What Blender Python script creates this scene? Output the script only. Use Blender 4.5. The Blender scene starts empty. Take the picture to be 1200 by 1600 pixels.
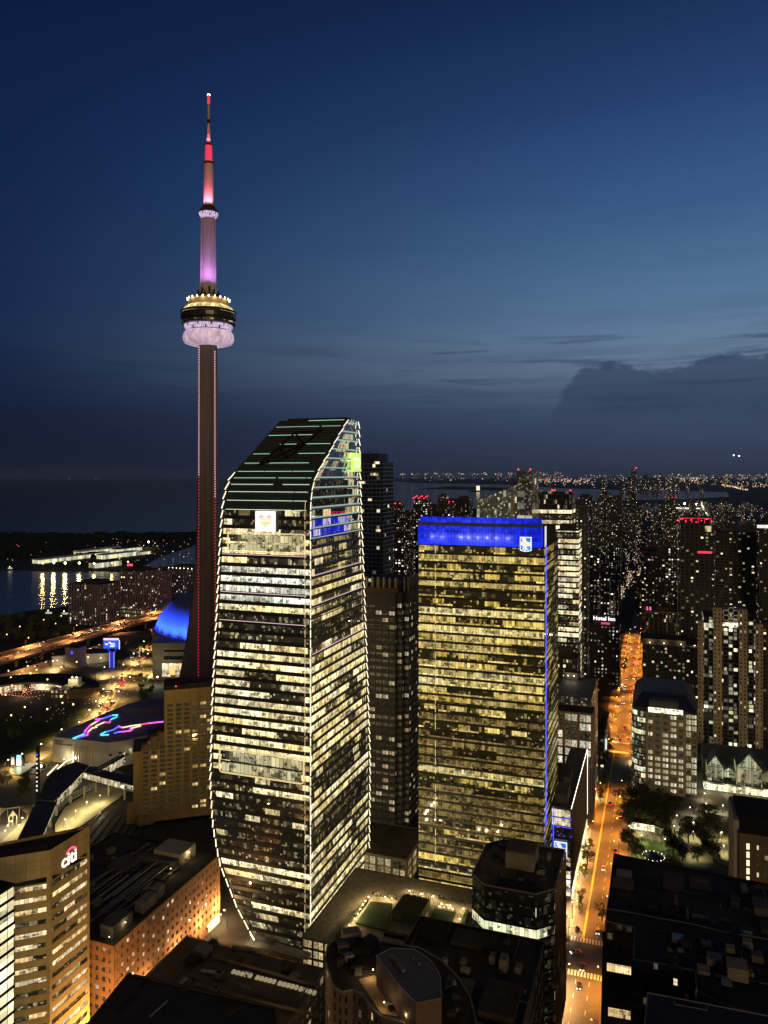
import bpy, bmesh, math, random
from mathutils import Vector, Matrix
random.seed(7)
R = math.radians
SC = bpy.context.scene
COL = SC.collection

# ------------------------------------------------------------------ camera, sky, sun, exposure
CAMH = 214.0
cam_data = bpy.data.cameras.new('camera')
cam = bpy.data.objects.new('camera', cam_data)
COL.objects.link(cam)
cam.location = (0, 0, CAMH)
cam.rotation_euler = (R(90), 0, 0)
cam_data.sensor_fit = 'HORIZONTAL'
cam_data.sensor_width = 36
cam_data.lens = 36
cam_data.shift_y = -58 / 1200
cam_data.clip_start = 1
cam_data.clip_end = 90000
SC.camera = cam

SC.view_settings.view_transform = 'Standard'
SC.view_settings.look = 'None'
SC.view_settings.exposure = 0.0
SC.view_settings.gamma = 1
SC.render.engine = 'CYCLES'
cy = SC.cycles
cy.max_bounces = 5
cy.diffuse_bounces = 2
cy.glossy_bounces = 3
cy.transmission_bounces = 2
cy.sample_clamp_indirect = 4.0
cy.sample_clamp_direct = 0.0
cy.use_denoising = True
cy.caustics_reflective = False
cy.caustics_refractive = False


def srgb(r, g, b):
    f = lambda c: (c / 255 / 12.92) if c / 255 <= 0.04045 else ((c / 255 + 0.055) / 1.055) ** 2.4
    return (f(r), f(g), f(b))


class V:
    """a node socket (or number) with arithmetic"""
    def __init__(s, nt, sock): s.nt, s.s = nt, sock
    def __add__(s, o): return mth(s.nt, 'ADD', s, o)
    def __radd__(s, o): return mth(s.nt, 'ADD', o, s)
    def __sub__(s, o): return mth(s.nt, 'SUBTRACT', s, o)
    def __rsub__(s, o): return mth(s.nt, 'SUBTRACT', o, s)
    def __mul__(s, o): return mth(s.nt, 'MULTIPLY', s, o)
    def __rmul__(s, o): return mth(s.nt, 'MULTIPLY', o, s)
    def __truediv__(s, o): return mth(s.nt, 'DIVIDE', s, o)
    def __rtruediv__(s, o): return mth(s.nt, 'DIVIDE', o, s)
    def __lt__(s, o): return mth(s.nt, 'LESS_THAN', s, o)
    def __gt__(s, o): return mth(s.nt, 'GREATER_THAN', s, o)
    def floor(s): return mth(s.nt, 'FLOOR', s)
    def fract(s): return mth(s.nt, 'FRACT', s)
    def max(s, o): return mth(s.nt, 'MAXIMUM', s, o)
    def min(s, o): return mth(s.nt, 'MINIMUM', s, o)
    def pow(s, o): return mth(s.nt, 'POWER', s, o)
    def abs(s): return mth(s.nt, 'ABSOLUTE', s)
    def step(s, a, b, lo=0.0, hi=1.0): return mapr(s.nt, s, a, b, lo, hi)


def put(nt, sock, v):
    if isinstance(v, V): nt.links.new(v.s, sock)
    elif v is not None: sock.default_value = v


def mth(nt, op, *a):
    n = nt.nodes.new('ShaderNodeMath'); n.operation = op
    for i, v in enumerate(a): put(nt, n.inputs[i], v)
    return V(nt, n.outputs[0])


def mapr(nt, v, a, b, lo=0.0, hi=1.0):
    n = nt.nodes.new('ShaderNodeMapRange'); n.interpolation_type = 'SMOOTHSTEP'
    put(nt, n.inputs[0], v)
    for i, x in ((1, a), (2, b), (3, lo), (4, hi)): put(nt, n.inputs[i], x)
    return V(nt, n.outputs[0])


def comb(nt, x, y, z=0.0):
    n = nt.nodes.new('ShaderNodeCombineXYZ')
    put(nt, n.inputs[0], x); put(nt, n.inputs[1], y); put(nt, n.inputs[2], z)
    return V(nt, n.outputs[0])


def white(nt, x, y, z=0.0):
    n = nt.nodes.new('ShaderNodeTexWhiteNoise'); n.noise_dimensions = '3D'
    nt.links.new(comb(nt, x, y, z).s, n.inputs['Vector'])
    return V(nt, n.outputs['Value'])


def noise(nt, vec, scale=1.0, detail=2.0, rough=0.5):
    n = nt.nodes.new('ShaderNodeTexNoise')
    nt.links.new(vec.s, n.inputs['Vector'])
    n.inputs['Scale'].default_value = scale
    n.inputs['Detail'].default_value = detail
    n.inputs['Roughness'].default_value = rough
    return V(nt, n.outputs[0])


def mixc(nt, f, a, b):
    n = nt.nodes.new('ShaderNodeMix'); n.data_type = 'RGBA'
    put(nt, n.inputs[0], f)
    for s, v in ((n.inputs[6], a), (n.inputs[7], b)):
        put(nt, s, v if isinstance(v, V) else (*v, 1.0)[:4])
    return V(nt, n.outputs[2])


def ramp(nt, f, stops):
    n = nt.nodes.new('ShaderNodeValToRGB'); n.color_ramp.interpolation = 'B_SPLINE' if len(stops) > 7 else 'LINEAR'
    nt.links.new(f.s, n.inputs[0])
    e = n.color_ramp.elements
    while len(e) < len(stops): e.new(0.5)
    for el, (p, c) in zip(e, stops): el.position = p; el.color = (*c, 1)
    return V(nt, n.outputs[0])


def scalec(nt, c, k):
    n = nt.nodes.new('ShaderNodeVectorMath'); n.operation = 'SCALE'
    nt.links.new(c.s, n.inputs[0]); put(nt, n.inputs['Scale'], k)
    return V(nt, n.outputs[0])


def make_world():
    w = bpy.data.worlds.new('World'); SC.world = w; w.use_nodes = True
    nt = w.node_tree; nt.nodes.clear()
    out = nt.nodes.new('ShaderNodeOutputWorld'); bg = nt.nodes.new('ShaderNodeBackground')
    nt.links.new(bg.outputs[0], out.inputs[0])
    tc = nt.nodes.new('ShaderNodeTexCoord')
    sp = nt.nodes.new('ShaderNodeSeparateXYZ'); nt.links.new(tc.outputs['Generated'], sp.inputs[0])
    x, y, z = (V(nt, sp.outputs[i]) for i in range(3))
    hyp = (x * x + y * y).pow(0.5).max(0.02)
    v = z / hyp                                    # tan of the height above the horizon
    az = mth(nt, 'ARCTAN2', x, y)                  # bearing from the view axis: the afterglow is to the north-west
    s = lambda a, b, c: srgb(a, b, c)
    vv = (v * 1.25 + 0.02).max(0.0).min(1.0)
    glow = ramp(nt, vv, [(0.0, s(45, 54, 75)), (0.065, s(52, 65, 91)), (0.125, s(66, 82, 109)), (0.165, s(94, 112, 137)), (0.21, s(106, 129, 155)),
                         (0.27, s(90, 123, 155)), (0.375, s(69, 103, 145)), (0.48, s(54, 86, 133)), (0.60, s(39, 67, 114)), (0.80, s(17, 37, 77)), (0.95, s(10, 22, 52))])
    dark = ramp(nt, vv, [(0.0, s(10, 18, 36)), (0.05, s(12, 22, 44)), (0.12, s(15, 27, 52)), (0.22, s(19, 37, 72)),
                         (0.42, s(16, 36, 73)), (0.62, s(12, 30, 67)), (0.80, s(9, 23, 55)), (0.95, s(7, 16, 40))])
    base = mixc(nt, az.step(-0.58, 0.50) * az.step(1.7, 0.75), dark, glow)
    # clouds, in bearing and height (they are far away)
    p = comb(nt, az, v, 0.0)
    n1 = noise(nt, comb(nt, az * 16.0, v * 34.0, 1.7), 1.0, 5.0, 0.6)
    n2 = noise(nt, comb(nt, az * 55.0, v * 80.0, 4.1), 1.0, 3.0, 0.6)
    n3 = noise(nt, comb(nt, az * 5.0, v * 75.0, 9.3), 1.0, 4.0, 0.55)
    topedge = az.step(0.185, 0.232, 0.02, 0.098) + az.step(0.222, 0.262, 0.0, 0.036) + az.step(0.34, 0.42, 0.0, 0.006)
    body = (topedge - v + (n1 - 0.5) * 0.085 + (n2 - 0.5) * 0.022).step(-0.006, 0.010) * v.step(0.04, 0.085)
    cloudcol = ramp(nt, vv, [(0.0, s(42, 51, 71)), (0.07, s(48, 60, 84)), (0.125, s(53, 67, 92)), (0.185, s(60, 76, 102))])
    base = mixc(nt, body * 0.92, base, mixc(nt, n1.step(0.3, 0.7) * 0.22, cloudcol, s(70, 88, 116)))
    n4 = noise(nt, comb(nt, az * 3.2, v * 42.0, 21.0), 1.0, 5.0, 0.6)
    soft = n4.step(0.46, 0.7) * v.step(0.03, 0.08) * v.step(0.26, 0.12)
    base = mixc(nt, soft * 0.30, base, mixc(nt, az.step(-0.5, 0.4), s(13, 23, 46), s(50, 64, 90)))
    streak = n3.step(0.52, 0.68) * v.step(0.06, 0.10) * v.step(0.20, 0.155) * az.step(-0.25, 0.1)
    base = mixc(nt, streak * 0.62, base, s(46, 60, 88))
    wisp = noise(nt, comb(nt, az * 4.0, v * 22.0, 3.0), 1.0, 3.0, 0.5).step(0.5, 0.75) * v.step(0.1, 0.2) * v.step(0.5, 0.3)
    base = mixc(nt, wisp * 0.10, base, s(24, 40, 78))
    nt.links.new(base.s, bg.inputs[0])
    bg.inputs[1].default_value = 1.0


make_world()
# the last warm glow of the downtown towers behind the camera, low over the roofs
sun_data = bpy.data.lights.new('sun', 'SUN')
sun_data.energy = 0.80; sun_data.angle = R(25); sun_data.color = (1.0, 0.69, 0.28)
sun = bpy.data.objects.new('sun', sun_data); COL.objects.link(sun)
sun.rotation_euler = Vector((-0.34, 1.0, -0.13)).to_track_quat('-Z', 'Y').to_euler()

# ------------------------------------------------------------------ where things stand
TH = R(19.8); CT, ST = math.cos(TH), math.sin(TH)   # the street grid: west is 19.8 degrees off the view axis


def at(px, Y): return ((px - 600) / 1200 * Y, Y)
def zof(py, Y): return CAMH - (py - 742) / 1200 * Y
def gp(px, py, z=0.0):
    Y = (CAMH - z) * 1200 / (py - 742)
    return ((px - 600) / 1200 * Y, Y)
def nw(n, w): return (n * CT + w * ST, -n * ST + w * CT)      # grid (north, west) -> world
def tonw(x, y): return (x * CT - y * ST, x * ST + y * CT)
def south_to(P, px):
    k = (px - 600) / 1200
    return (P[0] - k * P[1]) / (CT + k * ST)
def west_to(P, px):
    k = (px - 600) / 1200
    return (k * P[1] - P[0]) / (ST - k * CT)


# ------------------------------------------------------------------ objects
def tag(o, label=None, cat=None, group=None, kind=None):
    if label: o['label'] = label
    if cat: o['category'] = cat
    if group: o['group'] = group
    if kind: o['kind'] = kind
    return o


def thing(name, label, cat, loc, rot=None, group=None):
    o = bpy.data.objects.new(name, None); COL.objects.link(o)
    o.empty_display_size = 1
    o.location = (*loc, 0)[:3] if len(loc) == 2 else loc
    o.rotation_euler = (0, 0, -TH if rot is None else rot)
    return tag(o, label, cat, group)


class MB:
    def __init__(s): s.v, s.f, s.m, s.u = [], [], [], []
    def face(s, pts, mi=0, uv=None):
        i = len(s.v); s.v += [tuple(p) for p in pts]
        s.f.append(tuple(range(i, i + len(pts)))); s.m.append(mi)
        s.u.append(uv or [(0, 0)] * len(pts))
    def box(s, x0, x1, y0, y1, z0, z1, mi=0, uvm=True):
        pts = lambda *q: [(x1 if a else x0, y1 if b else y0, z1 if c else z0) for a, b, c in q]
        W, D, Hh = x1 - x0, y1 - y0, z1 - z0
        uz = lambda w, a=0: [(a, z0), (a + w, z0), (a + w, z1), (a, z1)]
        s.face(pts((0, 0, 0), (1, 0, 0), (1, 0, 1), (0, 0, 1)), mi, uz(W))
        s.face(pts((1, 0, 0), (1, 1, 0), (1, 1, 1), (1, 0, 1)), mi, uz(D, W))
        s.face(pts((1, 1, 0), (0, 1, 0), (0, 1, 1), (1, 1, 1)), mi, uz(W, W + D))
        s.face(pts((0, 1, 0), (0, 0, 0), (0, 0, 1), (0, 1, 1)), mi, uz(D, 2 * W + D))
        s.face(pts((0, 0, 1), (1, 0, 1), (1, 1, 1), (0, 1, 1)), mi, [(x0, y0), (x1, y0), (x1, y1), (x0, y1)])
        s.face(pts((0, 1, 0), (1, 1, 0), (1, 0, 0), (0, 0, 0)), mi)
        return s
    def prism(s, poly, z0, z1, mi=0, top=None, bottom=False):
        u = 0
        for k in range(len(poly)):
            p, q = poly[k], poly[(k + 1) % len(poly)]
            L = math.dist(p, q)
            s.face([(*p, z0), (*q, z0), (*q, z1), (*p, z1)], mi, [(u, z0), (u + L, z0), (u + L, z1), (u, z1)])
            u += L + 0.37
        s.face([(*p, z1) for p in poly], mi if top is None else top, [tuple(p) for p in poly])
        if bottom: s.face([(*p, z0) for p in reversed(poly)], mi)
        return s
    def tube(s, a, b, r0, r1=None, n=8, mi=0, caps=True):
        a, b = Vector(a), Vector(b); r1 = r0 if r1 is None else r1
        d = (b - a); L = d.length; d.normalize()
        t = d.orthogonal(); t.normalize(); w = d.cross(t)
        A = [a + r0 * (math.cos(2 * math.pi * k / n) * t + math.sin(2 * math.pi * k / n) * w) for k in range(n)]
        B = [b + r1 * (math.cos(2 * math.pi * k / n) * t + math.sin(2 * math.pi * k / n) * w) for k in range(n)]
        i = len(s.v); s.v += [tuple(p) for p in A + B]
        for k in range(n):
            k2 = (k + 1) % n
            s.f.append((i + k, i + k2, i + n + k2, i + n + k)); s.m.append(mi); s.u.append([(k / n, 0), ((k + 1) / n, 0), ((k + 1) / n, L), (k / n, L)])
        if caps:
            s.f.append(tuple(i + n - 1 - k for k in range(n))); s.m.append(mi); s.u.append([(0, 0)] * n)
            s.f.append(tuple(i + n + k for k in range(n))); s.m.append(mi); s.u.append([(0, 0)] * n)
        return s
    def lathe(s, prof, n=32, mi=0, cx=0, cy_=0):
        i = len(s.v)
        for r, z in prof:
            s.v += [(cx + r * math.cos(2 * math.pi * k / n), cy_ + r * math.sin(2 * math.pi * k / n), z) for k in range(n)]
        for j in range(len(prof) - 1):
            for k in range(n):
                k2 = (k + 1) % n
                s.f.append((i + j * n + k, i + j * n + k2, i + (j + 1) * n + k2, i + (j + 1) * n + k)); s.m.append(mi)
                c = 2 * math.pi * max(prof[j][0], 0.01) / n
                s.u.append([(k * c, prof[j][1]), ((k + 1) * c, prof[j][1]), ((k + 1) * c, prof[j + 1][1]), (k * c, prof[j + 1][1])])
        return s
    def octa(s, c, r, mi=0):
        x, y, z = c; i = len(s.v)
        s.v += [(x + r, y, z), (x, y + r, z), (x - r, y, z), (x, y - r, z), (x, y, z + r), (x, y, z - r)]
        for a, b in ((0, 1), (1, 2), (2, 3), (3, 0)):
            s.f += [(i + a, i + b, i + 4), (i + b, i + a, i + 5)]; s.m += [mi, mi]; s.u += [[(0, 0)] * 3] * 2
        return s
    def mesh(s, name, mats, smooth=False):
        me = bpy.data.meshes.new(name)
        me.from_pydata(s.v, [], s.f)
        for m in (mats if isinstance(mats, (list, tuple)) else [mats]): me.materials.append(m)
        me.polygons.foreach_set('material_index', s.m)
        uvl = me.uv_layers.new(name='UVMap')
        flat = [c for u in s.u for p in u for c in p]
        uvl.data.foreach_set('uv', flat)
        if smooth: me.polygons.foreach_set('use_smooth', [True] * len(s.f))
        me.update()
        return me
    def build(s, name, mats, parent=None, loc=None, smooth=False, rot=None):
        o = bpy.data.objects.new(name, s.mesh(name, mats, smooth)); COL.objects.link(o)
        if parent is not None: o.parent = parent
        if loc is not None: o.location = (*loc, 0)[:3] if len(loc) == 2 else loc
        if rot is not None: o.rotation_euler = (0, 0, rot)
        return o


def tree_of(o): return (o, [tree_of(c) for c in o.children])


def copy_tree(t, parent=None):
    c = t[0].copy(); COL.objects.link(c); c.parent = parent
    for ch in t[1]: copy_tree(ch, c)
    return c


def offset(poly, d):
    """polygon moved inwards by d (counter-clockwise, convex enough)"""
    n = len(poly); out = []
    for k in range(n):
        p0, p1, p2 = Vector(poly[k - 1]), Vector(poly[k]), Vector(poly[(k + 1) % n])
        e1, e2 = (p1 - p0).normalized(), (p2 - p1).normalized()
        n1, n2 = Vector((-e1.y, e1.x)), Vector((-e2.y, e2.x))
        b = n1 + n2; q = b.dot(b)
        b = b * (2 / q) if q > 1e-6 else n1
        out.append(tuple(p1 + b * d))
    return out


def lamp(name, kind, power, color, loc, parent=None, size=0.3, aim=None, cone=150, blend=0.6):
    d = bpy.data.lights.new(name, kind); d.energy = power; d.color = color; d.shadow_soft_size = size
    if kind == 'SPOT': d.spot_size = R(cone); d.spot_blend = blend
    o = bpy.data.objects.new(name, d); COL.objects.link(o); o.location = loc
    if aim is not None: o.rotation_euler = Vector(aim).to_track_quat('-Z', 'Y').to_euler()
    if parent is not None: o.parent = parent
    return o


# ------------------------------------------------------------------ materials
def newmat(name):
    m = bpy.data.materials.new(name); m.use_nodes = True
    nt = m.node_tree; b = nt.nodes['Principled BSDF']
    return m, nt, b


def plain(name, col, rough=0.7, metal=0.0, var=0.25, scale=0.25, spec=0.5, stretch=None):
    """a surface with mottling at two sizes"""
    m, nt, b = newmat(name)
    tc = nt.nodes.new('ShaderNodeTexCoord'); o = V(nt, tc.outputs['Object'])
    if stretch:
        mp = nt.nodes.new('ShaderNodeMapping'); mp.inputs['Scale'].default_value = (1, 1, stretch); nt.links.new(o.s, mp.inputs[0]); o = V(nt, mp.outputs[0])
    nz = noise(nt, o, scale, 4.0, 0.6); n2 = noise(nt, o, scale * 9, 3.0, 0.6)
    k = (nz * 0.65 + n2 * 0.35).step(0.25, 0.75)
    nt.links.new(mixc(nt, k, [c * (1 - var) for c in col], [min(1, c * (1 + var)) for c in col]).s, b.inputs['Base Color'])
    b.inputs['Roughness'].default_value = rough; b.inputs['Metallic'].default_value = metal
    b.inputs['Specular IOR Level'].default_value = 0.12 if rough >= 0.78 else spec
    return m


def glow(name, col, strength, sample=False):
    m, nt, b = newmat(name)
    b.inputs['Base Color'].default_value = (*[min(1, c) for c in col], 1)
    b.inputs['Emission Color'].default_value = (*col, 1)
    b.inputs['Emission Strength'].default_value = strength
    m.cycles.emission_sampling = 'AUTO' if sample else 'NONE'
    return m


def office(name, fh, mull, lit, c1, c2, strength, zone=9.0, base=(0.012, 0.014, 0.016), blind=0.28, dim=0.10, rough=0.06, seed=0.0, floors_vary=1.0, spec=0.7, sp_=0.0, ior=1.5):
    """glass with the lit rooms of an office behind it; u runs along the wall and v up it, both in metres"""
    m, nt, b = newmat(name)
    uvn = nt.nodes.new('ShaderNodeUVMap'); sp = nt.nodes.new('ShaderNodeSeparateXYZ'); nt.links.new(uvn.outputs[0], sp.inputs[0])
    oi = nt.nodes.new('ShaderNodeObjectInfo')
    u, v = V(nt, sp.outputs[0]), V(nt, sp.outputs[1])
    fl = (v / fh + 0.002).floor(); lv = (v / fh + 0.002).fract()
    fu = (u / mull).floor()
    wob = white(nt, fl, 3.0 + seed, 1.0) * 40.0
    fz = ((fu * mull + wob) / zone).floor()
    rf = white(nt, fl, 7.0 + seed, 2.0)
    rz = white(nt, fz, fl, 5.0 + seed)
    r1 = white(nt, fu, fl, 11.0 + seed)
    r2 = white(nt, fu, fl, 23.0 + seed)
    on = rz < (lit * (1.0 - 0.55 * floors_vary) + rf * (lit * 1.1 * floors_vary))
    coarse = noise(nt, comb(nt, u * 0.22, v * 0.30, seed), 1.0, 2.0, 0.6)
    b1 = white(nt, (u / 0.85).floor(), (v / 1.05).floor(), 61.0 + seed)
    b2 = white(nt, (u / 2.1).floor(), (v / 1.5).floor(), 71.0 + seed)
    cut = (b1 * 0.5 + b2 * 0.5 + (coarse - 0.5) * 1.5).step(0.50, 0.64)
    fine = (b1 > 0.78)
    ceil = lv.step(0.62, 0.9) * (white(nt, (u / 1.2).floor(), fl, 31.0 + seed) > 0.35)
    room = 0.80 + ceil * 0.35 - cut * 0.66 + fine * 0.22
    isblind = r1 < blind
    bright = isblind * (0.55 + r2 * 0.5) + (1.0 - isblind) * room * (0.45 + 0.65 * r2)
    bright = bright * (0.6 + 0.6 * white(nt, fz, fl, 41.0 + seed))
    spark = ((b1 > 0.93) * 2.6 + (r2 > 0.94) * 1.3 + coarse * 0.22 + (b2 > 0.8) * 0.35) * dim
    lev = on * bright + (1.0 - on) * spark
    mul = ((u / mull).fract() > 0.07) * (lv < 0.985) * (lv > sp_)
    strength = strength * 1.75
    col = mixc(nt, white(nt, fz, fl, 51.0 + seed), c1, c2)
    nt.links.new(col.s, b.inputs['Emission Color'])
    nt.links.new((lev * mul * strength).s, b.inputs['Emission Strength'])
    b.inputs['Base Color'].default_value = (*base, 1)
    b.inputs['Roughness'].default_value = rough
    b.inputs['Specular IOR Level'].default_value = spec; b.inputs['IOR'].default_value = ior
    m.cycles.emission_sampling = 'NONE'
    return m


def punched(name, wall, fh, bay, lit, c1, c2, strength, wu=(0.2, 0.8), wv=(0.28, 0.82), glass=(0.015, 0.018, 0.022), rough=0.8, slab=None, seed=0.0, var=0.2, ballast=None):
    """a wall with windows for the far buildings: u and v in metres, its own pattern per building"""
    m, nt, b = newmat(name)
    uvn = nt.nodes.new('ShaderNodeUVMap'); sp = nt.nodes.new('ShaderNodeSeparateXYZ'); nt.links.new(uvn.outputs[0], sp.inputs[0])
    oi = nt.nodes.new('ShaderNodeObjectInfo'); rnd = V(nt, oi.outputs['Random']) * 97.0
    u, v = V(nt, sp.outputs[0]), V(nt, sp.outputs[1])
    fu, fl = (u / bay).floor(), (v / fh).floor()
    a, c = (u / bay).fract(), (v / fh).fract()
    inw = (a > wu[0]) * (a < (wu[1] - white(nt, fu, fl, rnd + 2.2) * (wu[1] - wu[0]) * 0.45)) * (c > wv[0]) * (c < wv[1])
    r1 = white(nt, fu, fl, rnd + seed); r2 = white(nt, fu, fl, rnd + seed + 3.3); rc = white(nt, fu, 5.0, rnd + 1.0); rfl = white(nt, 2.0, fl, rnd + 8.0)
    on = r1 < (1.6 * lit * (0.3 + 0.6 * rc + 0.5 * rfl * rfl))
    det = noise(nt, comb(nt, u * 0.9, v * 1.4, rnd), 1.0, 2.0, 0.6).step(0.3, 0.6) * 0.7 + 0.3
    col = mixc(nt, r2, c1, c2)
    r3 = white(nt, fu, fl, rnd + 6.1)
    nt.links.new(col.s, b.inputs['Emission Color'])
    nt.links.new((inw * on * det * (0.10 + r3.pow(4.0) * 1.9) * strength).s, b.inputs['Emission Strength'])
    wn = noise(nt, comb(nt, u * 0.12, v * 0.05, rnd), 1.0, 4.0, 0.6)
    wc = mixc(nt, wn.step(0.3, 0.7), [x * (1 - var) for x in wall], [x * (1 + var) for x in wall])
    if slab is not None: wc = mixc(nt, (c < 0.1), wc, slab)
    nt.links.new(mixc(nt, inw, wc, glass).s, b.inputs['Base Color'])
    nt.links.new((rough - inw * (rough - 0.12)).s, b.inputs['Roughness'])
    m.cycles.emission_sampling = 'NONE'
    return m


WARM, CREAM, GOLD, COOL, WHITE_ = (1.0, 0.72, 0.36), (1.0, 0.86, 0.56), (1.0, 0.68, 0.20), (0.78, 0.88, 1.0), (1.0, 0.95, 0.85)
ORANGE = (1.0, 0.42, 0.06)
MT = {}
MT['asphalt'] = plain('asphalt', (0.075, 0.07, 0.062), 0.6, var=0.4, scale=0.12)
MT['pavement'] = plain('pavement', (0.20, 0.18, 0.15), 0.85, var=0.2, scale=0.3)
MT['roof_dark'] = plain('roof_dark', (0.055, 0.044, 0.034), 0.9, var=0.45, scale=0.12)
MT['roof_brown'] = plain('roof_brown', (0.10, 0.075, 0.05), 0.9, var=0.4, scale=0.12)
MT['roof_grey'] = plain('roof_grey', (0.095, 0.085, 0.075), 0.9, var=0.3, scale=0.1)
MT['black'] = plain('black', (0.014, 0.012, 0.011), 0.85, var=0.3)
MT['dark_metal'] = plain('dark_metal', (0.04, 0.036, 0.034), 0.8, metal=0.0, var=0.3)
MT['steel'] = plain('steel', (0.25, 0.25, 0.26), 0.4, metal=0.6, var=0.2)
MT['unit_grey'] = plain('unit_grey', (0.20, 0.175, 0.14), 0.85, var=0.35, scale=0.5)
MT['white'] = plain('white', (0.75, 0.73, 0.70), 0.6, var=0.08)
MT['beige'] = plain('beige', (0.34, 0.29, 0.22), 0.85, var=0.18, scale=0.2)
MT['sand'] = plain('sand', (0.44, 0.335, 0.16), 0.8, var=0.22, scale=0.3, stretch=0.12)
MT['hotel_stone'] = plain('hotel_stone', (0.43, 0.305, 0.12), 0.85, var=0.3, scale=0.3, stretch=0.12)
MT['concrete'] = plain('concrete', (0.26, 0.22, 0.18), 0.9, var=0.22, scale=0.06)
MT['brick'] = plain('brick', (0.25, 0.135, 0.068), 0.9, var=0.32, scale=0.3)
MT['brown_stone'] = plain('brown_stone', (0.13, 0.085, 0.06), 0.7, var=0.25, scale=0.2)
MT['bronze'] = plain('bronze', (0.05, 0.035, 0.025), 0.4, metal=0.3, var=0.3)
MT['lawn'] = plain('lawn', (0.035, 0.055, 0.015), 0.95, var=0.35, scale=0.3)
MT['foliage'] = plain('foliage', (0.085, 0.10, 0.03), 0.8, var=0.6, scale=0.5)
MT['bark'] = plain('bark', (0.06, 0.045, 0.03), 0.9)
MT['curtain_dark'] = plain('curtain_dark', (0.015, 0.018, 0.02), 0.08, var=0.3, scale=0.05, spec=0.8)
MT['lamp_warm'] = glow('lamp_warm', (1.0, 0.82, 0.5), 9)
MT['lamp_orange'] = glow('lamp_orange', (1.0, 0.55, 0.15), 7)
MT['lamp_white'] = glow('lamp_white', (1.0, 0.95, 0.85), 8)
MT['red_light'] = glow('red_light', (1.0, 0.03, 0.06), 4)
MT['red_dim'] = glow('red_dim', (1.0, 0.04, 0.10), 1.1)
MT['tail_light'] = glow('tail_light', (1.0, 0.02, 0.04), 4)
MT['head_light'] = glow('head_light', (1.0, 0.93, 0.78), 6)
MT['blue_line'] = glow('blue_line', (0.05, 0.06, 1.0), 2.2)
MT['white_line'] = glow('white_line', (1.0, 0.93, 0.78), 2.6)
MT['cream_edge'] = glow('cream_edge', (1.0, 0.88, 0.62), 1.45)
MT['paint'] = plain('paint', (0.75, 0.72, 0.65), 0.6, var=0.1)
MT['paint_yellow'] = plain('paint_yellow', (0.75, 0.55, 0.12), 0.6, var=0.1)

# ------------------------------------------------------------------ the setting: lake, land, roads
def water_mat():
    m, nt, b = newmat('lake_water')
    tc = nt.nodes.new('ShaderNodeTexCoord'); o = V(nt, tc.outputs['Object'])
    n1 = noise(nt, o, 0.05, 4.0, 0.65)
    bp = nt.nodes.new('ShaderNodeBump'); bp.inputs['Strength'].default_value = 0.55; bp.inputs['Distance'].default_value = 2.0
    nt.links.new(n1.s, bp.inputs['Height']); nt.links.new(bp.outputs[0], b.inputs['Normal'])
    gl = nt.nodes.new('ShaderNodeBsdfGlossy'); gl.inputs['Color'].default_value = (0.62, 0.56, 0.50, 1); gl.inputs['Roughness'].default_value = 0.11
    nt.links.new(bp.outputs[0], gl.inputs['Normal']); nt.links.new(gl.outputs[0], nt.nodes['Material Output'].inputs[0])
    return m


def sheet(name, poly, z, mat, depth=None, label=None):
    mb = MB()
    if depth: mb.prism(poly, z - depth, z)
    else: mb.face([(*p, z) for p in poly], 0, [tuple(p) for p in poly])
    return tag(mb.build(name, mat), label, None, None, 'structure')


mb = MB(); mb.face([(-60000, -3000, -2.5), (60000, -3000, -2.5), (60000, 80000, -2.5), (-60000, 80000, -2.5)])
tag(mb.build('lake', water_mat()), kind='structure')

ground_mat = plain('ground_mat', (0.05, 0.046, 0.04), 0.95, var=0.5, scale=0.02)
SHORE = [(-1500, 760), (-900, 960), gp(0, 962), gp(60, 952), gp(100, 948), gp(190, 926), gp(300, 905), (-190, 2300), (60, 3300), (330, 4450), (760, 5250), gp(840, 786), gp(960, 782), gp(1060, 780), gp(1140, 776),
         gp(1135, 768.5), gp(1050, 766), gp(960, 765), gp(870, 762), gp(790, 757), (900, 21000), (-200, 34000), (-600, 60000), (45000, 60000), (45000, -2500), (-3000, -2500), (-3000, 600)]
mb = MB()
bm = bmesh.new(); vs = [bm.verts.new((*p, 0)) for p in SHORE]; f = bm.faces.new(vs); bm.normal_update()
if f.normal.z < 0: f.normal_flip()
ext = bmesh.ops.extrude_face_region(bm, geom=[f]); bmesh.ops.translate(bm, verts=[g for g in ext['geom'] if isinstance(g, bmesh.types.BMVert)], vec=(0, 0, -5))
bmesh.ops.recalc_face_normals(bm, faces=bm.faces); bmesh.ops.triangulate(bm, faces=bm.faces)
me = bpy.data.meshes.new('ground'); bm.to_mesh(me); bm.free(); me.materials.append(ground_mat)
ground = bpy.data.objects.new('ground', me); COL.objects.link(ground); tag(ground, kind='structure')

island_poly = [gp(-160, 889), gp(60, 889), gp(150, 890), gp(205, 891), gp(222, 882), gp(250, 868), gp(330, 842), gp(360, 838), gp(420, 838), gp(200, 834.5), gp(-300, 834.5)]
sheet('island_land', island_poly[::-1], -0.5, plain('island_ground', (0.035, 0.04, 0.022), 0.95, var=0.4, scale=0.02), depth=3)
# a low point of land across the bay
sheet('headland', [(gp(655, 764)), (gp(740, 765)), (gp(800, 767)), (gp(800, 762)), (gp(700, 760))][::1], 0.0, ground_mat, depth=4)


def strip(nc, half, w0, w1, z=0.05):
    return [nw(nc - half, w0), nw(nc + half, w0), nw(nc + half, w1), nw(nc - half, w1)]


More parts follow.
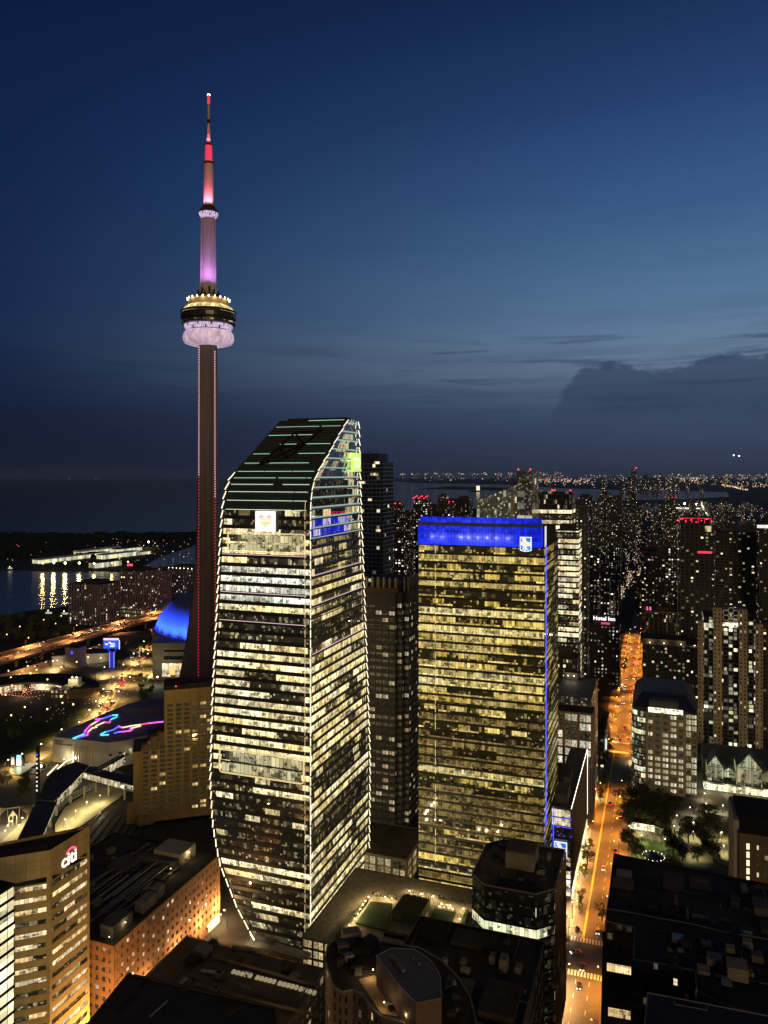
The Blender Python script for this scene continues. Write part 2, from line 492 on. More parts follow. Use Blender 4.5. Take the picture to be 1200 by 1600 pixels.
NC = -31.0                                       # the street's centre line
sheet('street', strip(NC, 8.2, 150, 6500), 0.02, MT['asphalt'])
tag(MB().prism(strip(NC - 11.2, 3.0, 362, 620), 0.0, 0.14).build('pavement', MT['pavement']), kind='structure')
tag(MB().prism(strip(NC - 11.2, 3.0, 640, 1100), 0.0, 0.14).build('pavement', MT['pavement']), kind='structure')
tag(MB().prism(strip(NC + 10.7, 2.5, 180, 620), 0.0, 0.14).build('pavement', MT['pavement']), kind='structure')
tag(MB().prism(strip(NC + 10.7, 2.5, 640, 1100), 0.0, 0.14).build('pavement', MT['pavement']), kind='structure')
tag(MB().prism(strip(NC - 10.2, 2.0, 180, 340), 0.0, 0.14).build('pavement', MT['pavement']), kind='structure')
# the crossing street at the corner, and the one further on
sheet('cross_street', [nw(-120, 342), nw(NC - 8.2, 342), nw(NC - 8.2, 360), nw(-120, 360)], 0.024, MT['asphalt'])
sheet('cross_street', [nw(-300, 622), nw(60, 622), nw(60, 638), nw(-300, 638)], 0.028, MT['asphalt'])
# painted markings
mk = MB()
for w in range(160, 340, 9): mk.face([(*p, 0.034) for p in strip(NC - 2.8, 0.10, w, w + 3)]); mk.face([(*p, 0.034) for p in strip(NC + 2.8, 0.10, w, w + 3)])
for w in range(366, 618, 9): mk.face([(*p, 0.034) for p in strip(NC + 3.4, 0.08, w, w + 3)])
for w in range(642, 1000, 9): mk.face([(*p, 0.034) for p in strip(NC - 2.9, 0.08, w, w + 3)]); mk.face([(*p, 0.034) for p in strip(NC + 2.9, 0.08, w, w + 3)])
tag(mk.build('lane_marking', MT['paint']), kind='structure')
mk = MB(); mk.face([(*p, 0.034) for p in strip(NC - 2.4, 0.16, 365, 617)]); mk.face([(*p, 0.034) for p in strip(NC - 2.9, 0.12, 365, 617)])
tag(mk.build('centre_marking', MT['paint_yellow']), kind='structure')
mk = MB()
for k in range(12):
    n = NC - 7.6 + k * 1.36
    mk.face([(*p, 0.036) for p in strip(n, 0.40, 361.5, 365.2)])
    mk.face([(*p, 0.036) for p in strip(n, 0.40, 336.5, 340.2)])
for k in range(12):
    n = NC - 7.6 + k * 1.36
    mk.face([(*p, 0.036) for p in strip(n, 0.42, 617.5, 621)]); mk.face([(*p, 0.036) for p in strip(n, 0.42, 640, 643.5)])
for k in range(9):
    w = 343.5 + k * 1.8
    mk.face([(*p, 0.036) for p in strip(NC - 10.6, 1.7, w, w + 0.8)])
tag(mk.build('crossing_marking', MT['paint']), kind='structure')

# roads by the old rail lands, traced on the ground
def road(name, pts, mat, z=0.02):
    return sheet(name, [gp(*p) for p in pts], z, mat)


road('boulevard', [(140, 1120), (170, 1120), (196, 1075), (222, 1040), (246, 1010), (250, 1000), (226, 1000), (196, 1030), (168, 1068)], MT['asphalt'])
road('side_road', [(0, 1204), (0, 1222), (60, 1190), (110, 1160), (158, 1122), (150, 1112), (112, 1138), (60, 1170)], MT['asphalt'], 0.026)
road('junction', [(150, 1052), (150, 1064), (200, 1056), (238, 1060), (240, 1046), (205, 1036), (180, 1042)], MT['asphalt'], 0.032)
road('lakeside_road', [(0, 1052), (0, 1068), (70, 1062), (100, 1046), (95, 1036), (40, 1046)], MT['asphalt'], 0.036)
road('plaza', [(0, 1204), (60, 1200), (130, 1190), (190, 1205), (205, 1230), (120, 1240), (60, 1300), (0, 1330), (-30, 1300)], MT['pavement'], 0.018)
road('lawn', [(0, 1120), (60, 1115), (140, 1108), (112, 1136), (60, 1168), (0, 1200)], MT['lawn'], 0.012)
mk = MB()
for t in (0.3, 0.62):
    a, b = gp(143 + 26 * t, 1120), gp(228 + 22 * t, 1003)
    mid = gp(168 + 28 * t, 1071)
    for p, q in ((a, mid), (mid, b)):
        d = Vector((q[0] - p[0], q[1] - p[1])).normalized(); nrm = Vector((-d.y, d.x)) * 0.25
        mk.face([(p[0] - nrm.x, p[1] - nrm.y, 0.05), (p[0] + nrm.x, p[1] + nrm.y, 0.05), (q[0] + nrm.x, q[1] + nrm.y, 0.05), (q[0] - nrm.x, q[1] - nrm.y, 0.05)])
tag(mk.build('lane_marking', MT['paint_yellow']), kind='structure')

# park and square
sheet('park_square', [nw(-18, 398), nw(95, 398), nw(95, 512), nw(60, 540), nw(-18, 480)], 0.016, plain('park_paving', (0.12, 0.115, 0.07), 0.9, var=0.3, scale=0.15))
for lp in ([nw(-16, 402), nw(8, 402), nw(4, 425), nw(-16, 425)], [nw(30, 405), nw(60, 405), nw(58, 440), nw(36, 452)], [nw(-16, 440), nw(12, 445), nw(8, 476), nw(-16, 478)]):
    sheet('park_lawn', lp, 0.022, MT['lawn'])

# ------------------------------------------------------------------ the tall observation tower
def build_tower():
    cx, cyy = at(326, 685)
    rt = thing('observation_tower', 'tall concrete observation tower with a lit pod and red antenna', 'tower', (cx, cyy), 0.0)
    k = 685 / 1200
    Z = lambda py: CAMH - (py - 742) * k
    conc = plain('tower_concrete', (0.145, 0.13, 0.12), 0.85, var=0.3, scale=0.35, stretch=0.04)
    # shaft: a hexagonal core with three tapering legs
    rot0 = R(-98)
    core_r = lambda z: 7.6 + 3.0 * (1 - z / 338)
    def leg_r(z): return 8.6 + 2.6 * (1 - z / 338) + 22.5 * max(0.0, 1 - z / 190) ** 2.2
    zs = [0, 12, 26, 42, 60, 80, 105, 135, 170, 210, 255, 300, 338]
    mb = MB()
    for i in range(len(zs) - 1):
        for kk in range(6):
            a, b = rot0 + kk * math.pi / 3 + math.pi / 6, rot0 + (kk + 1) * math.pi / 3 + math.pi / 6
            r0, r1 = core_r(zs[i]), core_r(zs[i + 1])
            mb.face([(r0 * math.cos(a), r0 * math.sin(a), zs[i]), (r0 * math.cos(b), r0 * math.sin(b), zs[i]), (r1 * math.cos(b), r1 * math.sin(b), zs[i + 1]), (r1 * math.cos(a), r1 * math.sin(a), zs[i + 1])])
    mb.build('shaft', conc, rt)
    for j in range(3):
        a = rot0 + math.pi / 3 + j * 2 * math.pi / 3
        d, t = Vector((math.cos(a), math.sin(a))), Vector((-math.sin(a), math.cos(a)))
        mb = MB(); rings = []
        for z in zs:
            o, hw, hw2 = leg_r(z), 2.6 + 1.0 * (1 - z / 338), 4.4
            rings.append([d * o - t * hw, d * o + t * hw, d * 3 + t * hw2, d * 3 - t * hw2])
        for i in range(len(zs) - 1):
            for q in range(4):
                p0, p1 = rings[i][q], rings[i][(q + 1) % 4]; p3, p2 = rings[i + 1][q], rings[i + 1][(q + 1) % 4]
                mb.face([(*p0, zs[i]), (*p1, zs[i]), (*p2, zs[i + 1]), (*p3, zs[i + 1])])
        mb.build('buttress', conc, rt)
    # strings of lamps up the recesses either side of the front
    pinkish = glow('shaft_lamp_pink', (1.0, 0.48, 0.78), 0.75); reddish = glow('shaft_lamp_red', (0.9, 0.03, 0.08), 0.55)
    rest = MB(); cnt = 0
    lmesh = [MB().octa((0, 0, 0), 0.8).mesh('shaft_lamp', m_) for m_ in (pinkish, reddish)]
    for sgn, off in ((1, 8.6), (-1, -6.4)):
        z = 326.0 if sgn < 0 else 322.0
        while z > 26:
            mi = 0 if z > 214 + (sgn > 0) * -20 else 1
            p = (off * (1.0 - 0.08 * z / 330), -11.0 - 1.0 * (1 - z / 338), z)
            if cnt < 100 and (sgn < 0 or z > 190):
                o = bpy.data.objects.new('shaft_lamp', lmesh[mi]); COL.objects.link(o); o.parent = rt; o.location = p; cnt += 1
            else: rest.octa(p, 0.8, mi)
            z -= 2.15 if mi == 0 else 2.8
    tag(rest.build('shaft_lamp', [pinkish, reddish], rt), kind='stuff')
    # pod
    lil = glow('lilac_glow', (0.86, 0.50, 0.95), 0.62)
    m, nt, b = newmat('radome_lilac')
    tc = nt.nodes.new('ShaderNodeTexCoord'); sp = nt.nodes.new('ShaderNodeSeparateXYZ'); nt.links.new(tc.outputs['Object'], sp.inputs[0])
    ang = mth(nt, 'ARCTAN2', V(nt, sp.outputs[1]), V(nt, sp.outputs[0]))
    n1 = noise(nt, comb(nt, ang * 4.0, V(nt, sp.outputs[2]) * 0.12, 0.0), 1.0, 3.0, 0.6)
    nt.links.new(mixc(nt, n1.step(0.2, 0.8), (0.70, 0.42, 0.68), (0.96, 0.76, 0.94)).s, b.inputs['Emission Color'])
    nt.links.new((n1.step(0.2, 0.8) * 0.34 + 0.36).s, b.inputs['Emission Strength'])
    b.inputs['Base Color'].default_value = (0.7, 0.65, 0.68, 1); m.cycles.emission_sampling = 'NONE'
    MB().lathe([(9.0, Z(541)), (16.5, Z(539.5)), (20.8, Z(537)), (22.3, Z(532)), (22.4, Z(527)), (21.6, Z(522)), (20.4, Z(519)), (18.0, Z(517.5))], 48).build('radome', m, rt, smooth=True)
    m2, nt, b = newmat('pod_window_lilac')
    uvn = nt.nodes.new('ShaderNodeUVMap'); sp = nt.nodes.new('ShaderNodeSeparateXYZ'); nt.links.new(uvn.outputs[0], sp.inputs[0])
    u = V(nt, sp.outputs[0])
    big = (u / 11.6).fract(); sm = (u / 1.6).fract()
    nt.links.new(((big > 0.10) * ((sm > 0.3) * 0.55 + 0.35) * (0.6 + 0.5 * white(nt, (u / 1.6).floor(), 2.0))).s, b.inputs['Emission Strength'])
    b.inputs['Emission Color'].default_value = (0.93, 0.68, 1.0, 1); b.inputs['Base Color'].default_value = (0.1, 0.1, 0.12, 1); m2.cycles.emission_sampling = 'NONE'
    MB().lathe([(19.4, Z(517)), (20.8, Z(513)), (21.4, Z(509.5))], 48).build('window_ring', m2, rt)
    darkpod = plain('pod_dark', (0.03, 0.028, 0.03), 0.25, var=0.4, scale=0.2)
    MB().lathe([(20.8, Z(509.5)), (23.4, Z(508)), (23.8, Z(503)), (23.0, Z(502.5)), (23.2, Z(501)), (24.2, Z(499)), (24.4, Z(493)), (23.8, Z(491)), (20.0, Z(490))], 48).build('pod_deck', darkpod, rt)
    MB().lathe([(23.95, Z(506)), (24.05, Z(504.5))], 48).build('deck_window', office('deck_glass', 6, 2.6, 0.25, WARM, CREAM, 0.7, zone=5), rt)
    gold = office('pod_gold', 40, 4.0, 1.5, (1.0, 0.72, 0.25), (1.0, 0.80, 0.40), 0.75, zone=3, blind=0.9)
    MB().lathe([(23.2, Z(490.5)), (22.4, Z(486)), (20.5, Z(481.5)), (17.5, Z(479)), (17.0, Z(478))], 48).build('upper_deck', gold, rt, smooth=True)
    rim = MB()
    rim.lathe([(24.3, Z(491)), (24.6, Z(488)), (24.3, Z(488))], 48); rim.build('deck_rim', MT['dark_metal'], rt)
    m3 = plain('pod_crown', (0.5, 0.38, 0.2), 0.7, var=0.2)
    MB().lathe([(17.4, Z(478.5)), (17.9, Z(470)), (17.2, Z(469)), (9, Z(468.5))], 48).build('pod_crown', m3, rt)
    for kk in range(22):
        a = 2 * math.pi * (kk + 0.3) / 22
        lx, ly = 18.4 * math.cos(a), 18.4 * math.sin(a)
        MB().tube((lx, ly, Z(470)), (lx, ly, Z(467.5)), 0.5, n=6).build('crown_light', MT['lamp_warm'], rt)
        if ly < 0 and kk % 2 == 0: lamp('crown_glow', 'POINT', 420, (1, 0.75, 0.35), (lx * 1.1, ly * 1.1, Z(471)), rt, 0.5)
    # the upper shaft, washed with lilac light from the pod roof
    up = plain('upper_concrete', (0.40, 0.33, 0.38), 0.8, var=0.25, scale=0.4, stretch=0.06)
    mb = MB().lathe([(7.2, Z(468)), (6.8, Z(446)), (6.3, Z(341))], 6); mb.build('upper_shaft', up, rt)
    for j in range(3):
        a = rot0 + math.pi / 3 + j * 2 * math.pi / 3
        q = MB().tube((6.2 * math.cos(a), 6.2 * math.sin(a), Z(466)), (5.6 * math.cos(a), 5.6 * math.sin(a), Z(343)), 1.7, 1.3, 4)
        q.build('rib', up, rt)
    eq = MB()
    for a in range(0, 360, 24):
        rr = 8.2 + 1.2 * ((a * 7) % 5) / 5; h = 4 + (a * 13 % 7)
        x, y = rr * math.cos(R(a)), rr * math.sin(R(a)); eq.box(x - 0.9, x + 0.9, y - 0.9, y + 0.9, Z(468), Z(468) + h)
    eq.build('antenna_equipment', MT['dark_metal'], rt)
    for a in (-150, -118, -86, -54, -22):
        lamp('uplight', 'SPOT', 60000, (0.72, 0.34, 0.95), (16.5 * math.cos(R(a)), 16.5 * math.sin(R(a)), Z(466)), rt, 0.4, aim=(-11.5 * math.cos(R(a)), -11.5 * math.sin(R(a)), 40), cone=50, blend=0.9)
    # sky pod
    MB().lathe([(6.3, Z(342)), (7.0, Z(340)), (8.3, Z(337)), (8.6, Z(333.5))], 32).build('sky_pod', m2, rt)
    MB().lathe([(8.6, Z(333.5)), (8.9, Z(332)), (7.8, Z(329)), (5.8, Z(325)), (5.0, Z(322))], 32).build('sky_pod_roof', MT['dark_metal'], rt)
    # antenna
    mast = plain('mast_skin', (0.55, 0.42, 0.42), 0.5, var=0.06, scale=0.1)
    def seg(name, y0, y1, r0, r1, mat, n=16): MB().tube((0, 0, Z(y0)), (0, 0, Z(y1)), r0, r1, n).build(name, mat, rt)
    def redwash(name, y0, y1, e0, e1, c=(1.0, 0.10, 0.16)):
        m, nt, b = newmat(name)
        tc = nt.nodes.new('ShaderNodeTexCoord'); sp = nt.nodes.new('ShaderNodeSeparateXYZ'); nt.links.new(tc.outputs['Object'], sp.inputs[0])
        t = V(nt, sp.outputs[2]).step(Z(y0), Z(y1))
        nt.links.new((e0 + t * (e1 - e0)).s, b.inputs['Emission Strength'])
        b.inputs['Emission Color'].default_value = (*c, 1); b.inputs['Base Color'].default_value = (0.55, 0.42, 0.42, 1); m.cycles.emission_sampling = 'NONE'
        return m
    seg('antenna_drum', 324, 257, 4.5, 4.3, mast)
    seg('antenna_collar', 257, 253.5, 4.6, 4.3, MT['dark_metal'])
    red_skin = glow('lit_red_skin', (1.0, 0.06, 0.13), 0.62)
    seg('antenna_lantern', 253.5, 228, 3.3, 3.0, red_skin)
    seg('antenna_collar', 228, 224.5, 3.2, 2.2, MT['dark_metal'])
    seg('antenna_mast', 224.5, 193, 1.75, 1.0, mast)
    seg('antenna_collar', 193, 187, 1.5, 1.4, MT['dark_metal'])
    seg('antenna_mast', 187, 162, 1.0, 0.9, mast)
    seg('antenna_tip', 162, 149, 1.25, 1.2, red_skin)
    seg('beacon', 149, 147, 1.4, 1.0, MT['lamp_white'], 8)
    for a in (-130, -90, -50):
        lamp('red_uplight', 'SPOT', 60000, (1.0, 0.20, 0.34), (7.4 * math.cos(R(a)), 7.4 * math.sin(R(a)), Z(327)), rt, 0.3, aim=(-3.2 * math.cos(R(a)), -3.2 * math.sin(R(a)), 26), cone=60, blend=0.9)
        lamp('red_uplight', 'SPOT', 9000, (1.0, 0.14, 0.24), (3.3 * math.cos(R(a)), 3.3 * math.sin(R(a)), Z(225)), rt, 0.2, aim=(-1.9 * math.cos(R(a)), -1.9 * math.sin(R(a)), 9), cone=60, blend=0.9)
    return rt


build_tower()


def text_mesh(name, txt, size, mat, parent, loc, rot, extrude=0.08, align='CENTER'):
    cu = bpy.data.curves.new(name, 'FONT'); cu.body = txt; cu.size = size; cu.extrude = extrude; cu.align_x = align; cu.offset = 0.012 * size
    cu.resolution_u = 3
    tmp = bpy.data.objects.new('tmp', cu); COL.objects.link(tmp)
    dg = bpy.context.evaluated_depsgraph_get(); me = bpy.data.meshes.new_from_object(tmp.evaluated_get(dg))
    bpy.data.objects.remove(tmp); bpy.data.curves.remove(cu)
    me.materials.clear(); me.materials.append(mat); me.name = name
    o = bpy.data.objects.new(name, me); COL.objects.link(o)
    o.parent = parent; o.location = loc; o.rotation_euler = rot
    return o


FRONT = (R(90), 0, 0)             # lettering on a wall that faces -y
SIDE = (R(90), 0, R(90))          # lettering on a wall that faces +x


def interp(tab, z):
    if z <= tab[0][0]: return tab[0][1]
    for (a, x), (b, y) in zip(tab, tab[1:]):
        if z <= b: return x + (y - x) * (z - a) / (b - a)
    return tab[-1][1]


# ------------------------------------------------------------------ the glass tower with the sail-shaped top
def build_sail_tower():
    P = at(485, 343.3)
    rt = thing('office_tower', 'curved glass office tower with lit edges and a sloping dark top', 'skyscraper', P)
    E = [(0, 27.5), (13, 36.5), (32, 46), (49.6, 49.8), (70, 51.2), (106, 50.2), (152, 47.6), (182, 46), (203, 44.3), (217, 43), (242, 38.3)]
    D = [(0, 0), (200, 0), (206, 1.2), (211.7, 4.1), (217.5, 10.3), (223.6, 19.5), (231, 28.9), (242, 44.3)]
    W = [(0, 72), (60, 74), (106, 70), (150, 65.5), (200, 60.5), (242, 57.5)]
    pf = lambda z: [(-interp(E, z), interp(D, z)), (0, interp(D, z)), (0, interp(W, z)), (-interp(E, z), interp(W, z))]
    FH = 4.4
    c1, c2 = (1.0, 0.76, 0.30), (1.0, 0.88, 0.52)
    gl = office('sail_glass', FH, 1.5, 0.92, c1, c2, 1.12, zone=17, blind=0.16, dim=0.10, seed=1, rough=0.03, base=(0.02, 0.02, 0.02), spec=1.0, ior=1.9)
    gl_w = office('sail_glass_white', FH, 1.5, 1.4, (0.93, 0.97, 0.78), (1.0, 0.95, 0.72), 0.85, zone=20, blind=0.12, seed=2, rough=0.04)
    gl_d = office('sail_glass_dark', FH, 1.5, 0.10, c1, c2, 0.8, zone=8, dim=0.07, seed=3, rough=0.03, spec=1.0, ior=2.0)
    gl_n = office('sail_glass_north', FH, 1.5, 0.80, c1, c2, 0.95, zone=12, blind=0.2, dim=0.14, seed=4, rough=0.025, base=(0.02, 0.02, 0.02), spec=1.0, ior=2.3)
    gl_u = office('sail_glass_upper', FH, 1.5, 0.45, c1, c2, 0.5, zone=9, dim=0.06, seed=5, rough=0.02, spec=1.0, ior=4.0)
    spand = plain('sail_spandrel', (0.03, 0.03, 0.034), 0.35, var=0.3, scale=0.3)
    nf = int(200 / FH)
    def band(z0, z1, edges, mat, name, inset=0.45, proud=0.0):
        mb = MB(); A, B = offset(pf(z0), inset), offset(pf(z1), inset)
        for e in edges:
            p, q, q1, p1 = A[e], A[(e + 1) % 4], B[(e + 1) % 4], B[e]
            L = math.dist(p, q); u0 = e * 211.0
            mb.face([(*p, z0), (*q, z0), (*q1, z1), (*p1, z1)], 0, [(u0, z0), (u0 + L, z0), (u0 + L, z1), (u0, z1)])
        return mb.build(name, mat, rt)
    def slab(z0, z1, mb, edges=(0, 1, 2, 3), inset=0.5):
        A, B = pf(z0), pf(z1); Ai, Bi = offset(A, inset), offset(B, inset)
        for e in edges:
            j = (e + 1) % 4
            mb.face([(*A[e], z0), (*A[j], z0), (*B[j], z1), (*B[e], z1)])
            mb.face([(*B[e], z1), (*B[j], z1), (*Bi[j], z1), (*Bi[e], z1)])
            mb.face([(*A[j], z0), (*A[e], z0), (*Ai[e], z0), (*Ai[j], z0)])
    dark_rows = {0, 1, 2, 4, 5, 9, 10, 11, 12, 13, 14, 16, 32, 33, 43, 44}
    white_rows = {35, 36, 37, 38}
    for i in range(nf):
        z0, z1 = i * FH, (i + 1) * FH
        mat = gl_d if i in dark_rows else gl_w if i in white_rows else gl
        band(z0 + 1.7, z1, (0, 3), mat, 'window_band')
        nd = i in (0, 5, 10, 11, 12, 15, 16, 17, 31, 32)
        band(z0 + 1.35, z1, (1, 2), gl_d if nd else gl_u if i > 36 else gl_n, 'window_band')
    mb = MB()
    for i in range(nf): slab(i * FH, i * FH + 1.7, mb, (0, 3)); slab(i * FH, i * FH + 1.35, mb, (1, 2), 0.55)
    mb.build('cladding', spand, rt)
    # the top: lit floors to the north, a louvred slope to the east
    zt = nf * FH
    top_g = office('sail_top_glass', 4.6, 1.5, 0.25, c1, c2, 0.5, zone=7, dim=0.05, seed=6, spec=1.0, ior=3.6, rough=0.02)
    zs = [zt + 4.7 * k for k in range(10)]; zs = [z for z in zs if z < 240] + [242.0]
    lou = MB(); slopes = []
    for a, b in zip(zs, zs[1:]):
        band(a + 0.8, b, (1, 2, 3), top_g, 'window_band')
    mb = MB()
    for a, b in zip(zs, zs[1:]): slab(a, a + 0.8, mb, (1, 2, 3), 1.0)
    mb.build('crown_cladding', plain('crown_slab', (0.20, 0.23, 0.25), 0.4, var=0.2), rt)
    sl = MB(); n = 46
    for k in range(n):
        a, b = zt + (242 - zt) * k / n, zt + (242 - zt) * (k + 1) / n
        A, B = pf(a), pf(b)
        sl.face([(*A[0], a), (*A[1], a), (*B[1], b), (*B[0], b)])
        if k > 15 and k % 1 == 0:   # louvre blades
            y, e = A[0][1], A[0][0]
            sl.box(e + 0.4, -0.4, y - 0.35, y + 0.1, a, a + 0.12, 1)
    sl.build('sloped_roof', [plain('slope_glass', (0.034, 0.044, 0.045), 0.25, var=0.3, scale=0.05, spec=0.6), plain('louvre', (0.16, 0.175, 0.17), 0.6)], rt)
    A = pf(242); cap = MB(); cap.face([(*p, 242) for p in A]); cap.box(A[0][0] + 3, -3, A[0][1] + 3, A[2][1] - 3, 241, 243.2); cap.build('roof', MT['roof_dark'], rt)
    # thin lines of greenish light across the slope
    random.seed(5)
    green = glow('green_line', (0.50, 0.95, 0.66), 0.95); ivory = glow('ivory_line', (0.85, 1.0, 0.72), 1.1)
    for k, z in enumerate([198.0, 202.2, 206.2, 209.6, 212.6, 215.6, 219.6, 224.2, 229.0, 233.8, 238.3, 241.6]):
        e, y = interp(E, z), interp(D, z)
        mb = MB(); x = -e + 1.5
        while x < -2.5:
            L = random.choice([14, 22, 34]) if k < 7 else random.choice([9, 15, 24])
            if random.random() < (0.95 if k < 7 else 0.75): mb.box(x, min(-1.8, x + L), y - 0.5, y - 0.3, z - 0.03, z + 0.14)
            x += L + random.choice([0.5, 1.5, 5])
        mb.build('lit_edging', ivory if k < 4 else green, rt)
    # slab-edge lines: pale on the upper north floors, pinkish on a few floors below
    pale = glow('slab_line', (0.50, 0.78, 0.74), 0.42); pink = glow('slab_line_pink', (1.0, 0.72, 0.82), 0.9)
    for k in range(22):
        z = 240 - k * 4.55; mb = MB(); y0, y1 = interp(D, z) + 1.2, interp(W, z) - 0.6
        if y1 - y0 > 3: mb.box(0.02, 0.3, y0, y1, z - 0.15, z + (0.5 if k < 12 else 0.3)); mb.build('lit_edging', pale if k < 13 else spand, rt)
    for f, e0 in ((40, 0), (38, 1), (36, 0), (35, 1), (33, 0), (30, 1)):
        z = f * FH + 1.15; e = interp(E, z)
        mb = MB(); mb.box(-e + 1, -2.0, -0.2, -0.02, z, z + 0.2) if not e0 else mb.box(0.02, 0.2, 2, interp(W, z) - 1, z, z + 0.2)
        mb.build('lit_edging', pink, rt)
    # the window-cleaning crane folded on the slope
    fr = MB()
    def on(x, z): return Vector((x, interp(D, z) - 1.6, z))
    pts = [on(-32, 219), on(-19, 222), on(-10, 236), on(-24, 235), on(-27, 227), on(-15, 229)]
    for a, b in ((0, 1), (1, 2), (2, 3), (3, 0), (0, 4), (4, 3), (4, 5), (5, 2), (1, 5), (0, 5), (4, 1), (3, 5)): fr.tube(pts[a], pts[b], 0.42, n=5)
    for a in range(4): fr.tube(pts[a], pts[a] + Vector((0, 3, 0)), 0.3, n=5)
    fr.build('roof_crane', MT['black'], rt)
    # corner lines of light, one segment a floor
    def edge_line(corner, ex, ey, r, lean, name, zmax=240, mat=MT['cream_edge'], z0=0.0):
        mb = MB(); z = z0
        while z < zmax:
            a, b = pf(z)[corner], pf(min(242, z + FH))[corner]
            mb.tube((a[0] + ex + lean, a[1] + ey, z + 0.35), (b[0] + ex - lean * 0.4, b[1] + ey, z + FH - 0.45), r, n=5)
            z += FH
        mb.build(name, mat, rt)
    edge_line(1, 0.15, -0.15, 0.21, 0.0, 'lit_edge', 238)
    edge_line(0, -0.3, -0.3, 0.28, -0.5, 'lit_edge', 214)
    edge_line(2, 0.25, 0.2, 0.24, 0.5, 'lit_edge', 240)
    thin = glow('thin_edge', (1.0, 0.80, 0.48), 0.7)
    edge_line(1, -2.6, -0.2, 0.10, 0.0, 'lit_edge', 200, thin)
    # framed balcony bays across the east face
    fr_m = glow('bay_frame_lit', (1.0, 0.82, 0.42), 0.62)
    for z0, z1, x0, x1 in ((178.5, 187.2, -42.0, -2.6), (75.5, 86.5, -46.5, -3.2)):
        mb = MB(); t = 0.28; rr = 1.3
        mb.box(x0 + rr, x1 - rr, -0.75, -0.15, z0 - t, z0 + t); mb.box(x0 + rr, x1 - rr, -0.75, -0.15, z1 - t, z1 + t)
        mb.box(x0 - t, x0 + t, -0.75, -0.15, z0 + rr, z1 - rr); mb.box(x1 - t, x1 + t, -0.75, -0.15, z0 + rr, z1 - rr)
        for sx, cx in ((1, x0 + rr), (-1, x1 - rr)):
            for sz, cz in ((1, z0 + rr), (-1, z1 - rr)):
                pr = None
                for q in range(5):
                    a = q / 4 * math.pi / 2; p = Vector((cx - sx * rr * math.cos(a), -0.45, cz - sz * rr * math.sin(a)))
                    if pr is not None: mb.tube(pr, p, t, n=6)
                    pr = p
        mb.build('balcony_frame', fr_m, rt)
        g = MB(); L = x1 - x0 - 2
        for k in range(2):
            za = z0 + 0.6 + k * (z1 - z0 - 0.4) / 2; zb = za + (z1 - z0) / 2 - 1.1
            g.face([(x0 + 1, -0.3, za), (x1 - 1, -0.3, za), (x1 - 1, -0.3, zb), (x0 + 1, -0.3, zb)], 0, [(0, 300 + k * FH), (L, 300 + k * FH), (L, 303.8 + k * FH), (0, 303.8 + k * FH)])
        g.build('bay_window', office('bay_glass%d' % int(z0), FH, 2.0, 1.2, (0.95, 0.82, 0.42), (0.95, 0.86, 0.5), 0.6, zone=12, blind=0.35, seed=8), rt)
    # heart sign
    zc, h = zof(816, 343.3), 9.3; x0, x1 = (395 - 485) / 1200 * 355, (428.5 - 485) / 1200 * 349
    x0, x1 = -27.2, -17.0
    sg = MB().box(x0, x1, -1.2, -0.1, zc - h / 2, zc + h / 2).build('heart_sign', glow('sign_white', (1, 1, 0.98), 1.05), rt)
    cxm, s = (x0 + x1) / 2, 4.0
    pts = []
    for k in range(48):
        t = 2 * math.pi * k / 48
        pts.append((cxm + s * 0.0625 * 16 * math.sin(t) ** 3, zc + 0.25 + s * 0.0625 * (13 * math.cos(t) - 5 * math.cos(2 * t) - 2 * math.cos(3 * t) - math.cos(4 * t))))
    def hw(z):
        xs = []
        for (xa, za), (xb, zb) in zip(pts, pts[1:] + pts[:1]):
            if (za - z) * (zb - z) < 0: xs.append(xa + (xb - xa) * (z - za) / (zb - za))
        return sorted(xs)
    zmin, zmax = min(p[1] for p in pts), max(p[1] for p in pts)
    ol = MB()
    for (xa, za), (xb, zb) in zip(pts, pts[1:] + pts[:1]): ol.tube((xa, -1.26, za), (xb, -1.26, zb), 0.10, n=4)
    ol.build('heart_outline_print', glow('heart_line', (0.85, 0.82, 0.52), 0.8), sg)
    cols = [(0.93, 0.50, 0.50), (1.0, 0.80, 0.66), (1.0, 0.93, 0.72), (0.99, 0.78, 0.22), (0.72, 0.90, 0.70), (0.20, 0.35, 0.65)]
    stripe = MB(); ms = []
    for k, c in enumerate(cols):
        zb_, za_ = zmax - 0.4 - (k + 1) * (zmax - zmin - 0.9) / 6, zmax - 0.4 - k * (zmax - zmin - 0.9) / 6
        ms.append(glow('heart_stripe', c, 0.92))
        N = 5
        for q in range(N):
            z0_, z1_ = zb_ + (za_ - zb_) * q / N, zb_ + (za_ - zb_) * (q + 1) / N
            xs = hw((z0_ + z1_) / 2)
            for a, b in zip(xs[::2], xs[1::2]):
                if b - a > 1.3: stripe.box(a + 0.55, b - 0.55, -1.25, -1.21, z0_, z1_, k)
    stripe.build('heart_stripe_print', ms, sg)
    MB().box(x1 + 0.1, x1 + 1.3, -0.9, -0.1, zc - h / 2, zc + h / 2).build('sign_side', MT['steel'], rt)
    # green bank sign high on the north face
    zc, h = zof(722.5, 395), 9.6; y1 = interp(W, zc) - 0.6; y0 = y1 - 10.5
    g2 = MB().box(0.1, 1.2, y0, y1, zc - h / 2, zc + h / 2).build('bank_sign', glow('sign_green', (0.62, 0.92, 0.22), 0.95), rt)
    text_mesh('letter', 'TD', 6.8, glow('sign_letter', (1, 1, 0.95), 1.1), g2, (1.25, (y0 + y1) / 2, zc - 2.5), SIDE, 0.1)
    gm = glow('green_frame', (0.55, 0.9, 0.25), 0.6)
    fr2 = MB()
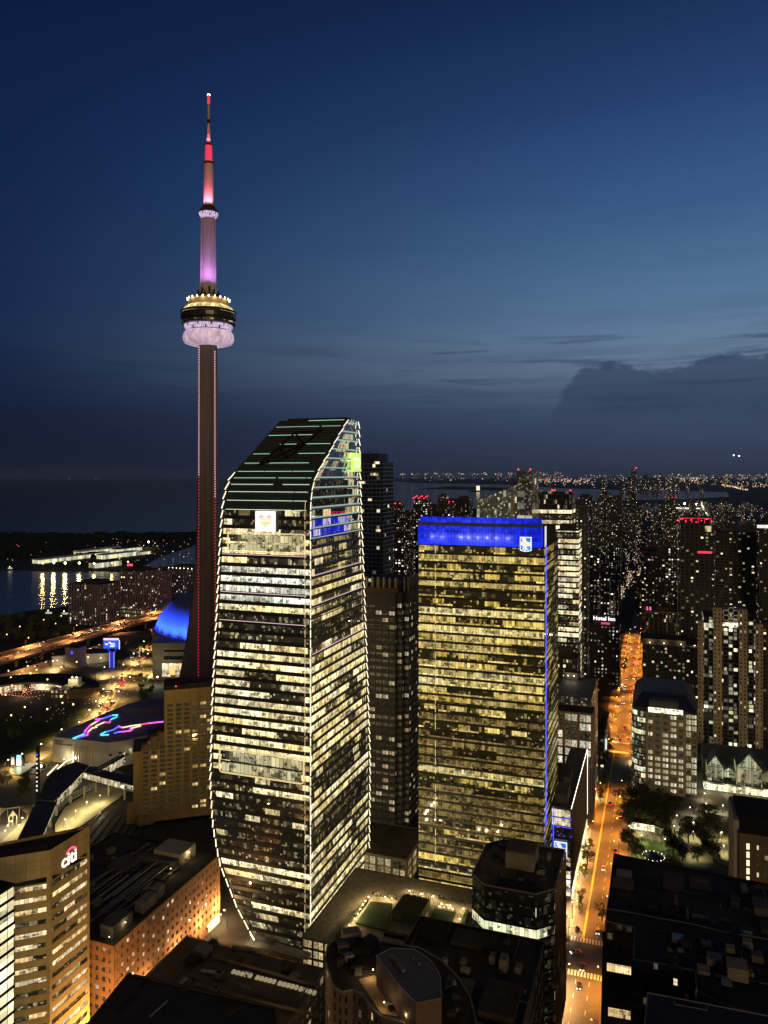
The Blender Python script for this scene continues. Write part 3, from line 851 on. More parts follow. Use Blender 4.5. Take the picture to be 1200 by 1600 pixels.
    for k in range(2):
        za = zc - h / 2 + k * h / 2
        fr2.tube((0.4, y0 - 8.0, za), (0.4, y0 - 4.5, za + h / 2 - 0.3), 0.35, n=5); fr2.tube((0.4, y0 - 8.0, za), (0.4, y0, za), 0.25, n=5)
    fr2.build('sign_bracing_rib', gm, rt)
    return rt


build_sail_tower()


def bank_emblem(parent, x, y, z, w, h, face='front', s=1.0):
    """the shield: blue field, pale lion, white letters"""
    blue, pale, wht = glow('emblem_blue', (0.02, 0.22, 0.85), 0.9), glow('emblem_gold', (1.0, 0.95, 0.66), 0.95), glow('emblem_white', (0.95, 1, 1), 1.05)
    o = bpy.data.objects.new('bank_emblem', None); COL.objects.link(o); o.parent = parent; o.location = (x, y, z)
    if face == 'side': o.rotation_euler = (0, 0, R(90))
    def shape(pts, y0, y1, mat, name):
        q = [((px - 0.5) * w, (pz - 0.5) * h) for px, pz in pts]
        mb = MB(); mb.face([(a, y0, b) for a, b in q])
        for (a, b), (c, d) in zip(q, q[1:] + q[:1]): mb.face([(a, y1, b), (c, y1, d), (c, y0, d), (a, y0, b)])
        return mb.build(name, mat, o)
    shield = lambda e: [(e, 0.08 + e * .7), (0.25, 0.02 + e * .7), (0.5, e * .8), (0.75, 0.02 + e * .7), (1 - e, 0.08 + e * .7), (1 - e, 1 - e * .75), (e, 1 - e * .75)]
    shape(shield(0.0), -0.5, 0.0, wht, 'shield_border')
    shape(shield(0.07), -0.56, -0.4, blue, 'shield')
    lion = [(0.14, 0.88), (0.24, 0.94), (0.42, 0.93), (0.52, 0.88), (0.56, 0.74), (0.66, 0.68), (0.88, 0.66), (0.90, 0.40), (0.80, 0.36), (0.70, 0.42), (0.62, 0.36), (0.46, 0.52), (0.34, 0.62), (0.24, 0.72)]
    shape(lion, -0.62, -0.5, pale, 'lion')
    for t in (0.0, 0.13):
        arm = [(0.10, 0.66 - t), (0.18, 0.68 - t), (0.42, 0.50 - t), (0.62, 0.36 - t), (0.58, 0.30 - t), (0.36, 0.42 - t), (0.10, 0.60 - t)]
        shape(arm, -0.62, -0.5, wht, 'lion_paw')
    text_mesh('letter', 'RBC', h * 0.24, wht, o, (0.0, -0.62, -0.40 * h), FRONT, 0.05)
    return o


# ------------------------------------------------------------------ the broad glass tower with the blue crown
def cyl_band(poly, z0, z1, inset, edges, rt, mat, name, off=211.0):
    mb = MB(); A = offset(poly, inset)
    for e in edges:
        p, q = A[e], A[(e + 1) % len(A)]; L = math.dist(p, q); u0 = e * off
        mb.face([(*p, z0), (*q, z0), (*q, z1), (*p, z1)], 0, [(u0, z0), (u0 + L, z0), (u0 + L, z1), (u0, z1)])
    return mb.build(name, mat, rt)


def ring(mb, poly, z0, z1, inset=0.5, edges=None, mi=0):
    Ai = offset(poly, inset); n = len(poly)
    for e in (range(n) if edges is None else edges):
        j = (e + 1) % n
        mb.face([(*poly[e], z0), (*poly[j], z0), (*poly[j], z1), (*poly[e], z1)], mi)
        mb.face([(*poly[e], z1), (*poly[j], z1), (*Ai[j], z1), (*Ai[e], z1)], mi)
        mb.face([(*poly[j], z0), (*poly[e], z0), (*Ai[e], z0), (*Ai[j], z0)], mi)


def build_blue_tower():
    P = at(851, 373.0); ws, dw = 64.4, 54.0
    rt = thing('office_tower', 'broad glass office tower crowned by a glowing blue band', 'skyscraper', P)
    poly = [(-ws, 0), (0, 0), (0, dw), (-ws, dw)]
    FH = 4.5; ztop = 178.0; nf = 39; z_0 = ztop - nf * FH
    g1, g2 = (1.0, 0.70, 0.14), (1.0, 0.78, 0.27)
    A = office('blue_tower_glass', FH, 1.5, 0.80, g1, g2, 0.58, zone=24, blind=0.22, dim=0.16, seed=21, spec=0.9)
    B = office('blue_tower_bright', FH, 1.5, 1.4, (1.0, 0.76, 0.24), (1.0, 0.85, 0.42), 0.66, zone=30, blind=0.35, dim=0.16, seed=22, spec=0.9)
    C = office('blue_tower_dim', FH, 1.5, 0.75, (1.0, 0.64, 0.15), (1.0, 0.74, 0.26), 0.21, zone=22, blind=0.08, dim=0.22, seed=23, spec=0.9)
    Dk = office('blue_tower_dark', FH, 1.5, 0.28, g1, g2, 0.65, zone=7, dim=0.14, seed=24, spec=0.9)
    sd = office('blue_tower_side', FH, 1.5, 0.35, g1, g2, 0.35, zone=12, dim=0.1, seed=25, spec=1.0)
    plan = 'DADDAADBABAADABBAADCDCCCCBDCCCCCDCCABCABB'
    for i in range(nf):
        z1 = ztop - i * FH; z0 = z1 - FH
        mat = {'A': A, 'B': B, 'C': C, 'D': Dk}[plan[i]]
        if i in (0, 2, 3): mat = Dk
        cyl_band(poly, z0 + 1.15, z1, 0.25, (0,), rt, mat, 'window_band')
        cyl_band(poly, z0 + 1.15, z1, 0.25, (1, 2, 3), rt, sd, 'window_band')
    mb = MB()
    for i in range(nf + 1): ring(mb, poly, z_0 + i * FH, z_0 + i * FH + 1.15, 0.4)
    ring(mb, poly, 0, z_0, 0.4)
    mb.build('cladding', plain('blue_tower_clad', (0.045, 0.042, 0.032), 0.35, var=0.3, scale=0.2), rt)
    # vertical bright line of the lift lobby glazing
    mb = MB()
    for i in range(nf):
        if (i * 7) % 5 < 4 and i > 1: mb.box(-ws + 9.2, -ws + 9.5, -0.12, -0.02, z_0 + i * FH + 0.5, z_0 + i * FH + 3.9)
    mb.build('lit_mullion', glow('lobby_line', (1.0, 0.85, 0.5), 0.55), rt)
    # blue crown
    m, nt, b = newmat('crown_blue')
    uvn = nt.nodes.new('ShaderNodeUVMap'); sp = nt.nodes.new('ShaderNodeSeparateXYZ'); nt.links.new(uvn.outputs[0], sp.inputs[0])
    u, v = V(nt, sp.outputs[0]), V(nt, sp.outputs[1]) - (ztop + 0.4)
    mull = ((u / 1.6).fract() > 0.10) * ((v / 3.4).fract() > 0.06)
    spots = None
    for c in (8.0, 13.2, 22.6, 26.9, 31.6, 36.2, 40.8, 46.6):
        d = ((u - c) * (u - c) * 0.55 + (v - 4.2) * (v - 4.2))
        g = 1.0 / (1.0 + d * 1.5)
        spots = g if spots is None else spots + g
    n1 = noise(nt, comb(nt, (u / 1.6).floor() * 0.9, v * 0.35, 0.0), 1.0, 2.0, 0.6)
    lev = (0.38 + 0.65 * n1.step(0.3, 0.7) + 0.45 * v.step(5.0, 0.0)) * (0.18 + 0.82 * mull)
    nt.links.new(mixc(nt, (spots * 0.55).min(0.85), (0.0, 0.022, 1.0), (0.40, 0.42, 1.0)).s, b.inputs['Emission Color'])
    nt.links.new((lev * (0.95 + spots * 1.8)).s, b.inputs['Emission Strength'])
    b.inputs['Base Color'].default_value = (0.02, 0.02, 0.08, 1); b.inputs['Roughness'].default_value = 0.2; m.cycles.emission_sampling = 'NONE'
    x1 = -1.6
    mb = MB(); L = ws + x1
    mb.box(-ws, x1, -0.3, 5.5, ztop + 0.4, ztop + 10.2)
    mb.build('blue_crown', m, rt)
    MB().box(-ws - 0.02, -ws + 1.2, 5.6, dw, ztop + 0.4, ztop + 11.7).build('blue_crown', m, rt)
    mb = MB(); mb.box(-ws - 0.1, x1 + 0.1, -0.2, 5.8, ztop + 10.2, ztop + 11.7); mb.build('crown_beam', plain('crown_beam', (0.10, 0.10, 0.09), 0.5), rt)
    mb = MB(); mb.face([(-ws + 0.6, 0.2, ztop + 11.7), (x1 - 0.2, 0.2, ztop + 11.7), (x1 - 0.2, 2.2, ztop + 14.6), (-ws + 0.6, 2.2, ztop + 14.6)], 0, [(0, ztop + 7.2), (L, ztop + 7.2), (L, ztop + 10.2), (0, ztop + 10.2)])
    mb.face([(-ws + 0.6, 2.2, ztop + 14.6), (x1 - 0.2, 2.2, ztop + 14.6), (x1 - 0.2, 5.2, ztop + 11.7), (-ws + 0.6, 5.2, ztop + 11.7)], 0, [(0, ztop + 7.2), (L, ztop + 7.2), (L, ztop + 10.2), (0, ztop + 10.2)])
    mb.build('crown_skylight', m, rt)
    mb = MB(); mb.box(-ws + 0.3, -0.3, 0.4, dw, ztop + 0.4, ztop + 0.9); mb.box(-ws + 3, -1.0, 6.5, dw - 3, ztop + 0.9, ztop + 9.0); mb.build('roof', MT['roof_dark'], rt)
    # lit fin up the corner
    MB().box(0.5, 0.95, -0.4, 0.1, 44, ztop + 2).build('corner_fin', MT['blue_line'], rt)
    MB().box(0.1, 0.5, -0.5, 3.0, ztop + 1, ztop + 11).build('corner_light', glow('corner_white', (0.9, 0.92, 1.0), 0.7), rt)
    bank_emblem(rt, (822 - 851) / 1200 * 374.5, -0.35, zof(851, 374), 5.6, 7.2)
    return rt


build_blue_tower()

# ------------------------------------------------------------------ building helpers
def roof_bits(rt, poly, z, seed, n=6, mats=None, hmax=3.0):
    """plant on a flat roof: each unit a part"""
    rnd = random.Random(seed)
    xs, ys = [p[0] for p in poly], [p[1] for p in poly]
    x0, x1, y0, y1 = min(xs), max(xs), min(ys), max(ys)
    for k in range(n):
        w, d, h = rnd.uniform(0.06, 0.2) * (x1 - x0), rnd.uniform(0.06, 0.2) * (y1 - y0), rnd.uniform(0.8, hmax)
        cx, cy_ = rnd.uniform(x0 + w + 1.5, x1 - w - 1.5), rnd.uniform(y0 + d + 1.5, y1 - d - 1.5)
        mb = MB(); mb.box(cx - w / 2, cx + w / 2, cy_ - d / 2, cy_ + d / 2, z, z + h)
        for q in range(rnd.randint(0, 3)):
            fx, fy = rnd.uniform(cx - w / 2, cx + w / 2), rnd.uniform(cy_ - d / 2, cy_ + d / 2)
            mb.tube((fx, fy, z + h), (fx, fy, z + h + 0.5), 0.5, n=8)
        mb.build('roof_unit', rnd.choice(mats or [MT['unit_grey'], MT['roof_grey'], MT['dark_metal']]), rt)


def clutter(rt, area, z, n, seed, rot=None, fn=None):
    """ducts, fans, vents and pipe runs over a roof"""
    rd = random.Random(seed); x0, x1, y0, y1 = area
    ms = [MT['unit_grey'], MT['roof_grey'], MT['dark_metal'], MT['roof_dark'], MT['steel']]
    for k in range(n):
        x, y = rd.uniform(x0, x1), rd.uniform(y0, y1); kind = rd.choice('dfvpbr'); mb = MB()
        if fn: x, y = fn(x, y)
        if kind == 'd':
            L = rd.uniform(3, 8); w = rd.uniform(.4, .8); a, b = (L / 2, w / 2) if rd.random() < .5 else (w / 2, L / 2)
            mb.box(x - a, x + a, y - b, y + b, z + .35, z + .35 + w); mb.box(x - .15, x + .15, y - .15, y + .15, z, z + .35); mb.build('roof_duct', rd.choice(ms), rt)
        elif kind == 'f':
            w = rd.uniform(1, 1.8); mb.box(x - w, x + w, y - w, y + w, z, z + rd.uniform(.8, 1.6)); h = mb.v[-1][2]; h = max(v[2] for v in mb.v)
            mb.tube((x, y, h), (x, y, h + .4), w * .75, n=14); mb.tube((x, y, h + .4), (x, y, h + .42), w * .6, n=14, mi=1); mb.build('roof_fan', [rd.choice(ms[:3]), MT['black']], rt)
        elif kind == 'v':
            r = rd.uniform(.2, .45); mb.tube((x, y, z), (x, y, z + 1.1), r, n=10); mb.tube((x, y, z + 1.1), (x, y, z + 1.4), r * 1.6, r * .5, n=10); mb.build('roof_vent', rd.choice(ms), rt)
        elif kind == 'p':
            L = rd.uniform(6, 16); d = (L, 0) if rd.random() < .5 else (0, L); mb.tube((x, y, z + .4), (min(x + d[0], max(x1, x + 1)) if not fn else x + d[0] * .4, min(y + d[1], max(y1, y + 1)) if not fn else y + d[1] * .4, z + .4), .12, n=5); mb.build('pipe', rd.choice(ms), rt)
        elif kind == 'r':
            for q in range(5): mb.tube((x + q, y, z), (x + q, y, z + 1.1), .04, n=4)
            mb.tube((x, y, z + 1.1), (x + 4, y, z + 1.1), .05, n=4); mb.tube((x, y, z + .6), (x + 4, y, z + .6), .04, n=4); mb.build('railing_frame', MT['steel'], rt)
        else:
            w, d = rd.uniform(.6, 2), rd.uniform(.6, 2); mb.box(x - w, x + w, y - d, y + d, z, z + rd.uniform(.5, 2.2)); mb.build('roof_unit', rd.choice(ms), rt)


def parapet(mb, poly, z, h=0.9, t=0.4, mi=0):
    ring(mb, poly, z, z + h, t, mi=mi)
    A = offset(poly, t); n = len(poly)
    for e in range(n):
        j = (e + 1) % n
        mb.face([(*A[j], z), (*A[e], z), (*A[e], z + h), (*A[j], z + h)], mi)


def facade_grid(rt, poly, z0, z1, fh, sp, bay, pier, glass, clad, edges, roof=None, most=100, dep=0.35, roofz=None, top=0.0):
    """piers and spandrels with real depth, every window set back between them; the first windows are parts of their own"""
    n = max(1, int(round((z1 - top - z0) / fh))); fh = (z1 - top - z0) / n
    mb = MB()
    for i in range(n): ring(mb, poly, z0 + i * fh, z0 + i * fh + sp, dep)
    ring(mb, poly, z1 - max(top, 0.5), z1, dep)
    if roof is not None: mb.face([(*p, (roofz or z1) - 0.25) for p in offset(poly, dep * 0.98)], 1, [tuple(p) for p in offset(poly, dep)])
    A = offset(poly, dep); wins = []
    for e in range(len(poly)):
        p, q = Vector(poly[e]), Vector(poly[(e + 1) % len(poly)]); L = (q - p).length; d = (q - p) / L; nr = Vector((-d.y, d.x))
        nb = max(1, int(round(L / bay))); b = L / nb
        for k in range(nb + 1):
            c = min(max(k * b, pier / 2), L - pier / 2)
            a0, a1 = p + d * (c - pier / 2), p + d * (c + pier / 2)
            b0, b1 = a0 + nr * dep, a1 + nr * dep
            o = nr * 0.004 * (1 if k % 2 else -1)
            mb.face([(*(a0 - o), z0), (*(a1 - o), z0), (*(a1 - o), z1), (*(a0 - o), z1)])
            mb.face([(*b0, z0), (*a0, z0), (*a0, z1), (*b0, z1)]); mb.face([(*a1, z0), (*b1, z0), (*b1, z1), (*a1, z1)])
        for k in range(nb):
            for i in range(n):
                s0, s1 = p + d * (k * b + pier / 2) + nr * (dep * 0.85), p + d * ((k + 1) * b - pier / 2) + nr * (dep * 0.85)
                za, zb = z0 + i * fh + sp, z0 + (i + 1) * fh
                u0, v0 = e * 500 + k * 10.0, i * 10.0
                wins.append((edges.index(e) if e in edges else 9, -i, k, [(*s0, za), (*s1, za), (*s1, zb), (*s0, zb)],
                             [(u0 + 0.8, v0 + 0.5), (u0 + 9.2, v0 + 0.5), (u0 + 9.2, v0 + 9.6), (u0 + 0.8, v0 + 9.6)]))
    mb.build('cladding', [clad] + ([roof] if roof is not None else []), rt)
    wins.sort(key=lambda t: t[:3])
    for t in wins[:most]:
        w = MB(); w.face(t[3], 0, t[4]); w.build('window', glass, rt)
    if wins[most:]:
        w = MB()
        for t in wins[most:]: w.face(t[3], 0, t[4])
        tag(w.build('window', glass, rt), kind='stuff')


def window_glass(name, lit, c1, c2, strength, seed=0.0, dim=0.06):
    """one cell of 10 x 10 units per window"""
    m, nt, b = newmat(name)
    uvn = nt.nodes.new('ShaderNodeUVMap'); sp = nt.nodes.new('ShaderNodeSeparateXYZ'); nt.links.new(uvn.outputs[0], sp.inputs[0])
    u, v = V(nt, sp.outputs[0]), V(nt, sp.outputs[1])
    fu, fl = (u / 10).floor(), (v / 10).floor(); lu, lv = (u / 10).fract(), (v / 10).fract()
    r1, r2, r3 = white(nt, fu, fl, 3.1 + seed), white(nt, fu, fl, 9.7 + seed), white(nt, 4.0, fl, 1.3 + seed)
    on = r1 < (lit * (0.5 + r3))
    det = noise(nt, comb(nt, u * 0.55, v * 0.5, seed), 1.0, 3.0, 0.7).step(0.36, 0.6)
    drape = (lu > (0.25 + 0.5 * r2)).__mul__(0.5) + 0.5
    mul = ((lu - 0.5).abs() > 0.03)
    lev = on * (0.3 + 0.7 * det) * drape * (0.35 + 0.9 * r2) + det * det * dim
    nt.links.new(mixc(nt, r2, c1, c2).s, b.inputs['Emission Color'])
    nt.links.new((lev * mul * strength).s, b.inputs['Emission Strength'])
    b.inputs['Base Color'].default_value = (0.014, 0.016, 0.02, 1); b.inputs['Roughness'].default_value = 0.07
    b.inputs['Specular IOR Level'].default_value = 0.8
    m.cycles.emission_sampling = 'NONE'
    return m


def rect(ws, dw, x0=0.0, y0=0.0): return [(x0 - ws, y0), (x0, y0), (x0, y0 + dw), (x0 - ws, y0 + dw)]


# ------------------------------------------------------------------ bank building with the sloping parapet, at the near corner
def build_bank():
    Y1 = 262.0
    B = at(78, Y1)
    rt = thing('bank_building', 'sandy office block with ribbon windows and a red-arched bank sign', 'office building', B)
    dw = west_to(B, 140)
    nb_, wb_ = tonw(*gp(-45, 1326, 86)); n0_, w0_ = tonw(*B); back = (nb_ - n0_, wb_ - w0_)
    # plan in the grid frame: the cut corner runs to the south-east
    poly = [(-30 * math.cos(R(40)), -30 * math.sin(R(40))), (0, 0), (0, dw), back]
    zt = 86.0
    clad = MT['sand']; fh = 3.95
    gA = office('bank_glass', fh, 1.5, 0.55, (1.0, 0.66, 0.26), (1.0, 0.82, 0.5), 0.85, zone=7, blind=0.3, dim=0.10, seed=41, floors_vary=1.2)
    nfl = 19; ztopw = zt - 9.0
    mb = MB()
    for e in range(4):
        p, q = Vector(poly[e]), Vector(poly[(e + 1) % 4]); L = (q - p).length; d = (q - p) / L; nr = Vector((-d.y, d.x)); m_ = 1.1
        # corner piers and spandrels stand proud of the glass
        for a, b in ((0, m_), (L - m_, L)):
            p0, p1 = p + d * a, p + d * b
            mb.face([(*p0, 0), (*p1, 0), (*p1, ztopw), (*p0, ztopw)])
            ed, nn = (p1, 1) if a == 0 else (p0, -1)
            pts = [(*ed, 0), (*(ed + nr * 0.3), 0), (*(ed + nr * 0.3), ztopw), (*ed, ztopw)]
            mb.face(pts if nn > 0 else pts[::-1])
        p0, p1 = p + d * m_, p + d * (L - m_)
        for i in range(nfl + 1):
            z1 = ztopw - i * fh; z0 = z1 - 2.3
            if i == 0: z1 = z0 + 0.5
            if z0 < 0: break
            mb.face([(*p0, z0), (*p1, z0), (*p1, z1), (*p0, z1)])
            mb.face([(*p0, z1), (*p1, z1), (*(p1 + nr * 0.3), z1), (*(p0 + nr * 0.3), z1)])
            g = MB(); s0, s1 = p0 + nr * 0.28, p1 + nr * 0.28
            g.face([(*s0, z0 - fh + 2.3), (*s1, z0 - fh + 2.3), (*s1, z0), (*s0, z0)], 0, [(e * 97, (nfl - i) * fh + 0.2), (e * 97 + L, (nfl - i) * fh + 0.2), (e * 97 + L, (nfl - i) * fh + fh - 0.3), (e * 97, (nfl - i) * fh + fh - 0.3)])
            if e in (0, 1): g.build('window_band', gA, rt)
        zt_a = zt if e in (0, 1) else zt - 2
        mb.face([(*p, ztopw), (*q, ztopw), (*q, zt), (*p, zt)])
    mb.build('cladding', clad, rt)
    # thin joints between the panels
    jt = MB()
    for e in (0, 1):
        p, q = Vector(poly[e]), Vector(poly[e + 1]); L = (q - p).length; d = (q - p) / L; o = Vector((d.y, -d.x)) * 0.02
        for k in range(1, int(L / 1.6)):
            a = p + d * k * 1.6 + o
            jt.face([(*a, ztopw - 1.6), (*(a + d * 0.07), ztopw - 1.6), (*(a + d * 0.07), zt), (*a, zt)])
        for z in (zt - 3, zt - 6):
            jt.face([(*(p + o * 1.3), z), (*(q + o * 1.3), z), (*(q + o * 1.3), z + 0.07), (*(p + o * 1.3), z + 0.07)])
    jt.build('cladding_joint', plain('joint', (0.12, 0.09, 0.05), 0.9), rt)
    mb = MB(); mb.face([(*p, zt - 0.9) for p in offset(poly, 0.2)])
    mb.build('roof', MT['roof_dark'], rt)
    # louvred screen set back above the roof edge
    sc = MB(); A = offset(poly, 1.6)
    for e in (0, 1):
        p, q = Vector(A[e]), Vector(A[e + 1]); L = (q - p).length; d = (q - p) / L
        k = 0.0
        while k < L:
            a, b = p + d * k, p + d * min(L, k + 0.55)
            sc.face([(*a, zt - 0.9), (*b, zt - 0.9), (*b, zt + 1.3), (*a, zt + 1.3)]); sc.face([(*b, zt - 0.9), (*a, zt - 0.9), (*a, zt + 1.3), (*b, zt + 1.3)])
            k += 0.9
    sc.build('roof_screen_slat', MT['dark_metal'], rt)
    # lettering on the north face, with its red arc
    wht = glow('bank_letter', (1, 0.97, 0.92), 1.3); red = glow('bank_arc', (1.0, 0.12, 0.22), 1.1)
    text_mesh('letter', 'citi', 6.3, wht, rt, (0.12, 9.0, zt - 9.0), SIDE, 0.12)
    arc = MB(); pr = None
    for k in range(13):
        a = R(30 + 120 * k / 12)
        p = Vector((0.25, 9.9 - 2.7 * math.cos(a), zt - 6.3 + 2.6 * math.sin(a)))
        if pr is not None: arc.tube(pr, p, 0.34, n=6)
        pr = p
    arc.build('sign_arc', red, rt)


build_bank()


def build_lit_wing():
    P = at(19.5, 236.0)
    rt = thing('office_wing', 'narrow office wing with brightly lit floor-to-ceiling glass at the picture edge', 'office building', P)
    zt = zof(1377, 238); fh = 3.9; poly = rect(14, 17, 0, -16)
    gl = office('wing_glass', fh, 3.0, 1.6, (1.0, 0.82, 0.42), (1.0, 0.88, 0.55), 1.05, zone=30, blind=0.75, seed=51)
    mb = MB()
    i = 0
    while zt - (i + 1) * fh > 0:
        z1 = zt - i * fh; ring(mb, poly, z1 - 0.8, z1, 0.35)
        if i < 20: cyl_band(poly, z1 - fh, z1 - 0.8, 0.3, (0, 1), rt, gl, 'window_band')
        i += 1
    mb.face([(*p, zt - 0.2) for p in offset(poly, 0.3)])
    mb.build('cladding', MT['black'], rt)
    return rt


build_lit_wing()


def build_brick_block():
    P = at(178, 296.6); L = 76.0; ws = 62.0; zt = 32.0
    rt = thing('brick_office', 'long orange brick office block with pipes and plant over its roof', 'office building', P)
    poly = rect(ws, L)
    gl = window_glass('brick_glass', 0.22, (1.0, 0.72, 0.36), (1.0, 0.9, 0.66), 1.5, 61)
    facade_grid(rt, poly, 0, zt, 4.0, 2.1, 3.3, 1.7, gl, MT['brick'], (1, 0), MT['roof_dark'], 100, 0.4, top=1.6)
    mb = MB(); parapet(mb, poly, zt, 0.7, 0.5); mb.build('parapet', MT['black'], rt)
    rnd = random.Random(3)
    # plant boxes near the street edge, with a lamp on two of them
    for x0, x1, y0, y1, h, mt in ((-9, -3, 3, 15, 5.0, MT['roof_grey']), (-7.5, -3, 22, 31, 4.2, MT['unit_grey']), (-8, -4, 33, 38, 4.5, MT['unit_grey']),
                                  (-46, -40, 6, 18, 2.4, MT['unit_grey']), (-26, -11, 60, 72, 5.5, MT['beige']), (-33, -12, 56, 60, 3.6, MT['roof_grey']), (-40, -30, 44, 56, 3.0, MT['roof_grey'])):
        MB().box(x0, x1, y0, y1, zt, zt + h).build('roof_unit', mt, rt)
    for k in range(9):
        x, y = rnd.uniform(-55, -36), rnd.uniform(4, 60)
        MB().tube((x, y, zt), (x, y, zt + 2.4), 1.2, n=12).build('cooling_drum', MT['unit_grey'], rt)
    pp = 0
    for k in range(17):
        x = -11 - k * 1.7 + rnd.uniform(-.3, .3); y0, y1 = rnd.uniform(2, 28), rnd.uniform(40, 72)
        q = MB(); zz = zt + rnd.uniform(0.8, 2.6); q.tube((x, y0, zz), (x, y1, zz), rnd.uniform(0.18, 0.45), n=6); q.build('pipe', MT['steel'] if k % 3 else MT['unit_grey'], rt)
    for k in range(14):
        y = 6 + k * 4.8; q = MB(); q.tube((-42, y, zt + 1.4), (-10, y + rnd.uniform(-1, 1), zt + 1.4), 0.22, n=6); q.build('pipe', MT['dark_metal'], rt)
    for k in range(16):
        x, y = rnd.uniform(-56, -12), rnd.uniform(4, 70); w = rnd.uniform(1.0, 2.6)
        MB().box(x, x + w, y, y + w * 1.4, zt + 0.02, zt + rnd.uniform(1.2, 3)).build('roof_unit', rnd.choice([MT['unit_grey'], MT['dark_metal'], MT['roof_grey']]), rt)
    for x, y, z, pw in ((-2.6, 10, zt + 3.2, 260), (-10.4, 66, zt + 4, 420), (-11.0, 52, zt + 3, 260), (-52, 10, zt + 4, 300), (-3.0, 1.0, zt + 2.4, 160)):
        MB().octa((x, y, z), 0.22).build('wall_light', MT['lamp_warm'], rt)
        lamp('wall_glow', 'POINT', pw, (1, 0.78, 0.42), (x + 0.7, y - 0.7, z), rt, 0.3)
    # service door openings at street level
    for y in (36, 43):
        MB().box(-0.1, 0.12, y, y + 6.2, 0, 9).build('loading_door', MT['dark_metal'], rt)
    MB().box(-0.1, 0.14, 66, 75, 0.2, 4.4).build('lobby_window', glow('lobby_cream', (1.0, 0.8, 0.42), 1.0), rt)
    return rt


build_brick_block()


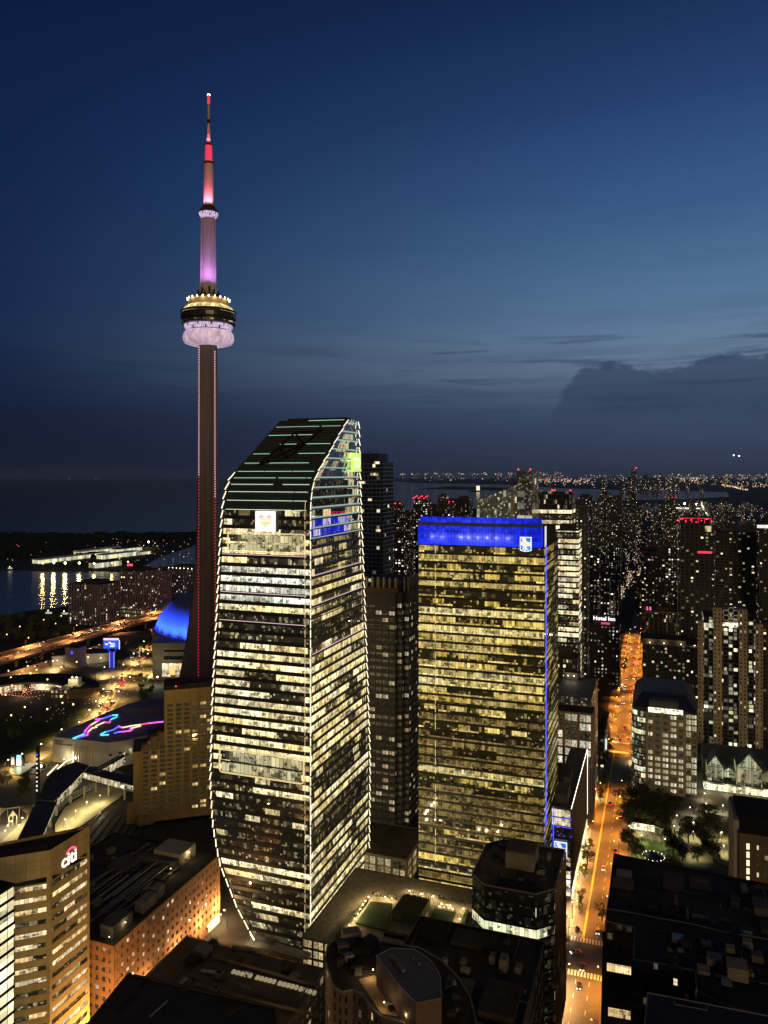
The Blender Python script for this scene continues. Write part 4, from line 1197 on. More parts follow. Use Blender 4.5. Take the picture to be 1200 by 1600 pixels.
# ------------------------------------------------------------------ stepped hotel
def build_hotel():
    Yl = 470.0
    A = Vector(at(208, Yl)); Bp = Vector(at(333, 484.0))
    d = (Bp - A).normalized(); ang = math.atan2(d.y, d.x); L = (Bp - A).length
    rt = thing('hotel', 'stepped sand-coloured hotel slab with a grid of small windows', 'hotel', tuple(A), ang)
    k = L / (333 - 208)
    X = lambda px: (px - 208) * k
    zt = lambda py: zof(py, 474)
    gl = window_glass('hotel_glass', 0.12, (1.0, 0.62, 0.20), (1.0, 0.78, 0.36), 1.3, 71, dim=0.05)
    wall = MT['hotel_stone']; zb = zt(1272)
    fh = (zt(1180) - zb) / 13
    ledge = plain('hotel_ledge', (0.2, 0.15, 0.09), 0.9)
    steps = [(X(208), X(222), zt(1172), None), (X(222), X(246), zt(1168), 2), (X(246), X(272), zt(1153), 2), (X(272), X(284), zt(1142), 1)]
    cl = MB(); budget = 100
    # tall slab
    poly = [(X(256), 0.0), (X(335), 0.0), (X(335), 26), (X(256), 26)]
    tallz = zt(1081)
    core = MB()
    core.prism([(X(208), 0.45), (X(335), 0.45), (X(335), 25), (X(208), 25)], 0, zb, 0)
    core.prism([(X(208), 0.45), (X(256), 0.45), (X(256), 25), (X(208), 25)], zb, zt(1172), 0, 1)
    core.prism([(X(256), 0.45), (X(335), 0.45), (X(335), 26), (X(256), 26)], zb, tallz, 0, 1)
    core.prism([(X(230), 2.0), (X(256), 2.0), (X(256), 24), (X(230), 24)], zt(1172), zt(1158), 0, 1)
    core.prism([(X(244), 4.0), (X(256), 4.0), (X(256), 22), (X(244), 22)], zt(1158), zt(1148), 0, 1)
    core.build('wall', [wall, MT['roof_brown']], rt)
    pen = MB(); pen.box(X(258), X(300), 3, 22, tallz + 0.02, tallz + 2.2); pen.box(X(290), X(333), 1, 4, tallz + 0.02, tallz + 3.4); pen.build('penthouse', MT['roof_dark'], rt)
    MB().octa((X(274), 1.0, tallz + 2.2), 0.5).build('warning_light', MT['red_light'], rt)
    # window grid: columns of paired panes
    cols = [X(p) for p in (223, 236, 249, 261, 274, 287, 300, 313, 324)]
    wcol = 8.5 * k
    parts = []
    grid = MB()
    rows = 26
    for ci, x in enumerate(cols):
        top = zt(1168) if ci < 2 else zt(1160) if ci < 3 else zt(1100)
        for r in range(rows):
            z0 = zb + r * fh + 0.9
            if z0 + 2 > top: break
            # the projecting rooms: a frame box round each opening
            parts.append((ci, r, x, z0))
        zt_c = min(top, zb + rows * fh)
        grid.box(x - 0.95, x - 0.35, -0.25, 0.5, zb, zt_c + 0.4)
    for r in range(rows):
        z0 = zb + r * fh
        xa = X(222) if z0 + 2 < zt(1168) else X(258)
        if z0 + 1 < zt(1100): grid.box(xa, X(334.5), -0.12, 0.5, z0, z0 + 0.85)
    for px in (272, 285, 298, 311, 324): grid.box(X(px) - 0.4, X(px) + 0.1, -0.2, 0.5, zt(1100), tallz)
    grid.box(X(256), X(334.6), -0.14, 0.5, zt(1100) + 0.2, zt(1100) + 1.0); grid.box(X(256), X(334.6), -0.3, 0.5, tallz - 0.9, tallz + 0.5)
    grid.build('cladding', wall, rt)
    parts.sort(key=lambda t: -t[1])
    rest = MB()
    for q, (ci, r, x, z0) in enumerate(parts):
        mb = MB() if q < 100 else rest
        uv = [(ci * 10 + .8, r * 10 + .5), (ci * 10 + 9.2, r * 10 + .5), (ci * 10 + 9.2, r * 10 + 9.5), (ci * 10 + .8, r * 10 + 9.5)]
        mb.face([(x - 0.2, 0.40, z0), (x + wcol, 0.40, z0), (x + wcol, 0.40, z0 + fh - 1.0), (x - 0.2, 0.40, z0 + fh - 1.0)], 0, uv)
        if q < 100: mb.build('window', gl, rt)
    tag(rest.build('window', gl, rt), kind='stuff')
    # rounded stair towers on the lower step, blind end wall and plinth
    for px, z in ((228, 1163), (241, 1152), (252, 1146)):
        MB().tube((X(px), 4, zt(1176)), (X(px), 4, zt(z)), 3.2, n=14).build('stair_tower', ledge, rt)
    bl = MB(); bl.box(X(198), X(214), 1, 20, 0, zb + 1.0); bl.box(X(214), X(240), -3, 18, 0, zb + 0.4); bl.box(X(240), X(335), -4, 16, 0, zb - 6); bl.build('plinth', wall, rt)
    return rt


build_hotel()


# ------------------------------------------------------------------ dark stone tower with the finned crown, and its podium
def build_finned_tower():
    P = at(634, 436.0)
    rt = thing('office_tower', 'dark brown stone office tower with notched corners and a finned crown', 'skyscraper', P)
    zt = zof(905, 436); zb = 12.0
    ws, dw = south_to(P, 566), 34.0
    s = 3.2
    poly = [(-ws, 0), (-2 * s, 0), (-2 * s, s), (-s, s), (-s, 2 * s), (0, 2 * s), (0, dw), (-ws, dw)]
    gl = window_glass('finned_glass', 0.17, (1.0, 0.72, 0.36), (1.0, 0.86, 0.56), 0.8, 81, dim=0.05)
    clad = plain('finned_stone', (0.048, 0.036, 0.027), 0.6, var=0.3, scale=0.2)
    fh = 4.0; n = int((zt - zb - 14) / fh)
    mb = MB(); wins = []
    zt2 = zb + n * fh
    for i in range(n):
        ring(mb, poly, zb + i * fh, zb + i * fh + 1.7, 0.5)
    for e in range(8):
        p, q = Vector(poly[e]), Vector(poly[(e + 1) % 8]); L = (q - p).length; d = (q - p) / L; nr = Vector((-d.y, d.x))
        nb = max(1, round(L / 4.2)); b = L / nb
        for k in range(nb):
            for i in range(n):
                s0, s1 = p + d * (k * b + 0.25) + nr * 0.45, p + d * ((k + 1) * b - 0.25) + nr * 0.45
                za, zc = zb + i * fh + 1.7, zb + (i + 1) * fh
                wins.append(((0 if e < 6 else 3), -i, k, [(*s0, za), (*s1, za), (*s1, zc), (*s0, zc)], [(e * 300 + k * 10 + .8, i * 10 + .5), (e * 300 + k * 10 + 9.2, i * 10 + .5), (e * 300 + k * 10 + 9.2, i * 10 + 9.6), (e * 300 + k * 10 + .8, i * 10 + 9.6)]))
        for k in range(nb + 1):
            c = p + d * min(max(k * b, 0.2), L - 0.2) + nr * 0.1
            mb.tube((*c, zb), (*c, zt2), 0.3, n=4, caps=False)
    mb.build('cladding', clad, rt)
    wins.sort(key=lambda t: t[:3]); rest = MB()
    for q, t in enumerate(wins):
        w = MB() if q < 100 else rest
        w.face(t[3], 0, t[4])
        if q < 100: w.build('window', gl, rt)
    tag(rest.build('window', gl, rt), kind='stuff')
    MB().prism(offset(poly, 0.1), zt2, zt - 8, 0, 1).build('crown_wall', [clad, MT['roof_dark']], rt)
    fin_m = plain('fin_stone', (0.30, 0.25, 0.18), 0.7)
    for k in range(7):
        x = -ws + 2 + k * (ws - 5) / 6; y = 1.2 if x < -2 * s else 2 * s
        MB().box(x - 0.45, x + 0.45, y - 0.4, y + 1.6, zt - 8, zt + 0.2).build('crown_fin', fin_m, rt)
    for k in range(6):
        y = 2 * s + 2 + k * (dw - 2 * s - 4) / 5
        MB().box(-1.8, -0.6, y - 0.45, y + 0.45, zt - 8, zt + 0.2).build('crown_fin', fin_m, rt)
    cr = MB(); cr.box(-ws + 4, -5, 6, dw - 3, zt - 7.98, zt - 1.5); cr.box(-ws + 0.8, -5, 0.3, 2.2, zt - 8, zt - 5.6); cr.build('penthouse', MT['roof_brown'], rt)
    # podium
    Q = at(636, 398.0)
    pd = thing('podium_building', 'low square stone pavilion block with tall gridded windows beside the terrace', 'building', Q)
    dwp = 36.0; wsp = 34.0; zp = zof(1344, 398)
    poly = rect(wsp, dwp)
    glp = window_glass('podium_glass', 0.9, (1.0, 0.70, 0.28), (1.0, 0.85, 0.5), 0.55, 83, dim=0.12)
    facade_grid(pd, poly, 0, zp, 4.4, 0.5, 8.6, 1.3, glp, plain('podium_stone', (0.42, 0.34, 0.22), 0.8, var=0.12), (0, 1), MT['roof_brown'], 60, 0.5, top=1.3)


build_finned_tower()


# ------------------------------------------------------------------ generic tower whose windows are part of its skin
def skin_tower(name, label, cat, P, ws, dw, zt, skin, roof=None, pent=0.5, beacons=0, group=None, z0=0.0, cap=None, rot=None, seed=0):
    rt = thing(name, label, cat, P, rot, group)
    mb = MB(); mb.prism(rect(ws, dw), z0, zt, 0, 1); mb.build('body', [skin, roof or MT['roof_dark']], rt)
    if pent:
        r = random.Random(seed + int(zt)); q = MB(); a = r.uniform(0.15, 0.3)
        q.box(-ws * (1 - a), -ws * a, dw * a, dw * (1 - a), zt + 0.01, zt + r.uniform(3, 6)); q.build('penthouse', cap or roof or MT['roof_dark'], rt)
    for k in range(beacons):
        x, y = ((-1, 1), (-ws + 1, 1), (-1, dw - 1), (-ws / 2, 1))[k % 4]
        b = 0.0011 * P[1] * 0.75; MB().octa((x, y, zt + b + 0.4), b).build('warning_light', MT['red_light'], rt)
    return rt


SK = {
    'condo_blue': punched('skin_condo_blue', (0.035, 0.045, 0.075), 3.0, 3.2, 0.02, WARM, WHITE_, 1.0, (0.05, 0.95), (0.18, 0.95), glass=(0.01, 0.014, 0.03), slab=(0.16, 0.19, 0.28), rough=0.4),
    'glass_dark': punched('skin_glass_dark', (0.02, 0.022, 0.022), 4.2, 1.6, 0.16, WARM, CREAM, 0.7, (0.06, 0.94), (0.2, 0.96), slab=(0.05, 0.05, 0.045), rough=0.3),
    'office_lit': office('skin_office_lit', 4.4, 2.4, 0.95, (1.0, 0.78, 0.40), (1.0, 0.9, 0.62), 0.85, zone=14, blind=0.45, seed=95, sp_=0.3),
    'office_half': punched('skin_office_half', (0.04, 0.036, 0.03), 4.0, 2.4, 0.30, WARM, CREAM, 1.0, (0.08, 0.92), (0.3, 0.85)),
    'dots': punched('skin_dots', (0.022, 0.02, 0.02), 3.4, 3.4, 0.30, (1.0, 0.82, 0.5), WHITE_, 1.0, (0.28, 0.72), (0.3, 0.72)),
    'apart_dark': punched('skin_apart_dark', (0.014, 0.013, 0.014), 3.1, 4.2, 0.17, (1.0, 0.72, 0.36), CREAM, 1.3, (0.2, 0.8), (0.25, 0.75), rough=0.5),
    'apart_brown': punched('skin_apart_brown', (0.05, 0.034, 0.026), 3.1, 3.6, 0.19, WARM, CREAM, 1.2, (0.2, 0.8), (0.25, 0.8), slab=(0.05, 0.035, 0.03)),
    'apart_grey': punched('skin_apart_grey', (0.03, 0.03, 0.034), 3.1, 4.0, 0.20, WARM, WHITE_, 1.2, (0.25, 0.75), (0.28, 0.75)),
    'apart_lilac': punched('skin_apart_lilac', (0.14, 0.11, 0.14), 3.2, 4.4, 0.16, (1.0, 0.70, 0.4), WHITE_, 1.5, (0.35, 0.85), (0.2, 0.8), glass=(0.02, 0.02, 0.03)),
    'far_block': punched('skin_far_block', (0.018, 0.018, 0.02), 3.4, 4.0, 0.22, (1.0, 0.72, 0.40), WHITE_, 1.5, (0.25, 0.75), (0.25, 0.75)),
    'far_bright': punched('skin_far_bright', (0.022, 0.021, 0.022), 3.6, 4.4, 0.34, (1.0, 0.75, 0.42), WHITE_, 1.5, (0.2, 0.8), (0.25, 0.75)),
}

# blue condo tower rising behind the sail tower
def build_condo():
    P = at(598, 560.0)
    rt = thing('condo_tower', 'slender dark blue condo tower just behind the curved glass tower', 'tower', P)
    zt = zof(722, 560)
    MB().prism(rect(24, 24), 0, zt, 0, 1).build('body', [SK['condo_blue'], MT['roof_dark']], rt)
    MB().prism([(-22, 1), (-4, 1), (-4, 22), (-22, 22)], zt + 0.01, zof(708, 560), 0).build('penthouse', plain('condo_cap', (0.02, 0.026, 0.05), 0.4), rt)
    mb = MB(); mb.tube((-12, 5, zof(708, 560)), (-12, 5, zof(704, 560)), 0.3, n=5); mb.tube((-16, 5, zof(704.5, 560)), (-6, 5, zof(703.5, 560)), 0.25, n=5); mb.build('roof_crane', MT['dark_metal'], rt)
    bal = MB()
    for k in range(int(zt / 3)): bal.box(-0.4, 1.3, 1, 23, k * 3 + 0.2, k * 3 + 0.75)
    bal.build('balcony_slab_edge', plain('balcony', (0.16, 0.19, 0.3), 0.5), rt)
    MB().octa((-18, -0.8, zof(723, 560)), 0.5).build('warning_light', MT['red_light'], rt)
    for x, z, w in ((-4.5, 723, 4.0), (-6.5, 741, 6.0), (-16, 754, 5.0), (-10, 781, 3), (-3.5, 829, 3.5)):
        MB().box(x - w / 2, x + w / 2, -0.25, -0.05, zof(z, 560) - 0.9, zof(z, 560) + 0.9).build('window', office('condo_win', 40, 1.3, 2.0, WARM, CREAM, 1.1, blind=0.6, seed=x), rt)


build_condo()


# sloping glass building behind the blue-crowned tower
def build_sloped():
    Y = 560.0
    P = at(832, Y)
    rt = thing('sloped_tower', 'angular glass tower with a steep sloping roof behind the blue-crowned tower', 'tower', P)
    xl, xm = -south_to(P, 745), -south_to(P, 808)
    dw = 30
    gl = office('sloped_glass', 4.5, 2.2, 0.10, (0.9, 0.95, 0.6), CREAM, 0.5, zone=6, dim=0.25, seed=91, base=(0.03, 0.035, 0.032), rough=0.1, spec=1.0)
    z1, z2, z3 = zof(783, Y), zof(757, Y), zof(736, Y)
    mb = MB(); L = xm - xl
    mb.face([(xl, 0, 0), (xm, 0, 0), (xm, 0, z2), (xl, 0, z1)], 0, [(0, 0), (L, 0), (L, z2), (0, z1)])
    mb.face([(xl, dw, 0), (xl, 0, 0), (xl, 0, z1), (xl, dw, z1)], 0, [(100, 0), (100 + dw, 0), (100 + dw, z1), (100, z1)])
    mb.face([(xl, 0, z1), (xm, 0, z2), (xm, dw, z2), (xl, dw, z1)], 0, [(200, 0), (200 + L, 0), (200 + L, dw), (200, dw)])
    mb.face([(xm, dw, 0), (xl, dw, 0), (xl, dw, z1), (xm, dw, z2)], 0, [(0, 0), (L, 0), (L, z2), (0, z1)])
    mb.build('sloped_wing', gl, rt)
    mb = MB(); mb.prism([(xm, -2), (0, -2), (0, dw), (xm, dw)], 0, zof(757, Y), 0, 1); mb.prism([(xm, -1), (0, -1), (0, dw), (xm, dw)], zof(757, Y), z3, 0, 1)
    mb.build('core_tower', [office('core_glass', 4.5, 6.0, 0.08, CREAM, CREAM, 0.5, dim=0.10, seed=92, base=(0.035, 0.035, 0.038), rough=0.15), MT['roof_dark']], rt)
    fr = MB()
    for q in range(9):
        t = q / 8; x = xl + (xm - xl) * t; fr.tube((x, -0.15, 0), (x, -0.15, z1 + (z2 - z1) * t), 0.22, n=4)
    for q in range(12): fr.tube((xl, -0.15, z1 - q * 4.5), (xm, -0.15, z1 - q * 4.5), 0.16, n=4)
    fr.tube((xl, -0.2, z1), (xm, -0.2, z2), 0.5, n=4)
    fr.build('mullion', plain('mull_grey', (0.10, 0.11, 0.10), 0.5), rt)
    for x in (xm + 1, -1.5): MB().octa((x, -0.5, z3 + 1.2), 0.75).build('warning_light', MT['red_light'], rt)
    MB().box(-1.2 + xm - 3, -0.8 + xm - 1, -3.2, -0.4, zof(803, Y), zof(775, Y)).build('flue', MT['beige'], rt)
    MB().octa((xm - 12, -2, zof(803, Y)), 0.1).build('vent', MT['unit_grey'], rt)


build_sloped()

P = at(893, 640.0)
skin_tower('office_block', 'dark topped office slab with many bright ivory floors behind the blue-crowned tower', 'office building', P, south_to(P, 835), 30, zof(797, 640), SK['office_lit'], beacons=0, pent=0)
rt = bpy.data.objects['office_block']
q = MB(); q.box(-south_to(P, 835), 0, 0.0, 30, zof(797, 640) + 0.02, zof(768, 640)); q.build('crown', [SK['glass_dark']], rt)
for x in (-1, -14, -16): MB().octa((x, 0.5, zof(767, 640) + .5), 0.8).build('warning_light', MT['red_light'], rt)
P = at(904, 610.0)
skin_tower('office_block', 'tall ivory lit office front stepping out below a dark topped slab', 'office building', P, south_to(P, 866), 26, zof(830, 610), SK['office_lit'], pent=0.4)
P = at(918, 700.0)
skin_tower('apartment_tower', 'dark apartment tower with a dotted edge beside the ivory lit offices', 'tower', P, 14, 20, zof(789, 700), SK['dots'])

# ------------------------------------------------------------------ the low annex with the blue lines and the emblem
def build_annex():
    P = nw(-39.8, 376.0)
    Pn = at(892, 385.0)
    n0, w0 = tonw(*Pn)
    rt = thing('annex_building', 'low glass annex edged in blue light with a bank emblem over the street', 'building', Pn)
    zt = zof(1264, 385); ws = south_to(Pn, 861); dw = west_to(Pn, 917)
    poly = rect(ws, dw)
    fh = 4.35
    lit = office('annex_lit', fh, 1.6, 1.6, (1.0, 0.80, 0.42), (1.0, 0.9, 0.6), 1.0, zone=30, blind=0.6, seed=101)
    drk = office('annex_dark', fh, 1.6, 0.05, WARM, CREAM, 0.4, dim=0.05, seed=102)
    i = 0
    mb = MB(); bl = MB()
    pat = 'LLDDSSDLLLDDDD'
    while zt - (i + 1) * fh > -0.1 and i < 14:
        z1 = zt - 0.5 - i * fh
        ring(mb, poly, z1 - 0.55, z1, 0.35)
        cyl_band(poly, z1 - fh, z1 - 0.55, 0.3, (0,), rt, lit if pat[i] == 'L' else drk, 'window_band')
        if i in (1, 2, 3, 7, 8, 9):
            for x in (-ws + 0.5, -ws * 0.6, -ws * 0.33, 0.1): bl.octa((x, -0.5, z1 - 0.3), 0.34)
            if i in (1, 2, 8): bl.box(-ws, 0.0, -0.35, -0.15, z1 - 0.5, z1 - 0.32)
        i += 1
    mb.face([(*p, zt - 0.4) for p in offset(poly, 0.3)], 1); ring(mb, poly, zt - 0.5, zt, 0.3)
    mb.build('cladding', [plain('annex_clad', (0.10, 0.085, 0.07), 0.5), MT['roof_grey']], rt)
    bl.box(-ws + 1.0, -ws + 1.4, -0.5, -0.2, zt - 26, zt); bl.build('blue_lit_trim', MT['blue_line'], rt)
    # the ribbed side wall along the street
    sd = MB(); sd.face([(-0.05, 0, 0), (-0.05, dw, 0), (-0.05, dw, zt - 0.5), (-0.05, 0, zt - 0.5)])
    k = 0.4
    while k < dw - 0.3:
        sd.box(-0.06, 0.3, k, k + 0.28, 5.5, zt - 0.6); k += 1.15
    sd.build('side_cladding_rib', plain('annex_side', (0.14, 0.10, 0.06), 0.6, var=0.3, scale=0.4), rt)
    gl = MB(); gl.box(-0.04, 0.42, 2, dw - 2, 0.4, 5.0); gl.build('shop_window', office('shop_front', 6, 2.4, 2.0, (1.0, 0.78, 0.36), (1.0, 0.86, 0.5), 1.3, blind=0.7, seed=103), rt)
    wl = MB()
    wl.tube((0.25, -0.1, zt + 0.1), (0.25, dw, zt + 0.1), 0.16, n=5); wl.tube((0.3, dw, zt), (0.3, dw, 7), 0.16, n=5)
    wl.build('lit_roof_edge', MT['white_line'], rt)
    MB().box(-ws + 1.2, -2.5, 6, 22, zt - 0.38, zt + 4.5).build('roof_unit', MT['roof_grey'], rt); MB().box(-ws + 2, -4, 34, 48, zt - 0.38, zt + 2.5).build('roof_unit', MT['roof_grey'], rt)
    bank_emblem(rt, -ws + 4.9, -0.7, zof(1331, 384), 6.2, 8.2)
    return rt


build_annex()


# ------------------------------------------------------------------ terrace between the towers
def build_terrace():
    zt = 17.0
    P = nw(-66, 296)
    rt = thing('terrace_podium', 'podium building carrying a lamplit roof terrace with lawn beds', 'building', P)
    poly = rect(78, 62)
    gl = window_glass('terrace_glass', 1.2, (1.0, 0.75, 0.35), (1.0, 0.86, 0.5), 0.9, 111)
    facade_grid(rt, poly, 0, zt, 4.2, 0.9, 5.2, 0.8, gl, plain('terrace_wall', (0.16, 0.13, 0.09), 0.8), (0, 1), plain('terrace_floor', (0.20, 0.165, 0.11), 0.85, var=0.4, scale=0.5), 60, 0.4, top=0.6)
    loc = lambda px, py, z=zt: tuple(Vector((tonw(*gp(px, py, z))[0] - (-66), tonw(*gp(px, py, z))[1] - 296)))
    def slab(name, pts, z0, z1, mat):
        q = [loc(px, py, z1) for px, py in pts]
        ar = sum(a[0] * b[1] - b[0] * a[1] for a, b in zip(q, q[1:] + q[:1]))
        if ar < 0: q = q[::-1]
        return MB().prism(q, z0, z1).build(name, mat, rt)
    slab('lawn_bed', [(556, 1441), (604, 1453), (613, 1411), (579, 1408)], zt - 0.2, zt + 0.7, MT['lawn'])
    slab('lawn_bed', [(671, 1434), (706, 1442), (712, 1425), (680, 1419)], zt - 0.2, zt + 0.7, MT['lawn'])
    hb = plain('hedge_dark', (0.03, 0.03, 0.012), 0.95, var=0.5, scale=0.8)
    for q in (((524, 1462), (548, 1433), (552, 1434), (529, 1464)), ((552, 1428), (572, 1403), (576, 1404), (556, 1430)), ((600, 1458), (640, 1466), (642, 1462), (603, 1454)), ((655, 1446), (700, 1456), (704, 1446), (662, 1437)), ((716, 1449), (728, 1420), (733, 1421), (724, 1451))): slab('hedge_bed', q, zt - 0.2, zt + 1.0, hb)
    slab('garden_pavilion', [(612, 1423), (655, 1432), (672, 1404), (632, 1396)], zt - 0.2, zt + 4.0, plain('pavilion_green', (0.06, 0.06, 0.03), 0.9, var=0.3))
    pg = MB()
    for k in range(6):
        a, b = Vector((*loc(636 + k * 8.5, 1389 + k * 1.9, zt + 4.5), zt + 4.5)), Vector((*loc(634 + k * 8.5, 1396 + k * 1.9, zt + 4.5), zt + 4.5))
        pg.tube(a, b, 0.22, n=4); pg.tube(a, (a.x, a.y, zt), 0.16, n=4); pg.tube(b, (b.x, b.y, zt), 0.16, n=4)
    pg.build('pergola_slat', MT['white'], rt)
    lc = plain('leaf_bed', (0.03, 0.035, 0.012), 0.95)
    rnd = random.Random(9)
    for px0, py0, px1, py1 in ((583, 1399, 618, 1406), (686, 1404, 728, 1412)):
        for k in range(7):
            t = k / 6; c = loc(px0 + (px1 - px0) * t, py0 + (py1 - py0) * t, zt); mb = MB()
            for j in range(50):
                a, r, h = rnd.uniform(0, 6.28), rnd.uniform(0, 1.3), rnd.uniform(0.1, 1.8)
                p = Vector((c[0] + r * math.cos(a), c[1] + r * math.sin(a), zt + h)); s = rnd.uniform(.2, .45)
                mb.face([p + Vector((rnd.uniform(-s, s), rnd.uniform(-s, s), rnd.uniform(-s, s))) for _ in range(4)])
            mb.build('planter_foliage', lc, rt)
    for px, py in ((563, 1421), (567, 1414), (571, 1408), (559, 1428), (555, 1436), (576, 1402), (590, 1396), (602, 1402), (612, 1404), (640, 1392), (658, 1397), (676, 1401), (664, 1424), (690, 1412), (704, 1415), (724, 1420), (718, 1436), (546, 1446)):
        c = loc(px, py, zt + 1); mb = MB(); mb.tube((*c, zt), (*c, zt + 0.9), 0.09, n=5); mb.octa((*c, zt + 1.1), 0.26, 1)
        mb.build('bollard_light', [MT['dark_metal'], MT['lamp_warm']], rt)
        lamp('bollard_glow', 'POINT', 1300, (1, 0.78, 0.42), (*c, zt + 1.7), rt, 0.3)
    return rt, loc, zt


TERR, TLOC, TZ = build_terrace()
rnd = random.Random(12)
tm = [plain('table_top', (0.4, 0.35, 0.28), 0.6), plain('chair_dark', (0.03, 0.03, 0.03), 0.6)]
def terrace_table():
    t = thing('terrace_table', 'small round terrace table ringed by dark chairs', 'table', (0, 0, 0), -TH, 'tables on the roof terrace')
    MB().tube((0, 0, 0.70), (0, 0, 0.76), 0.6, n=12).build('table_top', tm[0], t)
    MB().tube((0, 0, 0), (0, 0, 0.7), 0.06, n=6).build('pedestal', tm[1], t)
    for k in range(4):
        a = k * math.pi / 2 + .4; x, y = 1.0 * math.cos(a), 1.0 * math.sin(a)
        mb = MB(); mb.box(x - .22, x + .22, y - .22, y + .22, 0.42, 0.48); ox, oy = 1.22 * math.cos(a), 1.22 * math.sin(a); mb.box(ox - .2, ox + .2, oy - .06, oy + .06, 0.45, 0.95)
        for sx in (-.18, .18):
            for sy in (-.18, .18): mb.tube((x + sx, y + sy, 0), (x + sx, y + sy, .43), .025, n=4)
        mb.build('seat_frame', tm[1], t)
    return t
tt = tree_of(terrace_table())
spots = [(687, 1418), (694, 1419), (701, 1420), (708, 1422), (690, 1414), (699, 1416), (563, 1436), (560, 1443)]
for k, (px, py) in enumerate(spots):
    o = tt[0] if k == 0 else copy_tree(tt)
    x, y = gp(px, py, TZ); o.location = (x, y, TZ - 0.25); o.rotation_euler.z = rnd.uniform(0, 3)

# ------------------------------------------------------------------ dark faceted block by the street, its lower wing, and the curved roof in front
def build_black_block():
    P = nw(-41.5, 268.0)
    P = at(864, 272.0)
    rt = thing('black_office', 'black glass office block with clipped corners and a flat brown roof', 'office building', P)
    zt = 64.0; ws = south_to(P, 731); dw = 37.0; c = 6.0
    poly = [(-ws + c, 0), (-c, 0), (0, c), (0, dw), (-ws + c, dw + 0), (-ws, dw - c), (-ws, c)]
    g = office('black_glass', 4.0, 1.6, 0.03, (1.0, 0.85, 0.5), (0.9, 1.0, 0.6), 0.7, zone=6, dim=0.015, seed=121, base=(0.008, 0.008, 0.009), floors_vary=1.4)
    litf = office('black_lit', 4.0, 1.6, 1.0, (1.0, 0.85, 0.5), (0.9, 1.0, 0.6), 0.9, zone=9, dim=0.05, seed=122)
    brz = office('bronze_glass', 4.0, 3.4, 0.10, (1.0, 0.62, 0.22), WARM, 0.6, zone=4, dim=0.3, seed=123, base=(0.05, 0.03, 0.02))
    mb = MB()
    for i in range(15):
        z1 = zt - i * 4.0
        ring(mb, poly, z1 - 0.6, z1, 0.3)
        cyl_band(poly, z1 - 4.0, z1 - 0.6, 0.2, (0, 1, 5, 6), rt, litf if i == 3 else g, 'window_band')
        cyl_band(poly, z1 - 4.0, z1 - 0.6, 0.2, (2,), rt, brz, 'window_band')
    mb.build('cladding', MT['black'], rt)
    mb = MB(); mb.face([(*p, zt - 0.3) for p in offset(poly, 0.25)]); mb.build('roof', MT['roof_brown'], rt)
    mb = MB(); parapet(mb, poly, zt - 0.05, 0.6, 0.35); mb.build('parapet_trim', plain('parapet_br', (0.12, 0.1, 0.08), 0.6), rt)
    rs = MB()
    k = c
    while k < dw: rs.box(-0.1, 0.45, k, k + 0.5, 4, zt - 0.7); k += 3.4
    rs.build('side_rib', MT['brown_stone'], rt)
    MB().box(-20, -9, 16, 27, zt - 0.28, zt + 6.0).build('penthouse', MT['unit_grey'].copy(), rt)
    MB().box(-19.5, -9.5, 16.5, 26.5, zt + 6.0, zt + 6.4).build('penthouse_cap', MT['roof_brown'], rt)
    MB().box(-8, -6, 18, 20, zt - 0.28, zt + 1.6).build('roof_unit', MT['roof_grey'], rt)
    MB().tube((-26, 24, zt - 0.28), (-26, 24, zt + 1.3), 0.8, n=10).build('roof_vent', MT['roof_grey'], rt)
    dk = MB(); dk.box(-21, -7, 1.5, 8, zt - 0.28, zt - 0.1); dk.box(-21, -20.6, 1.5, 8, zt - 0.1, zt + 2); dk.box(-7.4, -7, 1.5, 8, zt - 0.1, zt + 2); dk.build('roof_well', MT['black'], rt)
    clutter(rt, (-ws + 7, -4, 9, 35), zt - 0.28, 9, 5)


build_black_block()


def build_mid_block():
    P = at(868, 226.0)
    P = nw(-38.5, 226)
    rt = thing('mid_block', 'dark brown office block with a cluttered flat roof by the crossing', 'office building', P)
    zt = 49.0
    gl = window_glass('mid_glass', 0.05, WARM, CREAM, 0.5, 131, dim=0.05)
    facade_grid(rt, rect(46, 48), 0, zt, 6.0, 1.2, 6.6, 1.0, gl, plain('mid_clad', (0.035, 0.028, 0.022), 0.6), (0, 1), MT['roof_dark'], 60, 0.5, top=1.5)
    MB().box(-43, -33, 35, 45, zt - 0.2, zt + 2.4).build('roof_well', MT['black'], rt)
    MB().box(-31, -16, 36, 45, zt - 0.2, zt + 1.2).build('roof_unit', MT['roof_dark'], rt)
    for x0, x1, y0, y1, h, m in ((-12, -9.5, 27, 31, 4, MT['unit_grey']), (-7, -5, 28, 31, 2, MT['unit_grey']), (-16, -14, 30, 33, 2.5, MT['unit_grey']), (-24, -21, 22, 24, 1.2, MT['beige']), (-34, -18, 10, 18, 1.5, MT['roof_grey']), (-14, -3, 4, 20, 1.8, MT['roof_dark']), (-40, -36, 6, 12, 2.2, MT['dark_metal'])):
        MB().box(x0, x1, y0, y1, zt - 0.2, zt + h).build('roof_unit', m, rt)
    MB().tube((-30, 25, zt - 0.2), (-30, 25, zt + 1.8), 1.0, n=12).build('roof_vent', MT['unit_grey'], rt)
    MB().box(-25.5, -23.5, 13, 14.5, zt - 0.1, zt + 0.35).build('skylight', glow('skylight_cream', (1.0, 0.9, 0.6), 0.8), rt)
    clutter(rt, (-44, -2, 2, 46), zt - 0.2, 22, 77)
    mb = MB(); parapet(mb, rect(46, 48), zt - 0.05, 0.8, 0.4); mb.build('parapet_trim', MT['bronze'], rt)


build_mid_block()


